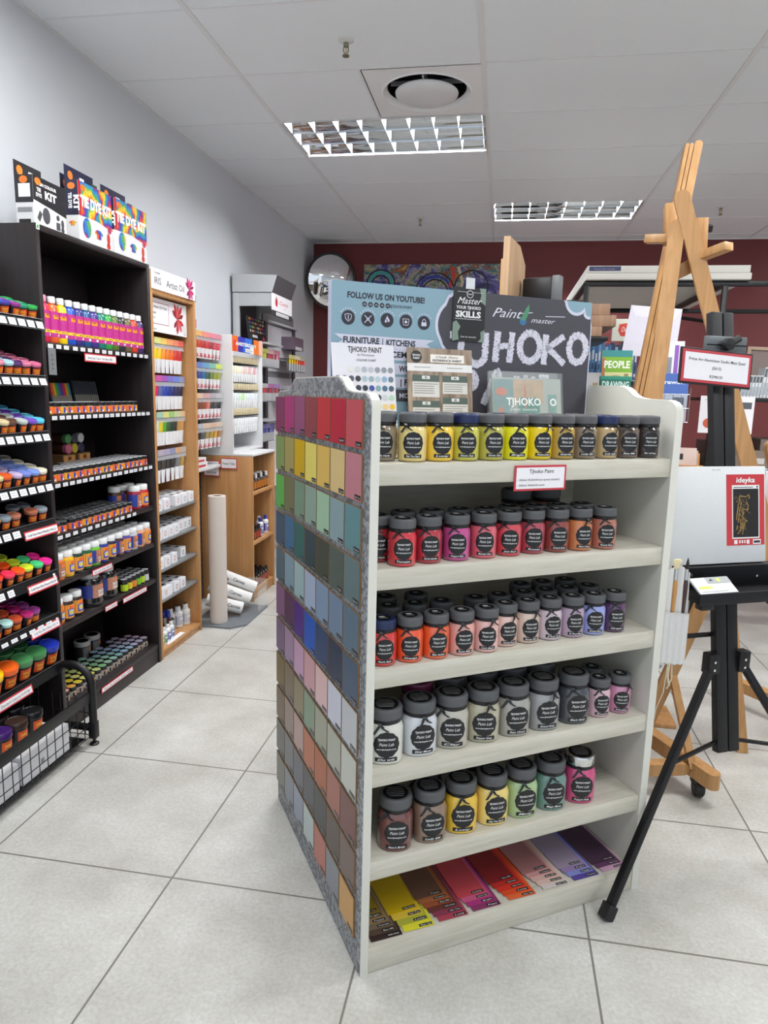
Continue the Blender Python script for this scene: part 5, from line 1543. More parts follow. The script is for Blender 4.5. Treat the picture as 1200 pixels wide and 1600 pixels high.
IC = [(1.668, 'e8d020 lemon|efc22a yellow|e8902c orange|e07a2c amber|e0662a vermilion|c8322c red|c42a30 crimson', ['d8d88a', 'e8c86a', 'e8a06a', 'e08a6a', 'd8605a'], 'first below the beech case info card'),
      (1.475, 'cf2a5a rose|5a66a0 slate|2a4aa8 blue|22398c ultramarine|24306c indigo|2a2a50 dark blue|24243c navy', ['c05a9a', '9a5ab0', '7a70c0', '6a80c8', '8a90b8'], 'second below the beech case info card'),
      (1.285, 'c8d8c0 pale|d8c030 yellow|58a03a green|3c5c34 olive|2c4034 dark green|383a30 green black|b8884a ochre|c8955a tan', ['9ac0b0', 'd0d080', '9ac07a', 'c0c8a0', 'd8b890'], 'third below the beech case info card'),
      (1.085, '3a3a3a black|46423e charcoal|3c3836 umber|35383a grey|7a7a7c silver|b09050 bronze', ['b0a8b8', 'a8a0b8', '8a90b0', 'c8a080', 'b8b0a8'], 'fourth below the beech case info card')]
for z, cs, st, pl_ in IC: tray('paint_tube', -1.775, 3.368, 3.70, z, cs.split('|'), IT, ICAP, st, pl_, '')
# white cartons on the grey shelves
cl = ['d07a4a', 'c0453a', 'c04a4a', '5a6a66', 'b0405a', '4a7a6a', '3a6a5a']
for k, (z, ys, word) in enumerate([(.795, [.03, .115, .245, .325, .41], 'first'), (.64, [.025, .09, .155, .22, .31, .365, .42], 'second'), (.482, [.03, .105, .185, .33], 'third'), (.316, [.03, .20, .28], 'fourth')]):
    for q, y in enumerate(ys):
        wd = .062 if k != 3 or q else .15
        if k == 1: wd = .056
        back = (k == 1 and q > 3) or (k == 2 and q == 3)
        mb = MB().m(M('e4e5ea', .45, var=.01)).rbox(-.17, 0, 0, wd, 0, .058, .0015)
        mb.m(M(cl[q], .5)); ff = face_x(0)
        n_ = 18
        cx_ = wd / 2
        mb.add([ff(cx_ + rr * cos(2 * pi * i / n_), .028 + rr * 1.2 * sin(2 * pi * i / n_), .0005) for rr in (.0115, .0085) for i in range(n_)], [(i, (i + 1) % n_, (i + 1) % n_ + n_, i + n_) for i in range(n_)])
        mb.m(M('2a2a2c')).add([(-.03, .01, .0583), (-.03, wd - .012, .0583), (-.05, wd - .012, .0583), (-.05, .01, .0583)], [(0, 1, 2, 3)]); mb.add([(-.08, .015, .0583), (-.08, wd - .02, .0583), (-.105, wd - .02, .0583), (-.105, .015, .0583)], [(0, 1, 2, 3)])
        thing('paint_tube_carton', 'white paint carton with ring mark, %s along the %s grey shelf of the beech case' % (ORD[q], word), 'carton', (IX - .02 - (.02 if back else 0), IY0 + y, z + .0008), 0, 'white cartons on the %s grey shelf' % word, mb.mesh('paint_tube_carton', 0))
# bottom of the case: small bottles, tool cup, jars
def small_bottle(x, y, z, h, capc, label, r=.018, ht=.10, group=None, body='e4e6ea'):
    t = thing('medium_bottle', label, 'bottle', (x, y, z), 0, group)
    mb = MB().m(M(body, .3, 0, .4)).lathe([(r * .93, 0), (r, .003), (r, ht * .68), (r * .7, ht * .76), (r * .5, ht * .78)], 18); mb.build('bottle_body', t)
    mb = MB().m(M(capc, .4)).lathe([(r * .58, ht * .775), (r * .6, ht * .78), (r * .56, ht * .97), (r * .4, ht)], 16); mb.lathe([(r * .4, ht), (0, ht)], 16); mb.build('cap', t)
    lb = label_band(r, ht * .12, ht * .55, -1.8, 1.8, [(M(h, .4), 0, 1, 0, 1), (M('e8e8ea'), .55, .8, .3, .7)], 8); lb.build('label', t, 0)
for q, (h, cn) in enumerate([('d8a82a', 'yellow'), ('4a8a5a', 'green'), ('4a5aa0', 'blue'), ('5a70b0', 'pale blue')]):
    small_bottle(IX - .035 - .005 * q, IY0 + .055 + .05 * q, .0505, h, 'e8e8ea', '%s-labelled small white bottle on the bottom shelf of the beech case' % cn, group='small bottles in the beech case')
for q, (h, cn, b_) in enumerate([('8a90b0', 'first', 'd8d8d4'), ('a0a8c0', 'second', 'e4e6ea'), ('b0b4c4', 'third', 'dcdcd8')]):
    small_bottle(IX - .12 + .02 * q, IY0 + .335 + .057 * q, .0505, h, 'dfe0e2', 'white medium jar, %s beyond the tool cup in the beech case' % cn, .028, .125, 'white jars in the beech case', b_)
cup = thing('tool_cup', 'clear square cup holding blue-capped tubes on the bottom of the beech case', 'cup', (IX - .085, IY0 + .255, .0505))
mb = MB().m(M('a5a4a0', .2, var=.1)).lathe([(.03, 0), (.040, .09), (.038, .09), (.028, .003), (0, .003)], 4); mb.build('cup_body', cup, 0)
for q, (dx, dy, tx, ty, h) in enumerate([(-.012, -.012, .1, -.42, '2a3a98'), (.012, -.006, .1, -.42, '6a2a34'), (-.012, .014, .1, -.42, '2a3a98')]):
    t = thing('capped_tube', 'blue-capped tube leaning in the clear cup, %s of three' % ORD[q], 'tube', (IX - .085 + dx, IY0 + .255 + dy, .056), 0, 'blue-capped tubes in the cup')
    t.rotation_euler = (-ty * .7, tx * .5, 0)
    mb = MB().m(M('c8c6c2' if q != 1 else '6a2a34', .35)).lathe([(.006, 0), (.009, .02), (.009, .115)], 12); mb.build('tube_body', t)
    mb = MB().m(M('24349a', .4)).lathe([(.0105, .115), (.012, .12), (.0125, .145), (.011, .15), (0, .15)], 12); mb.build('cap', t)
thing('sale_card', 'white card leaning on the front edge of the beech case base', 'card', (IX - .012, IY0 + .10, .0508), 0, None, MB().m(PAPER).box(-.03, .0, 0, .20, 0, .0012).m(RED).rect(-.03, 0, 0, .004, face_up(.0012), .0003).mesh('sale_card', 0))

# ------------------------------------------------------------------ grey metal gondola beyond the beech case
GX, GY0, GY1 = -2.03, 3.765, 4.34
gd = thing('gondola_rack', 'grey metal wall rack of oil tubes between the beech case and the white case', 'shop rack', (GX, GY0, 0))
GW = GY1 - GY0
MB().m(M('a9abae', .45, .1, var=.02)).box(0, .02, 0, GW, .95, 1.80).build('back_panel', gd, 0)
for y in (.02, GW - .01):
    mb = MB().m(M('5a5c60', .4, .4)).rbox(.02, .05, y - .014, y + .014, 0, 1.80, .002)
    mb.m(BLACK)
    for q in range(40): mb.rect(y - .004, y + .004, .1 + q * .042, .125 + q * .042, face_x(.05), .0004)
    mb.build('slotted_upright', gd, 0)
MB().m(M('cfd1d2', .4)).rbox(.05, .20, 0, GW - .002, .925, .945, .003).build('ledge', gd)
GT, GCAP = tube_protos(.045, .13)
def red_foot(wd, h):
    mb = MB().m(M('c23444', .4))
    for s_ in (-1, 1): mb.add([(s_ * .0025, -wd * .49, -h * .93), (s_ * .0025, wd * .49, -h * .93), (s_ * .0055, wd * .48, -h * .76), (s_ * .0055, -wd * .48, -h * .76)], [(0, 1, 2, 3)])
    return mb.mesh('red_band', 0)
RFOOT = red_foot(.045, .13)
SLV = M('e6e2e4', .35)
GC = [(1.755, 'b07a2c ochre|c8862c amber|d0702c orange|c8402c red|b0302c brick|c83a3a scarlet|a02a3a crimson|c04a5a rose|d03a4a coral', ['e0c870', 'e0b070', 'e09080', 'd88090', 'c88090'], 'top row of the grey gondola'),
      (1.57, '2a2f7a indigo|2c4490 blue|2a58a0 cobalt|3a4a8a slate blue|2a6a9a cerulean|3a5a4a green|6a7a3a olive|8a9a3a lime|9a9a3a moss', ['7a6ab0', '6a80c0', '6a9ac0', '7ab0a0', 'c0d060'], 'second row of the grey gondola'),
      (1.385, 'c8a05a sand|b8763a sienna|9a5a3a rust|7a4a34 brown|a04a34 red brown|c87a6a pink brown|3a3a3a black|4a4a4c charcoal|2a2c30 jet', ['b0a8b0', 'd8b8a0', 'c8a0a0', 'a8a0a8', 'b0b0b4'], 'third row of the grey gondola'),
      (1.20, '8a8a8c silver|6a6a6c grey|2c2c30 black|5a5a5c dark grey|9a8a5a pewter gold|b09040 gold|c89a40 bright gold|b07a4a bronze', ['b8b8c0', 'b0b0ba', 'd0b8a0', 'c8a890', 'c8b8a8'], 'lowest row of the grey gondola')]
for z, cs, st, pl_ in GC:
    tray('paint_tube', -1.815, GY0 + .055, GY1 - .005, z, cs.split('|'), GT, GCAP, st, pl_, '', swm=SLV)
c1 = thing('brand_card', 'black red and white header card peeking out behind the beech case', 'sign', (-1.86, 3.83, 1.80))
mb = MB().m(PAPER).box(0, .004, 0, .22, 0, .19); f = face_x(.004); mb.m(M('2a2a2e')).rect(0, .22, .15, .19, f, .0004); mb.m(M('c02a34')).rect(0, .22, 0, .05, f, .0004); mb.text('Gi', .11, .075, .05, f, .0006, bold=.04); mb.build('sign_card', c1, 0)
mb = MB().m(M('5a5c60', .4, .4)).box(-.17, .0, .09, .11, .0, .02); mb.build('bracket', c1, 0)
for q, (y, z, w_, h) in enumerate([(3.93, .9455, .20, .035), (3.95, .9808, .16, .03)]):
    mb = MB().m(M('e2e0e2', .45)).rbox(-.12, 0, 0, w_, 0, h, .002); mb.m(M('c23a44')).rect(.02, w_ - .03, h * .2, h * .6, face_x(0), .0005)
    thing('flat_carton', '%s flat white and red carton on the gondola ledge' % ('lower' if q == 0 else 'upper'), 'carton', (-1.835, y, z), 0, 'flat cartons on the gondola ledge', mb.mesh('flat_carton', 0))

# ------------------------------------------------------------------ low beech cabinet with the white case standing on it
LX, LY0, LY1, LH = -1.615, 4.345, 4.80, 1.0
lc = thing('low_cabinet', 'low beech open cabinet with craft bottles, at the end of the wall units', 'cabinet', (LX, LY0, 0))
LW, LD = LY1 - LY0, LX - WX - .02
for y in (0, LW - .02): MB().m(BEECH).rbox(-LD, 0, y, y + .02, 0, LH, .0015).build('side_panel', lc)
MB().m(BEECH).box(-LD, -LD + .006, .02, LW - .02, .02, LH).build('back_panel', lc, 0)
for z in (.755, .41, .07): MB().m(BEECH).rbox(-LD + .006, -.006, .0205, LW - .0205, z - .02, z, .0015).build('shelf', lc)
MB().m(BEECH).rbox(-.025, -.01, .0205, LW - .0205, .001, .05, .001).build('plinth', lc)
MB().m(M('d6d7d8', .4)).rbox(-LD, .005, .0, LW + .01, LH + .0005, LH + .016, .003).build('white_top', lc)
mb = MB().m(M('6a4a28'))
for q in range(16): mb.lathe([(.0, -.0004), (.0025, -.0004), (.0025, 0)], 8, (0, 0, 0), Matrix.Translation((-.055, LW - .0202, .12 + q * .055)) @ Matrix.Rotation(pi / 2, 4, 'X'))
mb.build('peg_holes', lc, 0)
def oil_bottle(x, y, z, label, group, h='c8702a', ht=.085, capc='1a1a1c'):
    t = thing('oil_bottle', label, 'bottle', (x, y, z), 0, group)
    r = .017
    MB().m(M('3a2416', .2, 0, .6)).lathe([(r, 0), (r, ht * .6), (r * .55, ht * .72), (r * .5, ht * .74)], 14).build('bottle_body', t)
    MB().m(M(capc, .4)).lathe([(r * .62, ht * .735), (r * .62, ht), (0, ht)], 14).build('cap', t)
    label_band(r, ht * .1, ht * .55, -1.8, 1.8, [(M(h, .4), 0, 1, 0, 1)], 6).build('label', t, 0)
for lv, z, nrow, ncol, col, capc, word in ((0, .755, 2, 7, 'd8862a', 'dadada', 'upper'), (1, .41, 1, 4, 'c04a2a', '1a1a1c', 'middle'), (2, .07, 3, 7, 'b84a34', '1a1a1c', 'lowest')):
    for r_i in range(nrow):
        for c in range(ncol):
            oil_bottle(LX - .04 - .042 * r_i, LY0 + .065 + .0515 * c, z + .0008, '%s bottle in the %s row on the %s shelf of the low beech cabinet' % (ORD[c], RW[r_i], word), 'bottles on the %s shelf of the low cabinet' % word, col, .095 if lv != 0 else .11, '1a1a1c' if (c % 2 or lv) and not (lv == 0 and r_i) else 'dadada')
for q, (y, h) in enumerate(((.28, '3440a8'), (.335, 'b8c0d8'), (.39, '3a3c9c'))):
    small_bottle(LX - .05 - .03 * (q % 2), LY0 + y, .4108, h, '2a3aa0' if q != 1 else 'dcdce0', '%s blue-labelled bottle on the middle shelf of the low beech cabinet' % ORD[q], .022, .13, 'blue bottles in the low cabinet')
red_sign('shelf_sign', 'red-bordered notice hanging on the corner of the low beech cabinet side', .115, .105, [('IMPORTANT NOTICE', .078, .011, .092, 0, 'C'), ('please ask', .05, .010, .06, 0, 'C'), ('before testing', .022, .010, .07, 0, 'C')], (-1.895, 4.3265, .862), 0)
red_sign('shelf_sign', 'white notice with thin red edge beside the bordered one on the low cabinet', .115, .072, [('Finest Tube', .028, .016, .085, 0, 'C')], (-1.772, 4.3265, .915), 0)

WXF, WY0, WY1, WZ0, WZ1 = -1.75, 4.352, 4.93, LH + .0175, 1.79
wc = thing('white_tube_case', 'white open case of paint tubes with bright orange and blue header', 'display case', (WXF, WY0, WZ0))
ww, wh, wd_ = WY1 - WY0, WZ1 - WZ0, WXF - WX - .02
WM = M('e2e3e5', .4, var=.01)
for y in (0, ww - .012): MB().m(WM).rbox(-wd_, 0, y, y + .012, 0, wh - .0, .001).build('side_panel', wc)
MB().m(WM).box(-wd_, -wd_ + .006, .012, ww - .012, 0, wh).build('back_panel', wc, 0)
MB().m(WM).box(-wd_ + .006, .0, .012, ww - .012, 0, .012).build('base', wc, 0)
mb = MB()
f = face_x(.002)
for a, b_, z0, z1, h in ((0, .17, 0, 1, 'e8702a'), (.17, .34, 0, .45, '3038a0'), (.34, .56, 0, .45, '2f6fd0'), (.17, .40, .45, 1, '3a3fae'), (.40, .62, .45, 1, '2f74d6'), (.62, .68, .45, 1, '2a2a30'), (.56, .68, 0, .45, 'e8e8ea'), (.68, .86, 0, 1, 'ea7a2c'), (.86, 1.0, 0, 1, 'e8b8a8')):
    mb.m(M(h, .4)).box(.0, .002, ww * a, ww * b_, wh - .105 + .1 * z0, wh - .105 + .1 * z1)
mb.m(M('e0402a')).rect(ww * .03, ww * .12, wh - .10, wh - .03, f, .0004)
mb.m(WHITE).text('AMSTERDAM', ww * .42, wh - .062, .022, f, .0008, width=ww * .66, bold=.05); mb.rect(ww * .4, ww * .64, wh - .099, wh - .075, f, .0006)
mb.m(INK).text('Acrylic 120ml', ww * .52, wh - .092, .009, f, .001, width=ww * .2)
mb.build('header_sign', wc, 0)
WT, WCAP = tube_protos(.036, .12)
for k, (z, tints) in enumerate([(1.615, 'ece6d8 ede7c8 e8e0c0 ebe4d0 f0e8d8 e8d8d0 e6c8c0 e8d0d0 d8b0b0 e8e0e0 d8a0a8 e0d0d8'), (1.435, 'e8ecf0 dfe8f0 e0ecec d8e8e0 d0e8d0 c8e0b0 d8ecd8 e0e8ec d8e4f0 e4e8ee e0e4ea dde2ea'), (1.265, 'e4e6ea e6e6e8 e2e4e6 e8e8ea e0e2e4 e4e6e8 e6e8ea e2e4e8 e4e4e6 e0e2e6 e4e6ea e2e2e4')]):
    t = thing('tube_rail', 'black rail of beige-capped tubes, %s row of the white case' % ORD[k], 'display rail', (WXF - .02, WY0 + .02, z), 0, 'tube rails in the white case')
    MB().m(BLACK).box(-.20, 0, 0, ww - .05, -.006, .0).build('rail', t, 0)
    for q, h in enumerate(tints.split()):
        y = WY0 + .035 + (ww - .085) * q / 11
        o = thing('acrylic_tube', 'white paint tube with beige cap, %s in the %s row of the white case' % (ORD[q], ORD[k]), 'paint tube', (WXF - .034, y, z - .0065), 0, 'tubes in the %s row of the white case' % ORD[k], WT)
        recolour(o, 0, M(h, .3, 0, .3)); recolour(o, 1, M('eceef0', .35))
        mb = MB().m(M('b9ac8c', .45)).lathe([(.0165, .0072), (.0165, .046), (.014, .05), (0, .05)], 14)
        mb.build('beige_cap', o)

# ------------------------------------------------------------------ canvas rolls on the floor
rb = thing('roll_stand', 'flat grey metal base plate on the floor carrying canvas rolls', 'stand', (-1.72, 3.80, 0))
mb = MB().m(M('7e858c', .4, .3)); mb.prism([(-.10, -.01), (.16, -.012), (.235, .07), (.235, .465), (-.10, .465)], .001, .012, face_up(0)); mb.build('base_plate', rb, 0)
mb = MB().m(clear('clear_acrylic_side', 'e4e8e4', .18, .08)).box(.10, .229, .456, .460, .012, .20); mb.box(.225, .229, .30, .456, .012, .15); mb.build('clear_side', rb, 0)
cr_ = thing('canvas_roll', 'tall raw beige canvas roll standing on the grey base plate', 'canvas roll', (-1.668, 3.876, .0125))
MB().m(M('cfc6be', .75, var=.02)).lathe([(.052, 0), (.0535, .002), (.0535, .79), (.052, .792), (.028, .792), (.028, .70)], 36).build('canvas', cr_)
MB().m(M('9a7a58', .7)).lathe([(.0278, .3), (.0278, .79), (.024, .79), (.024, .3)], 28).build('core', cr_)
def roll(p0, p1, r, label):
    p0, p1 = Vector(p0), Vector(p1)
    t = thing('printed_roll', label, 'canvas roll', p1, 0, 'white rolls leaning on the base plate')
    d = (p0 - p1); Ln = d.length
    t.rotation_euler = d.to_track_quat('Z', 'Y').to_euler()
    q = t.rotation_euler.to_matrix().inverted()
    RB = MB().m(M('dcdcdb', .6, var=.02)).lathe([(r * .97, 0), (r, .003), (r, Ln)], 30)
    mb = RB
    mb.m(M('e8e8e4')).lathe([(r * .5, -.0008), (r * .5, .0)], 20)
    # lettering round the roll, running along it
    to_cam = (q @ (Vector((0, 0, CAM_H)) - p1)); a0 = math.atan2(to_cam.y, to_cam.x)
    def w2(a, b_, l=0.0):
        tt = a0 + b_ / r
        return Vector(((r + l) * cos(tt), (r + l) * sin(tt), Ln - a))
    mb.m(M('55575c'))
    a = .02
    k = 0
    while a < Ln - .09:
        mb.text(['Cryla', 'Canvas'][k % 2], a + .05, -.010 + .010 * ((k % 3) - 1), .022, w2, .0010, width=.08, bold=.02); a += .105; k += 1
    mb.build('roll', t)
ra = .039
rolls = [((-1.80, 4.11, .265), (-1.545, 4.195, .150), 'topmost'), ((-1.80, 4.045, .195), (-1.555, 4.13, .092), 'second'), ((-1.785, 3.96, .12), (-1.575, 4.035, .056), 'third')]
for p0, p1, w_ in rolls: roll(p0, p1, ra, '%s of the white printed canvas rolls leaning on the grey base plate' % w_)

# ------------------------------------------------------------------ tall grey stand with header, farther along the wall
hx, hy0, hy1 = -1.72, 5.06, 5.55
hs = thing('header_stand', 'tall grey display stand with boxy header and red drop logo', 'display stand', (hx, hy0, 0))
HD_, HW = hx - WX - .02, hy1 - hy0
LG = M('b4b6b8', .45, .1, var=.02); DG = M('5a5b5f', .45, .2)
mb = MB().m(LG).rbox(-HD_ + .001, -HD_ + .05, .0015, .03, .1, 2.15, .002); mb.build('side_post', hs)
mb = MB().m(LG).rbox(-HD_ + .001, -HD_ + .05, HW - .03, HW - .0015, .1, 2.15, .002); mb.build('side_post', hs)
MB().m(DG).box(-HD_, -HD_ + .015, .03, HW - .03, .1, 2.2).build('back_panel', hs, 0)
mb = MB().m(LG)
mb.prism([(-HD_ + .0, 2.155), (.0, 2.155), (.04, 2.275), (-HD_, 2.285)], 0, .006, Frame((0, .006, 0), (1, 0, 0), (0, 0, 1))); mb.prism([(-HD_ + .0, 2.155), (.0, 2.155), (.04, 2.275), (-HD_, 2.285)], 0, .006, Frame((0, HW, 0), (1, 0, 0), (0, 0, 1)))
mb.m(DG).add([(.0, .003, 2.156), (.0, HW - .003, 2.156), (.04, HW - .003, 2.274), (.04, .003, 2.274), (-HD_, .003, 2.284), (-HD_, HW - .003, 2.284)], [(0, 1, 2, 3), (3, 2, 5, 4)])
mb.build('canopy', hs, 0)
mb = MB().m(LG).box(-HD_ + .05, -.004, .004, .010, 2.055, 2.15); mb.box(-HD_ + .05, -.004, HW - .010, HW - .004, 2.055, 2.15); mb.box(-HD_ + .05, -.004, .004, HW - .004, 2.148, 2.152); mb.build('light_box', hs, 0)
f = face_x(.002)
mb = MB().m(PAPER).box(-.004, .002, .0, HW, 2.03, 2.152); mb.m(M('2f3034')).rect(0, HW, 1.99, 2.03, f, 0); mb.box(-.004, .0018, 0, HW, 1.99, 2.03)
mb.m(M('c8343c')).disc(.10, 2.092, .028, f, .0006, 20, .032); mb.flat([(.088, 2.115), (.1, 2.14), (.112, 2.115)], f, .0006); mb.text('Conte', .28, 2.085, .03, f, .0006, width=.2, shear=.3); mb.text('a Paris', .3, 2.058, .012, f, .0006)
mb.m(WHITE).rect(.09, .40, 1.998, 2.022, f, .001); mb.m(INK).text('Pastels & Crayons', .245, 2.004, .011, f, .0014, width=.26); mb.build('header_sign', hs, 0)
MB().m(LG).box(-HD_ + .015, -.06, .03, HW - .03, 1.785, 1.797).build('shelf', hs, 0)
MB().m(LG).box(-HD_ + .015, -.06, .03, HW - .03, 1.2, 1.212).build('shelf', hs, 0)
pb = thing('pastel_box', 'black box with rainbow rows of pastels on the shelf below the boxy header', 'pastel box', (-1.90, 5.10, 1.8005))
pb.rotation_euler = (0, -.12, 0)
mb = MB().m(BLACK).rbox(-.02, 0, 0, .36, 0, .19, .002)
f = face_x(0)
for r_i in range(4):
    for c in range(14):
        hh = ['e8d04a', 'e8902c', 'd8402c', 'c03a6a', '6a3a9a', '3a5ab0', '3a90b0', '3a9a5a', '8ab03a', 'd8c89a', 'b07a4a', '7a4a3a', '8a8a8c', 'e0e0e0'][(c * (1 + r_i % 2) + 3 * r_i) % 14]
        mb.m(M(hh, .5)).rect(.012 + .024 * c, .030 + .024 * c, .165 - .03 * r_i, .182 - .03 * r_i, f, .0005)
mb.m(M('d8d8d4')).rect(.05, .16, .035, .055, f, .0005); mb.m(M('c03a44')).disc(.30, .035, .022, f, .0005, 16); mb.build('box', pb, 0)

# pen walls in the corner
pw_ = thing('pen_wall', 'dark grey wall unit of marker pens in the corner below the convex mirror', 'wall unit', (-1.92, 5.57, 0))
PWL = .84
MB().m(M('85878a', .5)).box(-.10, -.05, 0, PWL, .1, 2.10).build('back_panel', pw_, 0)
for y in (.0, PWL - .06): MB().m(DG).box(-.05, -.03, y, y + .06, .1, 2.0).build('upright', pw_, 0)
for a, b_, z0, z1 in ((.09, .76, 1.60, 1.98), (.09, .76, 1.20, 1.55), (.09, .76, .6, 1.1)):
    MB().m(M('d2d3d8', .5)).box(-.05, -.04, a, b_, z0, z1).build('white_panel', pw_, 0)
for z0, z1 in ((1.53, 1.76), (1.26, 1.50), (.55, 1.05)): MB().m(M('d2d3d8', .5)).box(-HD_ + .0155, -HD_ + .025, .05, .30, z0, z1).build('white_panel', hs, 0)
mb = MB().m(M('cfd0d4', .5)); mb.box(-.05, .0, 0, PWL, 1.995, 2.01); mb.build('top_strip', pw_, 0)
mk = MB().m(M('a9a9ac', .35)).lathe([(.0095, -.10), (.0105, -.095), (.0105, -.035)], 12); mk.m(M('888888', .35)).lathe([(.0112, -.035), (.0112, 0), (0, 0)], 12); mk = mk.mesh('marker_pen', 40)
PT = [(5.10, 5.545, 1.725, ['9aa02c', 'b0b84a', 'c8c840', '6a4a50', 'a04a5a', 'c03a4a', '8a3a4a', 'd06a7a', '3a3a40', 'd8a0a8', 'b04a6a'], ['b8c060', 'd0b0b0', 'c88090'], 'first'),
      (5.10, 5.545, 1.46, ['3a3a40', 'c83a44', 'b04a5a', 'a03040', '4a4a50', 'c0404a', '8a3a4c', '6a6a70', 'b83a44', '5a5058', 'c84a50', '3a3840'], ['b0b0b4', 'a86a9a', '9a80b0'], 'second'),
      (5.10, 5.40, 1.15, ['6a6a9a', '5a5aa0', '4a4a8a', '7a7ab0', '3a3a60', '6a6ab0', '8080b8', '50507a'], ['8080a8', '9090c0', '7070a8'], 'third'),
      (5.80, 6.30, 1.715, ['d8c020', 'e0b81c', 'e8a01c', 'e8901c', 'e0502c', 'd83a34', 'e04a4a'], ['c8c080', 'd8d0b0', 'b0b0a0'], 'fourth'),
      (5.66, 6.34, 1.45, ['8a8a8c', '6a6a70', 'b8b8bc', 'a0a0a4', 'd8302c', 'e0e0e0', 'c8c8cc', 'b0b0b4', 'd0d0d4', 'c0c0c4', 'a8a8ac', 'b4b4b8'], ['a0a0a8', 'c8c8cc', 'd0b0b8'], 'fifth'),
      (5.10, 5.40, .92, ['4a4a50', '6a6a70', '7a8a4a', '5a5a60', '8a9a5a', '4a4a4c'], ['8a8a90', 'a0b070'], 'sixth')]
for y0, y1, z, cols, st, wd_ in PT:
    t = thing('pen_tray', 'plastic pen tray on the dark corner pen wall, %s of six' % wd_, 'display tray', (-1.82, y0, z), 0, 'pen trays in the corner')
    mb = MB()
    for q, h in enumerate(st): mb.m(M(h, .4)).box(0, .003, (y1 - y0) * q / len(st), (y1 - y0) * (q + 1) / len(st), -.004, .03)
    mb.m(M('6a6a6e', .4)).box(-.13, 0, 0, y1 - y0, -.004, .0); mb.box(-.02, .002, 0, y1 - y0, -.112, -.108); mb.box(-.02, -.018, 0, y1 - y0, -.112, -.004); mb.build('tray', t, 0)
    for q, h in enumerate(cols):
        o = thing('marker_pen', 'upright marker pen, %s in the %s tray of the corner pen wall' % (ORD[q], wd_), 'marker pen', (-1.8265, y0 + (y1 - y0) * (q + .5) / len(cols), z - .006), 0, 'marker pens in the %s corner tray' % wd_, mk)
        recolour(o, 1, M(h, .35))
mb = MB().m(M('6a5a68', .5)).rbox(-.12, 0, 0, .30, 0, .11, .002); mb.m(M('c8c8cc')).rect(.05, .25, -.0, .03, face_x(0), .0005)
thing('grey_header_box', 'purple grey header box at the top end of the corner pen wall', 'box', (-1.845, 6.02, 1.80), 0, None, mb.mesh('grey_header_box', 0))

# convex mirror and painting
ms = thing('convex_mirror', 'round convex security mirror with black rim in the corner near the ceiling', 'mirror', (-1.80, 7.17, 2.565))
dirv = Vector((.62, -.78, -.12)).normalized()
ms.rotation_euler = dirv.to_track_quat('Z', 'Y').to_euler()
R_ = .262; hc = .055
Rs = (R_ ** 2 + hc ** 2) / (2 * hc)
mb = MB().m(MIRROR).lathe([(R_ * sin(t) if False else Rs * sin(a), Rs * cos(a) - (Rs - hc)) for a in [math.asin(R_ / Rs) * (1 - q / 14) for q in range(14)]] + [(0, hc)], 48); mb.f = [f_ for f_ in mb.f if len(f_) < 40]; mb.mi = mb.mi[:len(mb.f)]; mb.build('mirror_dome', ms, 60)
mb = MB().m(M('1b1b1d', .45)); mb.tube([((R_ + .004) * cos(2 * pi * q / 48), (R_ + .004) * sin(2 * pi * q / 48), 0) for q in range(48)], .0135, 8, True); mb.lathe([(0, -.02), (R_, -.02), (R_, -.004)], 48); mb.build('rim', ms)
mb = MB().m(BLKMETAL).tube([(0, 0, -.02), (0, 0, -.12), (.0, .03, -.235)], .012, 8); mb.build('wall_bracket', ms)
pt = thing('canvas_painting', 'colourful abstract canvas painting on the maroon wall behind the promotional board', 'painting', (-.795, BY - .0365, 2.13))
MB().m(M('d8d2c8', .7)).box(-.70, .70, 0, .036, 0, .625).m(abstract_art('abstract_paint')).rect(-.70, .70, 0, .625, face_my(0), .0006).build('canvas', pt, 0)
mb = MB().m(BLACK)
f = face_my(-.0012)
for cx_, cz, r_ in ((-.52, .43, .15), (-.52, .43, .09), (.05, .35, .2), (.05, .35, .13), (.42, .4, .17)): mb.stroke(ell(cx_, cz, r_, r_ * .95), .016, f, .0006, .2, .012)
mb.m(M('3f9a9c', .4)).stroke(ell(-.52, .43, .12, .115), .035, f, .0003, .2, .012); mb.m(M('2a3a90')).stroke(ell(.05, .35, .165, .155), .03, f, .0003, .2, .012)
mb.m(M('cfc6a0')).stroke([(.28, .6), (.33, .45), (.3, .3), (.36, .1)], .03, f, .0003, .2, .012); mb.m(M('c8402c')).stroke([(.22, .6), (.24, .5), (.2, .4)], .04, f, .0004, .2, .012)
mb.build('brush_lines', pt, 0)

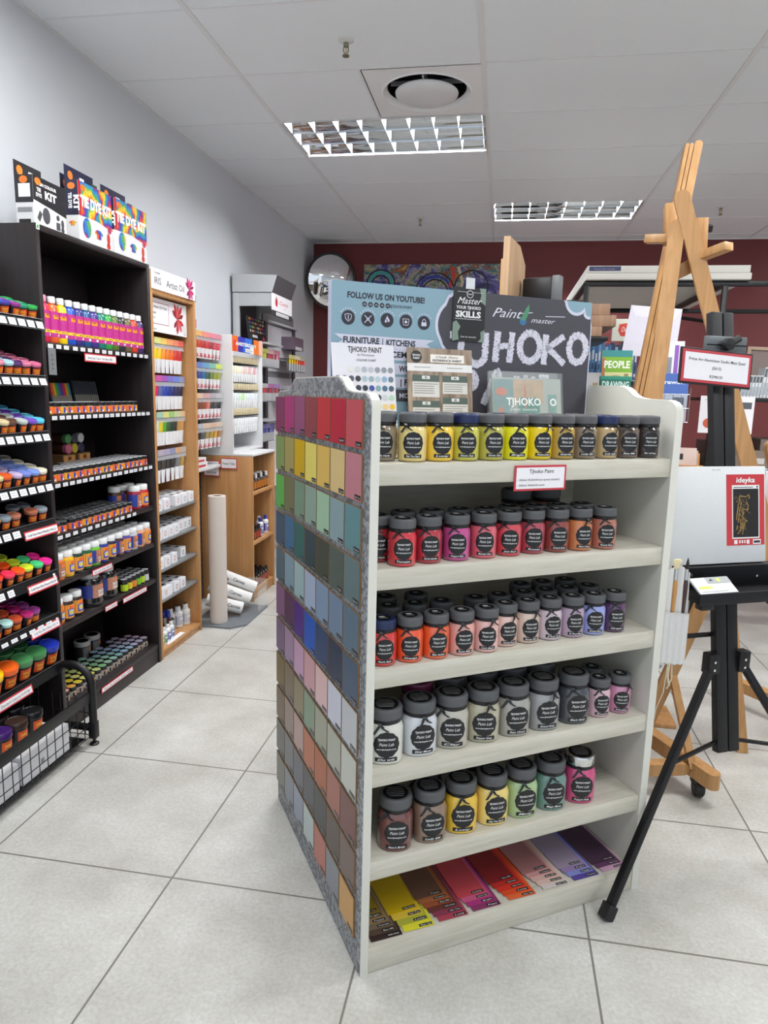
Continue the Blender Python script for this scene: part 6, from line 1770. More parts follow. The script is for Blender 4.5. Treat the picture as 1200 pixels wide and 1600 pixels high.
# ------------------------------------------------------------------ black aluminium mast easel
A25 = radians(25)
ED, EN, EM = Vector((cos(A25), sin(A25), 0)), Vector((-sin(A25), cos(A25), 0)), Vector((.727, 2.1, 0))
def E(a, b, z): return EM + ED * a + EN * b + Vector((0, 0, z))
def eb(z): return (z - .40) * .166          # how far the leaning mast sits back at height z
ea = thing('mast_easel', 'black aluminium mast easel holding a white canvas beside the paint stand', 'easel', EM, A25)
ALU = M('1a1a1d', .45, .35, var=.04); ALG = M('6d7275', .4, .5, var=.03)
for s in (-1, 1): MB().m(ALU).bar((s * .0205, eb(.385), .385), (s * .0205, eb(1.70), 1.70), .038, .026).build('mast_profile', ea)
mb = MB().m(ALU).bar((0, eb(.40) + .009, .40), (0, eb(1.68) + .009, 1.68), .02, .008); mb.build('mast_joint', ea)
for s in (-1, 1):
    p0, p1 = (s * .052, eb(.645) - .006, .655), (s * .449, -.12, .028)
    t = MB().m(ALU).bar(p0, p1, .024, .02, (0, 1, 0)).build('leg', ea)
    d = (Vector(p1) - Vector(p0)).normalized()
    MB().m(BLACK).bar(Vector(p1) - d * .01, Vector(p1) + d * .032, .034, .032, (0, 1, 0)).build('rubber_foot', t)
    q = Vector(p0).lerp(Vector(p1), .43)
    MB().m(ALU).bar(q, (s * .04, eb(.41), .415), .012, .010, (0, 1, 0)).build('leg_brace', ea)
    mb = MB().m(ALU).rbox(min(s * .035, s * .075), max(s * .035, s * .075), eb(.645) - .022, eb(.645) + .012, .625, .69, .004)
    mb.m(CHROME)
    for dz in (.64, .665): mb.lathe([(.0, -.002), (.004, -.002), (.004, 0)], 10, (0, 0, 0), Matrix.Translation((s * .055, eb(.645) - .022, dz)) @ Matrix.Rotation(-pi / 2, 4, 'X'))
    mb.build('leg_bracket', ea)
MB().m(ALU).bar((-.165, eb(.70) + .02, .735), (-.03, eb(.70) + .02, .735), .014, .012, (0, 1, 0)).build('side_stay', ea)
mb = MB().m(ALU)
zt = .892
mb.rbox(-.20, .25, -.055, eb(.9) - .014, zt - .006, zt, .002); mb.rbox(-.20, .25, -.058, -.053, zt - .02, zt + .014, .002); mb.rbox(-.20, .25, eb(.92) - .022, eb(.92) - .016, zt - .005, .957, .002); mb.rbox(-.20, .25, eb(.92) - .05, eb(.92) - .015, .952, .958, .002)
for x in (-.20, .247): mb.box(x, x + .003, -.055, eb(.9) - .016, zt - .015, zt + .012)
mb.tube([(-.19, -.004, .948), (-.262, -.004, .948), (-.268, -.004, .956)], .004, 6)
mb.build('tray', ea)
for x in (-.145, .105): MB().m(BLACK).rbox(x - .022, x + .022, -.03, .0, zt - .045, zt - .022, .004).lathe([(.006, zt - .024), (.006, zt - .006)], 10, (x, -.015, 0)).build('tray_knob', ea)
mb = MB().m(M('cfd0d2', .4)).disc(.105, zt + .022, .0035, face_my(eb(.92) - .0225), .0003, 12); mb.build('rivet', ea, 0)
mb = MB().m(ALG).rbox(-.072, .072, eb(1.61) - .03, eb(1.61) - .013, 1.575, 1.628, .003); mb.m(ALU).box(-.072, .072, eb(1.61) - .0305, eb(1.61) - .0295, 1.600, 1.604); mb.build('top_clamp', ea)
mb = MB().m(BLACK).lathe([(.0, 0), (.017, .002), (.018, .018), (.008, .022), (.006, .03)], 14, (0, 0, 0), Matrix.Translation((-.012, eb(1.61) - .06, 1.603)) @ Matrix.Rotation(-pi / 2, 4, 'X')); mb.tube([(-.012, eb(1.6) - .045, 1.603), (.025, eb(1.6) - .045, 1.622)], .012, 8); mb.build('clamp_knob', ea)
sg = red_sign('price_sign', 'red-bordered price sign in a black frame hanging on the black easel mast', .232, .094,
    [('Prime Art Aluminium Studio Mast Easel', .063, .0085, .19, 0, 'C'), ('(EA13)', .041, .0085, .03, 0, 'C'), ('R2940.50', .016, .0085, .043, 0, 'C')], E(-.057, eb(1.54) - .05, 1.486), A25 - .06, black=True)
sg.rotation_euler = (-.1, radians(3.5), A25 - .06)
# canvas on the tray
cv = thing('blank_canvas', 'white stretched canvas with red product sheet standing on the black easel tray', 'canvas', E(-.046, eb(.958) - .043, .962), A25)
cv.rotation_euler = (-.155, 0, A25)
mb = MB().m(M('cfd1d3', .7, var=.02, scale=220, bump=.25)).rbox(-.18, .163, 0, .018, 0, .288, .002); mb.build('canvas_face', cv)
f = face_my(-.0002)
mb = MB().m(M('c3383f', .35)).box(.021, .158, -.0008, .0, .052, .264)
f = face_my(-.0008, -.014)
mb.m(WHITE).rect(.054, .153, .072, .232, f, .0003)
mb.m(M('1d191a', .35, var=.2, scale=60)).rect(.0575, .1495, .076, .221, f, .0006)
mb.m(INK).rect(.06, .13, .2245, .2265, f, .0006); mb.disc(.145, .2265, .003, f, .0006, 10)
mb.m(M('e6e6e8')).rect(.061, .073, .056, .068, f, .0003); mb.rect(.106, .116, .056, .068, f, .0003); mb.rect(.129, .158, .0545, .0685, f, .0003)
for q in range(3): mb.rect(.079 + .009 * q, .084 + .009 * q, .058, .067, f, .0003)
mb.m(INK).rect(.132, .155, .058, .065, f, .0006)
mb.build('product_sheet', cv, 0)
mb = MB().m(WHITE).text('ideyka', .103, .240, .0155, f, .0006, width=.068, bold=.03, shear=.1); mb.build('printed_text', cv, 0)
# dark print of a lit animal head, kept loose
mb = MB().m(M('b08d4a', .4, var=.3, scale=200))
rnd = random.Random(11)
for pts in ([(.084, .203), (.079, .19), (.083, .186)], [(.112, .204), (.117, .196), (.113, .19)], [(.086, .2), (.1, .197), (.112, .2)], [(.083, .19), (.076, .172), (.072, .15), (.069, .128)], [(.088, .18), (.081, .16), (.078, .135), (.074, .12)], [(.105, .182), (.112, .17), (.108, .155)], [(.094, .162), (.102, .158), (.113, .16)],
            [(.096, .15), (.09, .14), (.095, .128)], [(.082, .13), (.086, .11), (.083, .095)], [(.09, .118), (.094, .1), (.09, .084)], [(.1, .128), (.11, .122)], [(.072, .112), (.07, .098)]):
    mb.stroke(pts, .0026, f, .0009, .7, .0012, rnd)
for q in range(150):
    a_ = rnd.random(); zz = .088 + .112 * a_
    xc = .083 + .012 * sin(a_ * 5) + (.02 if a_ > .55 else .0) * rnd.random()
    xx = xc + rnd.gauss(0, .0065); ln_ = rnd.uniform(.002, .006); an = rnd.uniform(1.1, 2.3)
    mb.stroke([(xx, zz), (xx + ln_ * cos(an), zz - ln_ * sin(an))], rnd.uniform(.0006, .0014), f, .0009, .4, .0012, rnd)
mb.build('product_photo', cv, 0)
mb = MB().m(M('9a9ca0')).text('30cm x 40cm', .0, .276, .005, f, .0, width=.03); mb.build('corner_marking', cv, 0)
pk = thing('brush_packet', 'white and grey blister packet lying on the black easel tray', 'packet', E(-.125, -.048, zt + .008), A25)
pk.rotation_euler = (.55, 0, A25 + .03)
mb = MB().m(M('c9ccce', .4)).rbox(-.07, .062, 0, .062, 0, .006, .002)
f = face_up(.006); mb.m(M('8a8e90', .4)).rect(-.02, .062, .036, .06, f, .0004); mb.m(M('bdd04a')).disc(.022, .049, .007, f, .0008, 16); mb.rect(-.06, -.015, .018, .028, f, .0005); mb.m(M('9a9da0')).rect(-.06, .03, .006, .009, f, .0005)
mb.m(INK).flat([(-.012, .046), (.004, .046), (-.002, .055)], f, .0008); mb.build('packet', pk, 0)
# canvas brush roll with brushes
br = thing('brush_roll', 'white canvas brush roll with pockets hanging from the near end of the easel tray', 'brush roll', E(-.252, -.022, .690), A25 - .1)
CANV = M('d6d5d3', .85, var=.03, scale=90, bump=.2)
mb = MB().m(CANV)
n_ = 40
W_ = .088
def wav(i, amp): return amp * sin(i * 2 * pi * 4.5 / n_)
vs, fs = [], []
for i in range(n_ + 1):
    x = -W_ / 2 + W_ * i / n_
    for zz, am in ((0, .0035), (.09, .004), (.150, .003)):
        vs.append((x, -.006 + wav(i, am), zz - .010 * (i / n_) + .012))
for i in range(n_):
    for k in range(2): fs.append((3 * i + k, 3 * i + 3 + k, 3 * i + 4 + k, 3 * i + 1 + k))
mb.add(vs, fs)
mb.tube([(-W_ / 2 + W_ * i / n_, -.0065 + wav(i, .003), .150 - .010 * (i / n_) + .012) for i in range(n_ + 1)], .0012, 5)
mb.build('pocket', br)
mb = MB().m(CANV)
vs, fs = [], []
for i in range(13):
    x = -W_ / 2 + W_ * i / 12
    for zz in (0.0, .15, .24, .30 - .03 * abs(i - 6) / 6): vs.append((x * (1 if zz < .2 else .92), .003 + .004 * sin(i * 1.3), zz))
for i in range(12):
    for k in range(3): fs.append((4 * i + k, 4 * i + 4 + k, 4 * i + 5 + k, 4 * i + 1 + k))
mb.add(vs, fs); mb.build('back_cloth', br)
mb = MB().m(M('cfc6b0', .8)); mb.tube([(.0, -.002, .01), (-.004, -.004, -.03), (.004, -.004, -.06)], .003, 6); mb.tube([(-.006, -.004, .01), (-.012, -.004, -.08), (-.03, -.004, -.13), (-.033, -.004, -.16)], .0014, 5); mb.tube([(.006, -.004, .01), (.01, -.004, -.04), (-.002, -.004, -.07)], .0018, 5); mb.build('tie_string', br)
for nm_, x, h, tip, label, wd_ in (('fan', -.005, 'c08a4a', 'dccfa8', 'fan brush with pale bristles and honey handle standing in the brush roll', 1), ('round', .027, '3c2220', '2a2624', 'dark-handled pointed brush standing in the brush roll', 0)):
    b_ = thing('paint_brush', label, 'brush', E(-.252, -.022, .690) + (Matrix.Rotation(A25 - .1, 3, 'Z') @ Vector((x, .0, .048))), A25 - .1, 'brushes in the brush roll')
    MB().m(M(h, .35, 0, .5)).lathe([(.0025, 0), (.005, .12), (.0065, .19), (.005, .205)], 12).build('handle', b_)
    MB().m(CHROME).lathe([(.0052, .203), (.0045, .235)], 12).build('ferrule', b_)
    if wd_: MB().m(M(tip, .8)).lathe([(.005, .234), (.013, .25), (.0145, .258), (.011, .263), (0, .264)], 14, T=Matrix.Diagonal((1, .3, 1, 1))).build('bristles', b_)
    else: MB().m(M(tip, .8)).lathe([(.0045, .234), (.005, .245), (.002, .262), (0, .268)], 12).build('bristles', b_)

# ------------------------------------------------------------------ wooden easels
wa = thing('a_frame_easel', 'tall beech A-frame easel rising behind the black mast easel', 'easel', (.62, 2.86, 0))
def rel(p): return (p[0] - .62, p[1] - 2.86, p[2])
def wbar(nm_, p0, p1, w, t, side, parent, relf, re=True): return MB().m(EASELWOOD).bar(relf(p0), relf(p1), w, t, side, re).build(nm_, parent)
wbar('leg', (1.335, 2.755, 0), (.607, 2.85, 2.20), .056, .026, (1, -.1, .3), wa, rel)
wbar('leg', (.472, 2.575, 0), (.612, 2.862, 2.10), .056, .024, (.97, -.2, 0), wa, rel)
wbar('leg', (.62, 3.42, 0), (.62, 2.815, 1.13), .045, .024, (1, 0, 0), wa, rel)
wbar('cross_rail', (.57, 2.775, 1.09), (.955, 2.785, 1.09), .045, .02, (0, 0, 1), wa, rel, False)
mb = MB().m(EASELWOOD).bar(rel((.60, 2.885, 1.90)), rel((.715, 2.885, 1.96)), .05, .018, (0, 0, 1)); mb.build('cross_rail', wa)
mb = MB().m(EASELWOOD).bar(rel((.700, 2.878, 1.975)), rel((.695, 2.885, 2.11)), .055, .03, (1, 0, 0), False); mb.build('clamp_block', wa)
mb = MB().m(EASELWOOD).bar(rel((.690, 2.87, 1.965)), rel((.770, 2.75, 1.985)), .045, .03, (.8, .6, 0), False); mb.build('canvas_holder', wa)
mb = MB().m(BLACK); mb.lathe([(.0, 0), (.016, .0), (.016, .016), (.007, .02), (.006, .05)], 5, (0, 0, 0), Matrix.Translation(rel((.752, 2.93, 2.085))) @ Matrix.Rotation(-pi / 2, 4, 'Y')); mb.build('star_knob', wa)

ws = thing('studio_easel', 'large beech studio easel with tall mast and castor base behind the paint stand', 'easel', (.60, 2.75, 0))
def rel2(p): return (p[0] - .60, p[1] - 2.75, p[2])
m0, m1 = Vector((.352, 2.665, .13)), Vector((.703, 3.12, 2.45))
for off, nm_ in ((-.030, 'mast'), (-.013, 'mast'), (.013, 'mast')):
    wd_ = .014 if off < .01 else .030
    wbar(nm_, m0 + Vector((off, 0, 0)), m1 + Vector((off, 0, .0 if off > 0 else -.01)), wd_, .05, (1, 0, 0), ws, rel2)
mb = MB().m(EASELWOOD).bar(rel2((.605, 2.935, 2.03)), rel2((.596, 2.955, 2.178)), .040, .05, (1, 0, 0), False); mb.build('sliding_block', ws)
mb = MB().m(EASELWOOD).bar(rel2((.608, 2.925, 2.048)), rel2((.523, 2.975, 2.058)), .032, .04, (0, 0, 1), False); mb.build('canvas_holder', ws)
wbar('base_beam', (.50, 3.03, .10), (.825, 2.415, .098), .05, .058, (1, .5, 0), ws, rel2)
wbar('base_beam', (.30, 2.395, .098), (.745, 2.515, .098), .045, .045, (0, 0, 1), ws, rel2)
wbar('base_beam', (.34, 2.70, .10), (.66, 2.735, .10), .045, .045, (0, 0, 1), ws, rel2)
wbar('strut', (.762, 2.498, .10), (.665, 2.72, .55), .026, .03, (1, 0, 0), ws, rel2)
wbar('strut', (.60, 2.64, .14), (.815, 2.65, .80), .05, .026, (1, 0, 0), ws, rel2)
for x, y, nm_ in ((.785, 2.49, 'castor'), (.335, 2.405, 'castor'), (.52, 2.99, 'castor')):
    mb = MB().m(BLACK); mb.lathe([(.0, -.018), (.028, -.018), (.034, -.012), (.034, .012), (.028, .018), (.0, .018)], 20, (0, 0, 0), Matrix.Translation(rel2((x, y, .0345))) @ Matrix.Rotation(pi / 2, 4, 'Y') @ Matrix.Rotation(.0, 4, 'Z'))
    mb.rbox(x - .60 - .026, x - .60 + .026, y - 2.75 - .02, y - 2.75 + .03, .045, .072, .008); mb.build(nm_, ws)

wt = thing('small_wood_easel', 'light beech easel with two posts behind the white canvas', 'easel', (1.10, 2.90, 0))
def rel3(p): return (p[0] - 1.10, p[1] - 2.90, p[2])
wbar('post', (1.060, 2.87, 0), (.862, 2.96, 1.265), .042, .024, (1, 0, 0), wt, rel3)
wbar('post', (1.45, 3.02, 0), (1.06, 2.95, 1.29), .058, .04, (1, 0, 0), wt, rel3)
wbar('base_beam', (1.09, 3.47, .105), (1.62, 2.80, .10), .05, .05, (0, 0, 1), wt, rel3)
mb = MB().m(EASELWOOD).bar(rel3((.90, 2.955, 1.0)), rel3((1.15, 2.90, 1.0)), .05, .02, (0, 0, 1)); mb.build('cross_rail', wt)
c2 = thing('second_canvas', 'thin edge of another white canvas just beyond the red product sheet', 'canvas', (1.19, 2.90, 1.0255), 0)
MB().m(M('dcdcde', .7)).rbox(-.16, .09, -.012, .006, 0, .145, .002).build('canvas_face', c2)

# ------------------------------------------------------------------ racks and books behind, on the maroon wall side
rk2 = thing('steel_rack', 'black steel tube rack carrying canvases and books in front of the maroon wall', 'rack', (.46, 4.55, 0))
X1 = 2.55
mb_posts = [(.0, 0), (.80, 0), (X1 - .46, 0), (.0, 1.35), (.80, 1.35), (X1 - .46, 1.35)]
for x, y in mb_posts: MB().m(BLKMETAL).rbox(x - .0, x + .03, y - .015, y + .015, 0, 2.14, .002).build('upright', rk2)
for y in (0, 1.35): MB().m(BLKMETAL).rbox(-.0, X1 - .43, y - .016, y + .016, 2.115, 2.145, .002).build('top_tube', rk2)
for x in (.0, .80, X1 - .46): MB().m(BLKMETAL).rbox(x, x + .03, 0, 1.35, 2.116, 2.144, .002).build('side_tube', rk2)
MB().m(BLKMETAL).bar((.83, .02, 1.9), (.55, 1.3, 2.12), .03, .02).build('diagonal_tube', rk2)
for x0, x1, z, d in ((-.0, .50, 1.552, .5), (.80, X1 - .43, 1.462, .5), (.70, X1 - .43, 1.02, .6), (0, X1 - .43, .6, .6)):
    MB().m(BLKMETAL).rbox(x0, x1, -.02, d, z - .022, z, .002).build('shelf', rk2)
mb = MB().m(M('d9c8d8', .5)).box(X1 - .9, X1 - .84, -.0185, -.0165, 2.11, 2.15); mb.build('shelf_label', rk2, 0)
MB().m(BLKMETAL).rbox(-.16, .10, -.48, -.017, 1.755, 1.777, .002).rbox(-.01, .04, -.1, -.017, 1.70, 1.756, .002).build('shelf', rk2)
cs = M('cfcdc6', .7, var=.03)
for n_, (z0, z1, x0, x1, y1) in enumerate(((2.147, 2.185, .463, 1.402, 5.98), (2.1855, 2.228, .467, 1.392, 5.96))):
    t = thing('large_canvas', '%s of two large white canvases lying flat on top of the steel rack' % ('lower' if n_ == 0 else 'upper'), 'canvas', (x0, 4.50, z0), 0, 'large canvases on the rack top')
    mb = MB().m(cs).rbox(0, x1 - x0, 0, y1 - 4.50, 0, z1 - z0, .003)
    mb.build('canvas', t)
    if n_: mb = MB().m(M('32355c', .5)).rect(.01, .195, .012, z1 - z0 - .004, face_my(0), .0006); mb.m(M('9a9cb8')).text('Prime Art canvas', .1, .02, .008, face_my(0), .001, width=.12); mb.build('brand_strip', t, 0)
for n_, (x0, x1, z0, z1) in enumerate(((.359, .525, 1.7785, 1.832), (.332, .597, 1.8325, 1.8925), (.323, .561, 1.893, 1.953))):
    t = MB().m(wood('mdf_board_%d' % n_, '92705a', 'a68368', .6)).rbox(0, x1 - x0, 0, .45, 0, z1 - z0, .002)
    thing('brown_board', '%s brown board in the stack beside the promotional board corner' % ['lowest', 'middle', 'topmost'][n_], 'board', (x0, 4.08, z0), 0, 'brown boards on the rack', t.mesh('brown_board'))
# row of blue spines
bc = ['4a7ab0', '5a8ac0', '6a9ac8', '3f6fa8', '7aa4cc', '5080b4', '8ab0d0', '4a78ac', '2f4a70', '9ab0c4', '3a4a60', '6a86a4', 'c0ccd8', '40506a', '8c9cb4', '3c5a88']
for q, h in enumerate(bc):
    z1 = .205 + .012 * ((q * 7) % 3)
    mb = MB().m(M(h, .4)).rbox(0, .0185, 0, .16, 0, z1, .001); mb.m(M('d8dce4', .5)).rect(.004, .0145, z1 * .55, z1 * .8, face_my(0), .0004); mb.rect(.003, .0155, z1 * .1, z1 * .2, face_my(0), .0004); mb.m(M('22304a')).rect(.006, .0125, z1 * .3, z1 * .45, face_my(0), .0004)
    thing('pad_refill', 'slim blue-spined pad in the row on the rack, %s from the promotional board' % ORD[q], 'art pad', (.497 + .0198 * q, 4.572, 1.5525), 0, 'blue spined pads on the rack', mb.mesh('pad_refill', 0))
t = thing('white_block_pad', 'small white framed block standing before the blue spines', 'art pad', (.50, 4.36, 1.42), 0); mb = MB().m(PAPER).rbox(0, .105, 0, .05, 0, .17, .002); mb.m(M('c8b48a', .5)).rect(.03, .06, .03, .11, face_my(0), .0005); mb.build('block', t, 0)
sh2 = thing('low_black_shelf', 'low black shelf unit under the white framed block behind the stand', 'shelf unit', (.42, 4.30, 0))
MB().m(BLKMETAL).rbox(0, .40, 0, .2, 1.395, 1.419, .002).build('shelf', sh2)
for x in (0, .38): MB().m(BLKMETAL).rbox(x, x + .02, 0, .2, 0, 1.394, .002).build('upright', sh2)
bs = thing('brand_plate', 'white plate with red hexagon logo standing on a thin post over the books', 'sign', (.675, 4.24, 1.765), .0)
mb = MB().m(M('e2e6da', .5)).rbox(-.075, .085, 0, .012, 0, .125, .003); f = face_my(0); mb.m(M('d8483a', .5)).flat([(-.04, .06), (-.025, .03), (.06, .022), (.075, .06), (.06, .11), (-.035, .095)], f, .0006); mb.m(WHITE).text('Derwent', .02, .052, .03, f, .001, width=.085, shear=.35); mb.build('plate', bs, 0)
MB().m(BLKMETAL).rbox(-.01, .01, .002, .014, -1.765, 0, .001).rbox(-.1, .1, -.05, .07, -1.765, -1.755, .002).build('post', bs)

# wire book spinner
sp = thing('book_spinner', 'grey wire book spinner holding drawing books behind the paint stand', 'book rack', (.70, 3.80, 0))
WIRE = M('85888c', .35, .6)
mb = MB().m(WIRE)
mb.tube([(0, .08, 0), (0, .08, 1.60)], .014, 10); mb.lathe([(.26, 0), (.26, .02), (.02, .03)], 28, (0, .08, 0)); mb.build('pole', sp)
def pocket(x0, x1, y, z, h, nm_='wire_pocket'):
    mb = MB().m(WIRE)
    for x in (x0, x1): mb.tube([(x, y + .05, z), (x, y, z), (x, y - .004, z + h)], .0022, 6)
    for k in (0, .4, .8): mb.tube([(x0, y - .002, z + h * k), (x1, y - .002, z + h * k)], .0022, 6)
    mb.tube([(x0, y + .05, z + h * .95), (x0, y + .05, z), (x1, y + .05, z), (x1, y + .05, z + h * .95)], .002, 6)
    mb.tube([((x0 + x1) / 2, y + .05, z + .002), (0, .08, z + .002)], .003, 6)
    for k in range(1, 4): mb.tube([(x0 + (x1 - x0) * k / 4, y - .001, z), (x0 + (x1 - x0) * k / 4, y - .004, z + h * .8)], .0016, 5)
    mb.build(nm_, sp)
pocket(-.205, -.05, -.15, 1.40, .16); pocket(.05, .21, -.16, 1.33, .17); pocket(-.21, -.06, -.26, 1.30, .13)
def book(name, label, loc, wd, h, th, base, title, tcol, bands, rz=0.0, tilt=-.08, tsz=.03, ty=.7):
    t = thing(name, label, 'book', loc, rz, 'books on the wire spinner')
    t.rotation_euler = (tilt, 0, rz)
    mb = MB().m(M(base, .35)).rbox(-wd / 2, wd / 2, 0, th, 0, h, .001); mb.m(PAPER).box(-wd / 2 + .002, wd / 2 + .0002, .002, th - .002, .002, h - .002)
    f = face_my(0)
    for a, b_, z0, z1, hh in bands: mb.m(M(hh, .4)).rect(-wd / 2 + wd * a, -wd / 2 + wd * b_, h * z0, h * z1, f, .0004)
    mb.build('cover', t, 0)
    if title: MB().m(M(tcol, .5)).text(title, 0, h * ty, tsz, f, .0009, width=wd * .86, bold=.03).build('printed_title', t, 0)
book('art_book', 'green people-drawing book with pale figures in the wire spinner', (.562, 3.682, 1.405), .145, .275, .02, '7fae3a', 'PEOPLE', 'f0f4e8', [(0, 1, .88, 1, '3a8a8a'), (0, .1, .3, .86, 'b8704a'), (.1, 1, .1, .6, 'd8d29a'), (.35, .6, .1, .55, 'c8a878'), (.75, .9, .15, .58, '8a5a3a')], tsz=.036, ty=.68)
book('art_book', 'dark green drawing book below the people book in the wire spinner', (.545, 3.56, 1.322), .15, .225, .018, '1f6a5a', 'DRAWING', 'c8e0d8', [(0, 1, .93, 1, '2a8a74'), (.2, .8, .1, .5, '8ab8a4')], .12, tsz=.030, ty=.76)
book('art_book', 'blue book with grey photographs low in the wire spinner', (.83, 3.668, 1.335), .15, .235, .02, '4a68b0', 'Drawing', 'd8e0f0', [(0, 1, 0, .55, 'a8b0c0'), (.1, .45, .05, .45, '5a6478'), (.55, .9, .1, .5, '6a7488')], -.1, tsz=.018, ty=.78)
book('art_book', 'white and lime book beside the spinner pole', (.735, 3.70, 1.395), .11, .29, .018, 'e4e8e0', None, '', [(0, .25, 0, .9, '8ab83a'), (.3, 1, .0, .72, '1c1c1e'), (.1, .9, .86, .93, '9ab0c8')], .05)
book('art_book', 'white book with violet stripe at the far side of the spinner', (.845, 3.76, 1.54 - .205), .10, .40, .016, 'dfe2e6', None, '', [(.55, .75, .5, .95, '8a5ab0'), (.1, .45, .55, .8, '8a9098'), (0, 1, .2, .45, 'b8c0c8')], -.1)
en = thing('white_envelope', 'large white envelope standing behind the tall beech easel', 'envelope', (.768, 3.955, 1.668), -.03)
en.rotation_euler = (-.06, radians(2), -.03)
f = face_my(0)
mb = MB().m(M('d3cfdc', .6)); mb.prism([(-.15, 0), (.125, -.01), (.135, .25), (-.125, .262)], -.003, 0, f); mb.m(M('dedbe6', .6)).flat([(-.125, .262), (-.10, .205), (.1, .195), (.135, .25)][::-1], f, .0006); mb.build('paper', en, 0)
MB().m(WIRE).tube([(0, .02, 0), (0, .06, -.01), (-.06, -.05, -.2)], .004, 6).build('wire_holder', en)

# pads, cards and boxes farther right
tr = thing('card_tray', 'small beech tray of greeting cards beyond the stand shoulder', 'tray', (.735, 3.02, 0))
MB().m(BEECH).rbox(-.09, .10, 0, .12, 1.135, 1.147, .002).rbox(-.09, .10, 0, .012, 1.147, 1.172, .002).build('tray', tr)
MB().m(BEECH).rbox(-.02, .02, .08, .11, 0, 1.135, .002).rbox(-.1, .1, 0, .2, 0, .02, .002).build('post', tr)
for q in range(3):
    mb = MB().m(M(['d8c4bc', 'c8b0a0', 'c88a4a'][q], .6)).box(-.065, .065, 0, .002, 0, .095 - .012 * q); mb.m(INK).text('be happy', .0, .012, .012, face_my(0), .0005, width=.08); mb.rect(-.012, .012, .045, .07, face_my(0), .0005)
    t = thing('greeting_card', '%s card in the small beech tray' % ['front pale pink', 'middle tan', 'back orange'][q], 'card', (.745 + .012 * q, 3.035 + .02 * q, 1.1485), 0, 'cards in the beech tray', mb.mesh('greeting_card', 0))
    t.rotation_euler = (-.15, 0, 0)
for q, (x, y, z, w_, h, c) in enumerate(((.80, 3.66, 1.27 - .14, .16, .25, 'dfe3ea'), (.83, 3.70, 1.08, .17, .30, 'c8d0dc'))):
    mb = MB().m(M(c, .5)).rbox(-w_ / 2, w_ / 2, 0, .01, 0, h, .001); mb.m(M('3a4050')).rect(-w_ * .3, w_ * .1, h * .5, h * .8, face_my(0), .0005); mb.m(M('8a98b0')).rect(-w_ * .4, w_ * .4, h * .2, h * .4, face_my(0), .0005)
pads = [('.', 0)]
sheet = thing('notice_sheet', 'large white printed sheet clipped to the black shelf behind the easel leg', 'poster', (1.37, 4.523, 1.245), 0)
mb = MB().m(PAPER).box(-.175, .135, 0, .002, 0, .225); f = face_my(0); mb.m(M('55585e')).rect(.06, .12, .15, .19, f, .0005); mb.rect(-.03, .0, .10, .12, f, .0005); mb.rect(-.03, .0, .075, .09, f, .0005); mb.m(M('9aa0a8')).rect(-.15, .05, .2, .203, f, .0005); mb.rect(-.05, .09, .05, .053, f, .0005); mb.m(M('c85a3a')).disc(-.12, .06, .03, f, .0005, 16); mb.build('paper', sheet, 0)
for q in range(9):
    h = .135 + (.05 if q > 5 else 0)
    mb = MB().m(M('d6dade', .5)).rbox(0, .016, 0, .12, 0, h, .001); mb.m(M('4f5a60')).rect(.002, .014, h * .68, h * .95, face_my(0), .0004); mb.m(M('a8b0b8')).rect(.003, .013, h * .1, h * .5, face_my(0), .0004)
    t = thing('slim_pad', 'slim white pad with slate band leaning on the black shelf, %s in the row' % ORD[q], 'art pad', (1.43 + .019 * q, 4.575, 1.465), 0, 'white pads on the black shelf', mb.mesh('slim_pad', 0))
    t.rotation_euler = (0, .10, 0)
mb = MB().m(M('b09070', .6)).rbox(0, .012, 0, .13, 0, .135, .001)
thing('wood_end_board', 'thin beige board at the near end of the slim white pads', 'board', (1.395, 4.575, 1.466), 0, None, mb.mesh('wood_end_board', 0)).rotation_euler = (0, .2, 0)
fr_ = thing('wooden_frame', 'pale wooden frame standing behind the slim white pads', 'frame', (1.56, 4.80, 1.485), -.2)
fr_.rotation_euler = (-.12, radians(3), -.2)
f = face_my(0)
mb = MB().m(M('b59a86', .6)); mb.box(-.05, .25, 0, .02, 0, .02); mb.box(-.05, .25, 0, .02, .285, .305); mb.box(-.05, -.03, 0, .02, .02, .285); mb.box(.23, .25, 0, .02, .02, .285); mb.m(M('8a7a74', .7)).box(-.03, .23, .012, .016, .02, .285); mb.build('frame', fr_, 0)
for q, (x, z, w_, h) in enumerate(((1.30, 1.0205, .20, .085), (1.30, 1.1065, .22, .08), (1.53, 1.0205, .26, .12), (1.60, 1.1415, .2, .07), (1.14, 1.0205, .11, .07))):
    mb = MB().m(M(['7a6a60', '6d5f58', '857468', '74665e', '8a7a70'][q], .6, var=.1)).rbox(0, w_, 0, .3, 0, h, .002); mb.m(M('c9c4c0')).rect(w_ * .1, w_ * .4, h * .3, h * .6, face_my(0), .0005)
    thing('brown_carton', '%s brown carton on the low rack shelf behind the easel legs' % ORD[q], 'carton', (x, 4.63, z), 0, 'brown cartons on the rack', mb.mesh('brown_carton', 0))
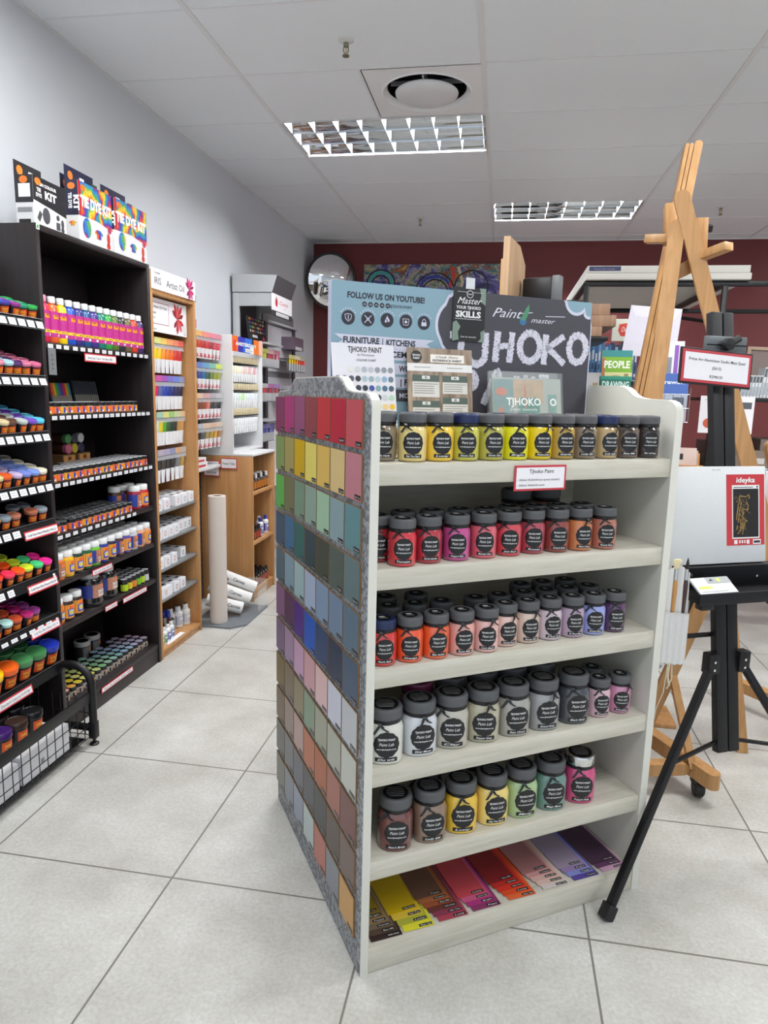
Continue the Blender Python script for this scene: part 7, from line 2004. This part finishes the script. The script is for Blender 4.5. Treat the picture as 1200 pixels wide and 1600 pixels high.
for q in range(8):
    mb = MB().m(M(['dfe3ea', 'c8d4e4', 'e4e4e8', 'b8c8e0'][q % 4], .5)).rbox(0, .05, 0, .055, 0, .014, .001)
    thing('flat_pad', 'flat pale pad lying at the front of the low rack shelf, %s in line' % ORD[q], 'art pad', (1.30 + .058 * q, 4.57, 1.0205), 0, 'flat pads before the cartons', mb.mesh('flat_pad', 0))
for q, (x, z1) in enumerate(((1.21, .12), (1.24, .125), (1.268, .115), (1.296, .11))):
    mb = MB().m(M('c8ccd0', .5)).rbox(0, .02, 0, .1, 0, z1, .001); mb.m(M('3a3a44')).rect(.003, .017, z1 * .4, z1 * .9, face_my(0), .0004)
    thing('dark_label_pad', 'thin pad with dark label behind the upper easel leg, %s in the row' % ORD[q], 'art pad', (x + .085, 4.575, 1.4635), 0, 'pads behind the easel leg', mb.mesh('dark_label_pad', 0))

# tall cabinet behind the stand with a board and a till screen on it
tc = thing('tall_cabinet', 'plain dark cabinet behind the paint stand that carries the board and the till screen', 'cabinet', (-.14, 3.15, 0))
MB().m(DKWOOD).rbox(0, .46, 0, .55, 0, 1.85, .003).build('carcass', tc); MB().m(DKWOOD).rbox(.005, .228, -.018, -.001, .02, 1.84, .002).build('door', tc); MB().m(DKWOOD).rbox(.232, .455, -.018, -.001, .02, 1.84, .002).build('door', tc)
bd = thing('notched_board', 'pale wooden board with stepped edge standing up behind the promotional board', 'board', (-.03, 3.20, 1.851), -.22)
f = Frame((0, 0, 0), (0, 1, 0), (0, 0, 1))
mb = MB().m(wood('pale_ply', 'b08e6c', 'c6a582', .5)); mb.prism([(0, 0), (.42, 0), (.42, .06), (.36, .10), (.36, .21), (.22, .273), (0, .273)], 0, .028, f); mb.m(M('c29a6a')).box(-.008, -.0005, 0, .03, 0, .18); mb.build('board', bd, 0)
sc_ = thing('till_screen', 'black and grey back of a screen next to the pale wooden board', 'screen', (.142, 3.40, 1.851), -.35)
mb = MB().m(M('17171a', .45)).rbox(-.085, .06, .0, .06, .012, .135, .012); mb.build('housing', sc_)
mb = MB().m(M('6f7377', .45)).rbox(.055, .095, .002, .058, .02, .140, .006); mb.build('grey_side', sc_)
MB().m(BLACK).rbox(-.05, .07, -.01, .08, 0, .012, .003).build('foot', sc_)
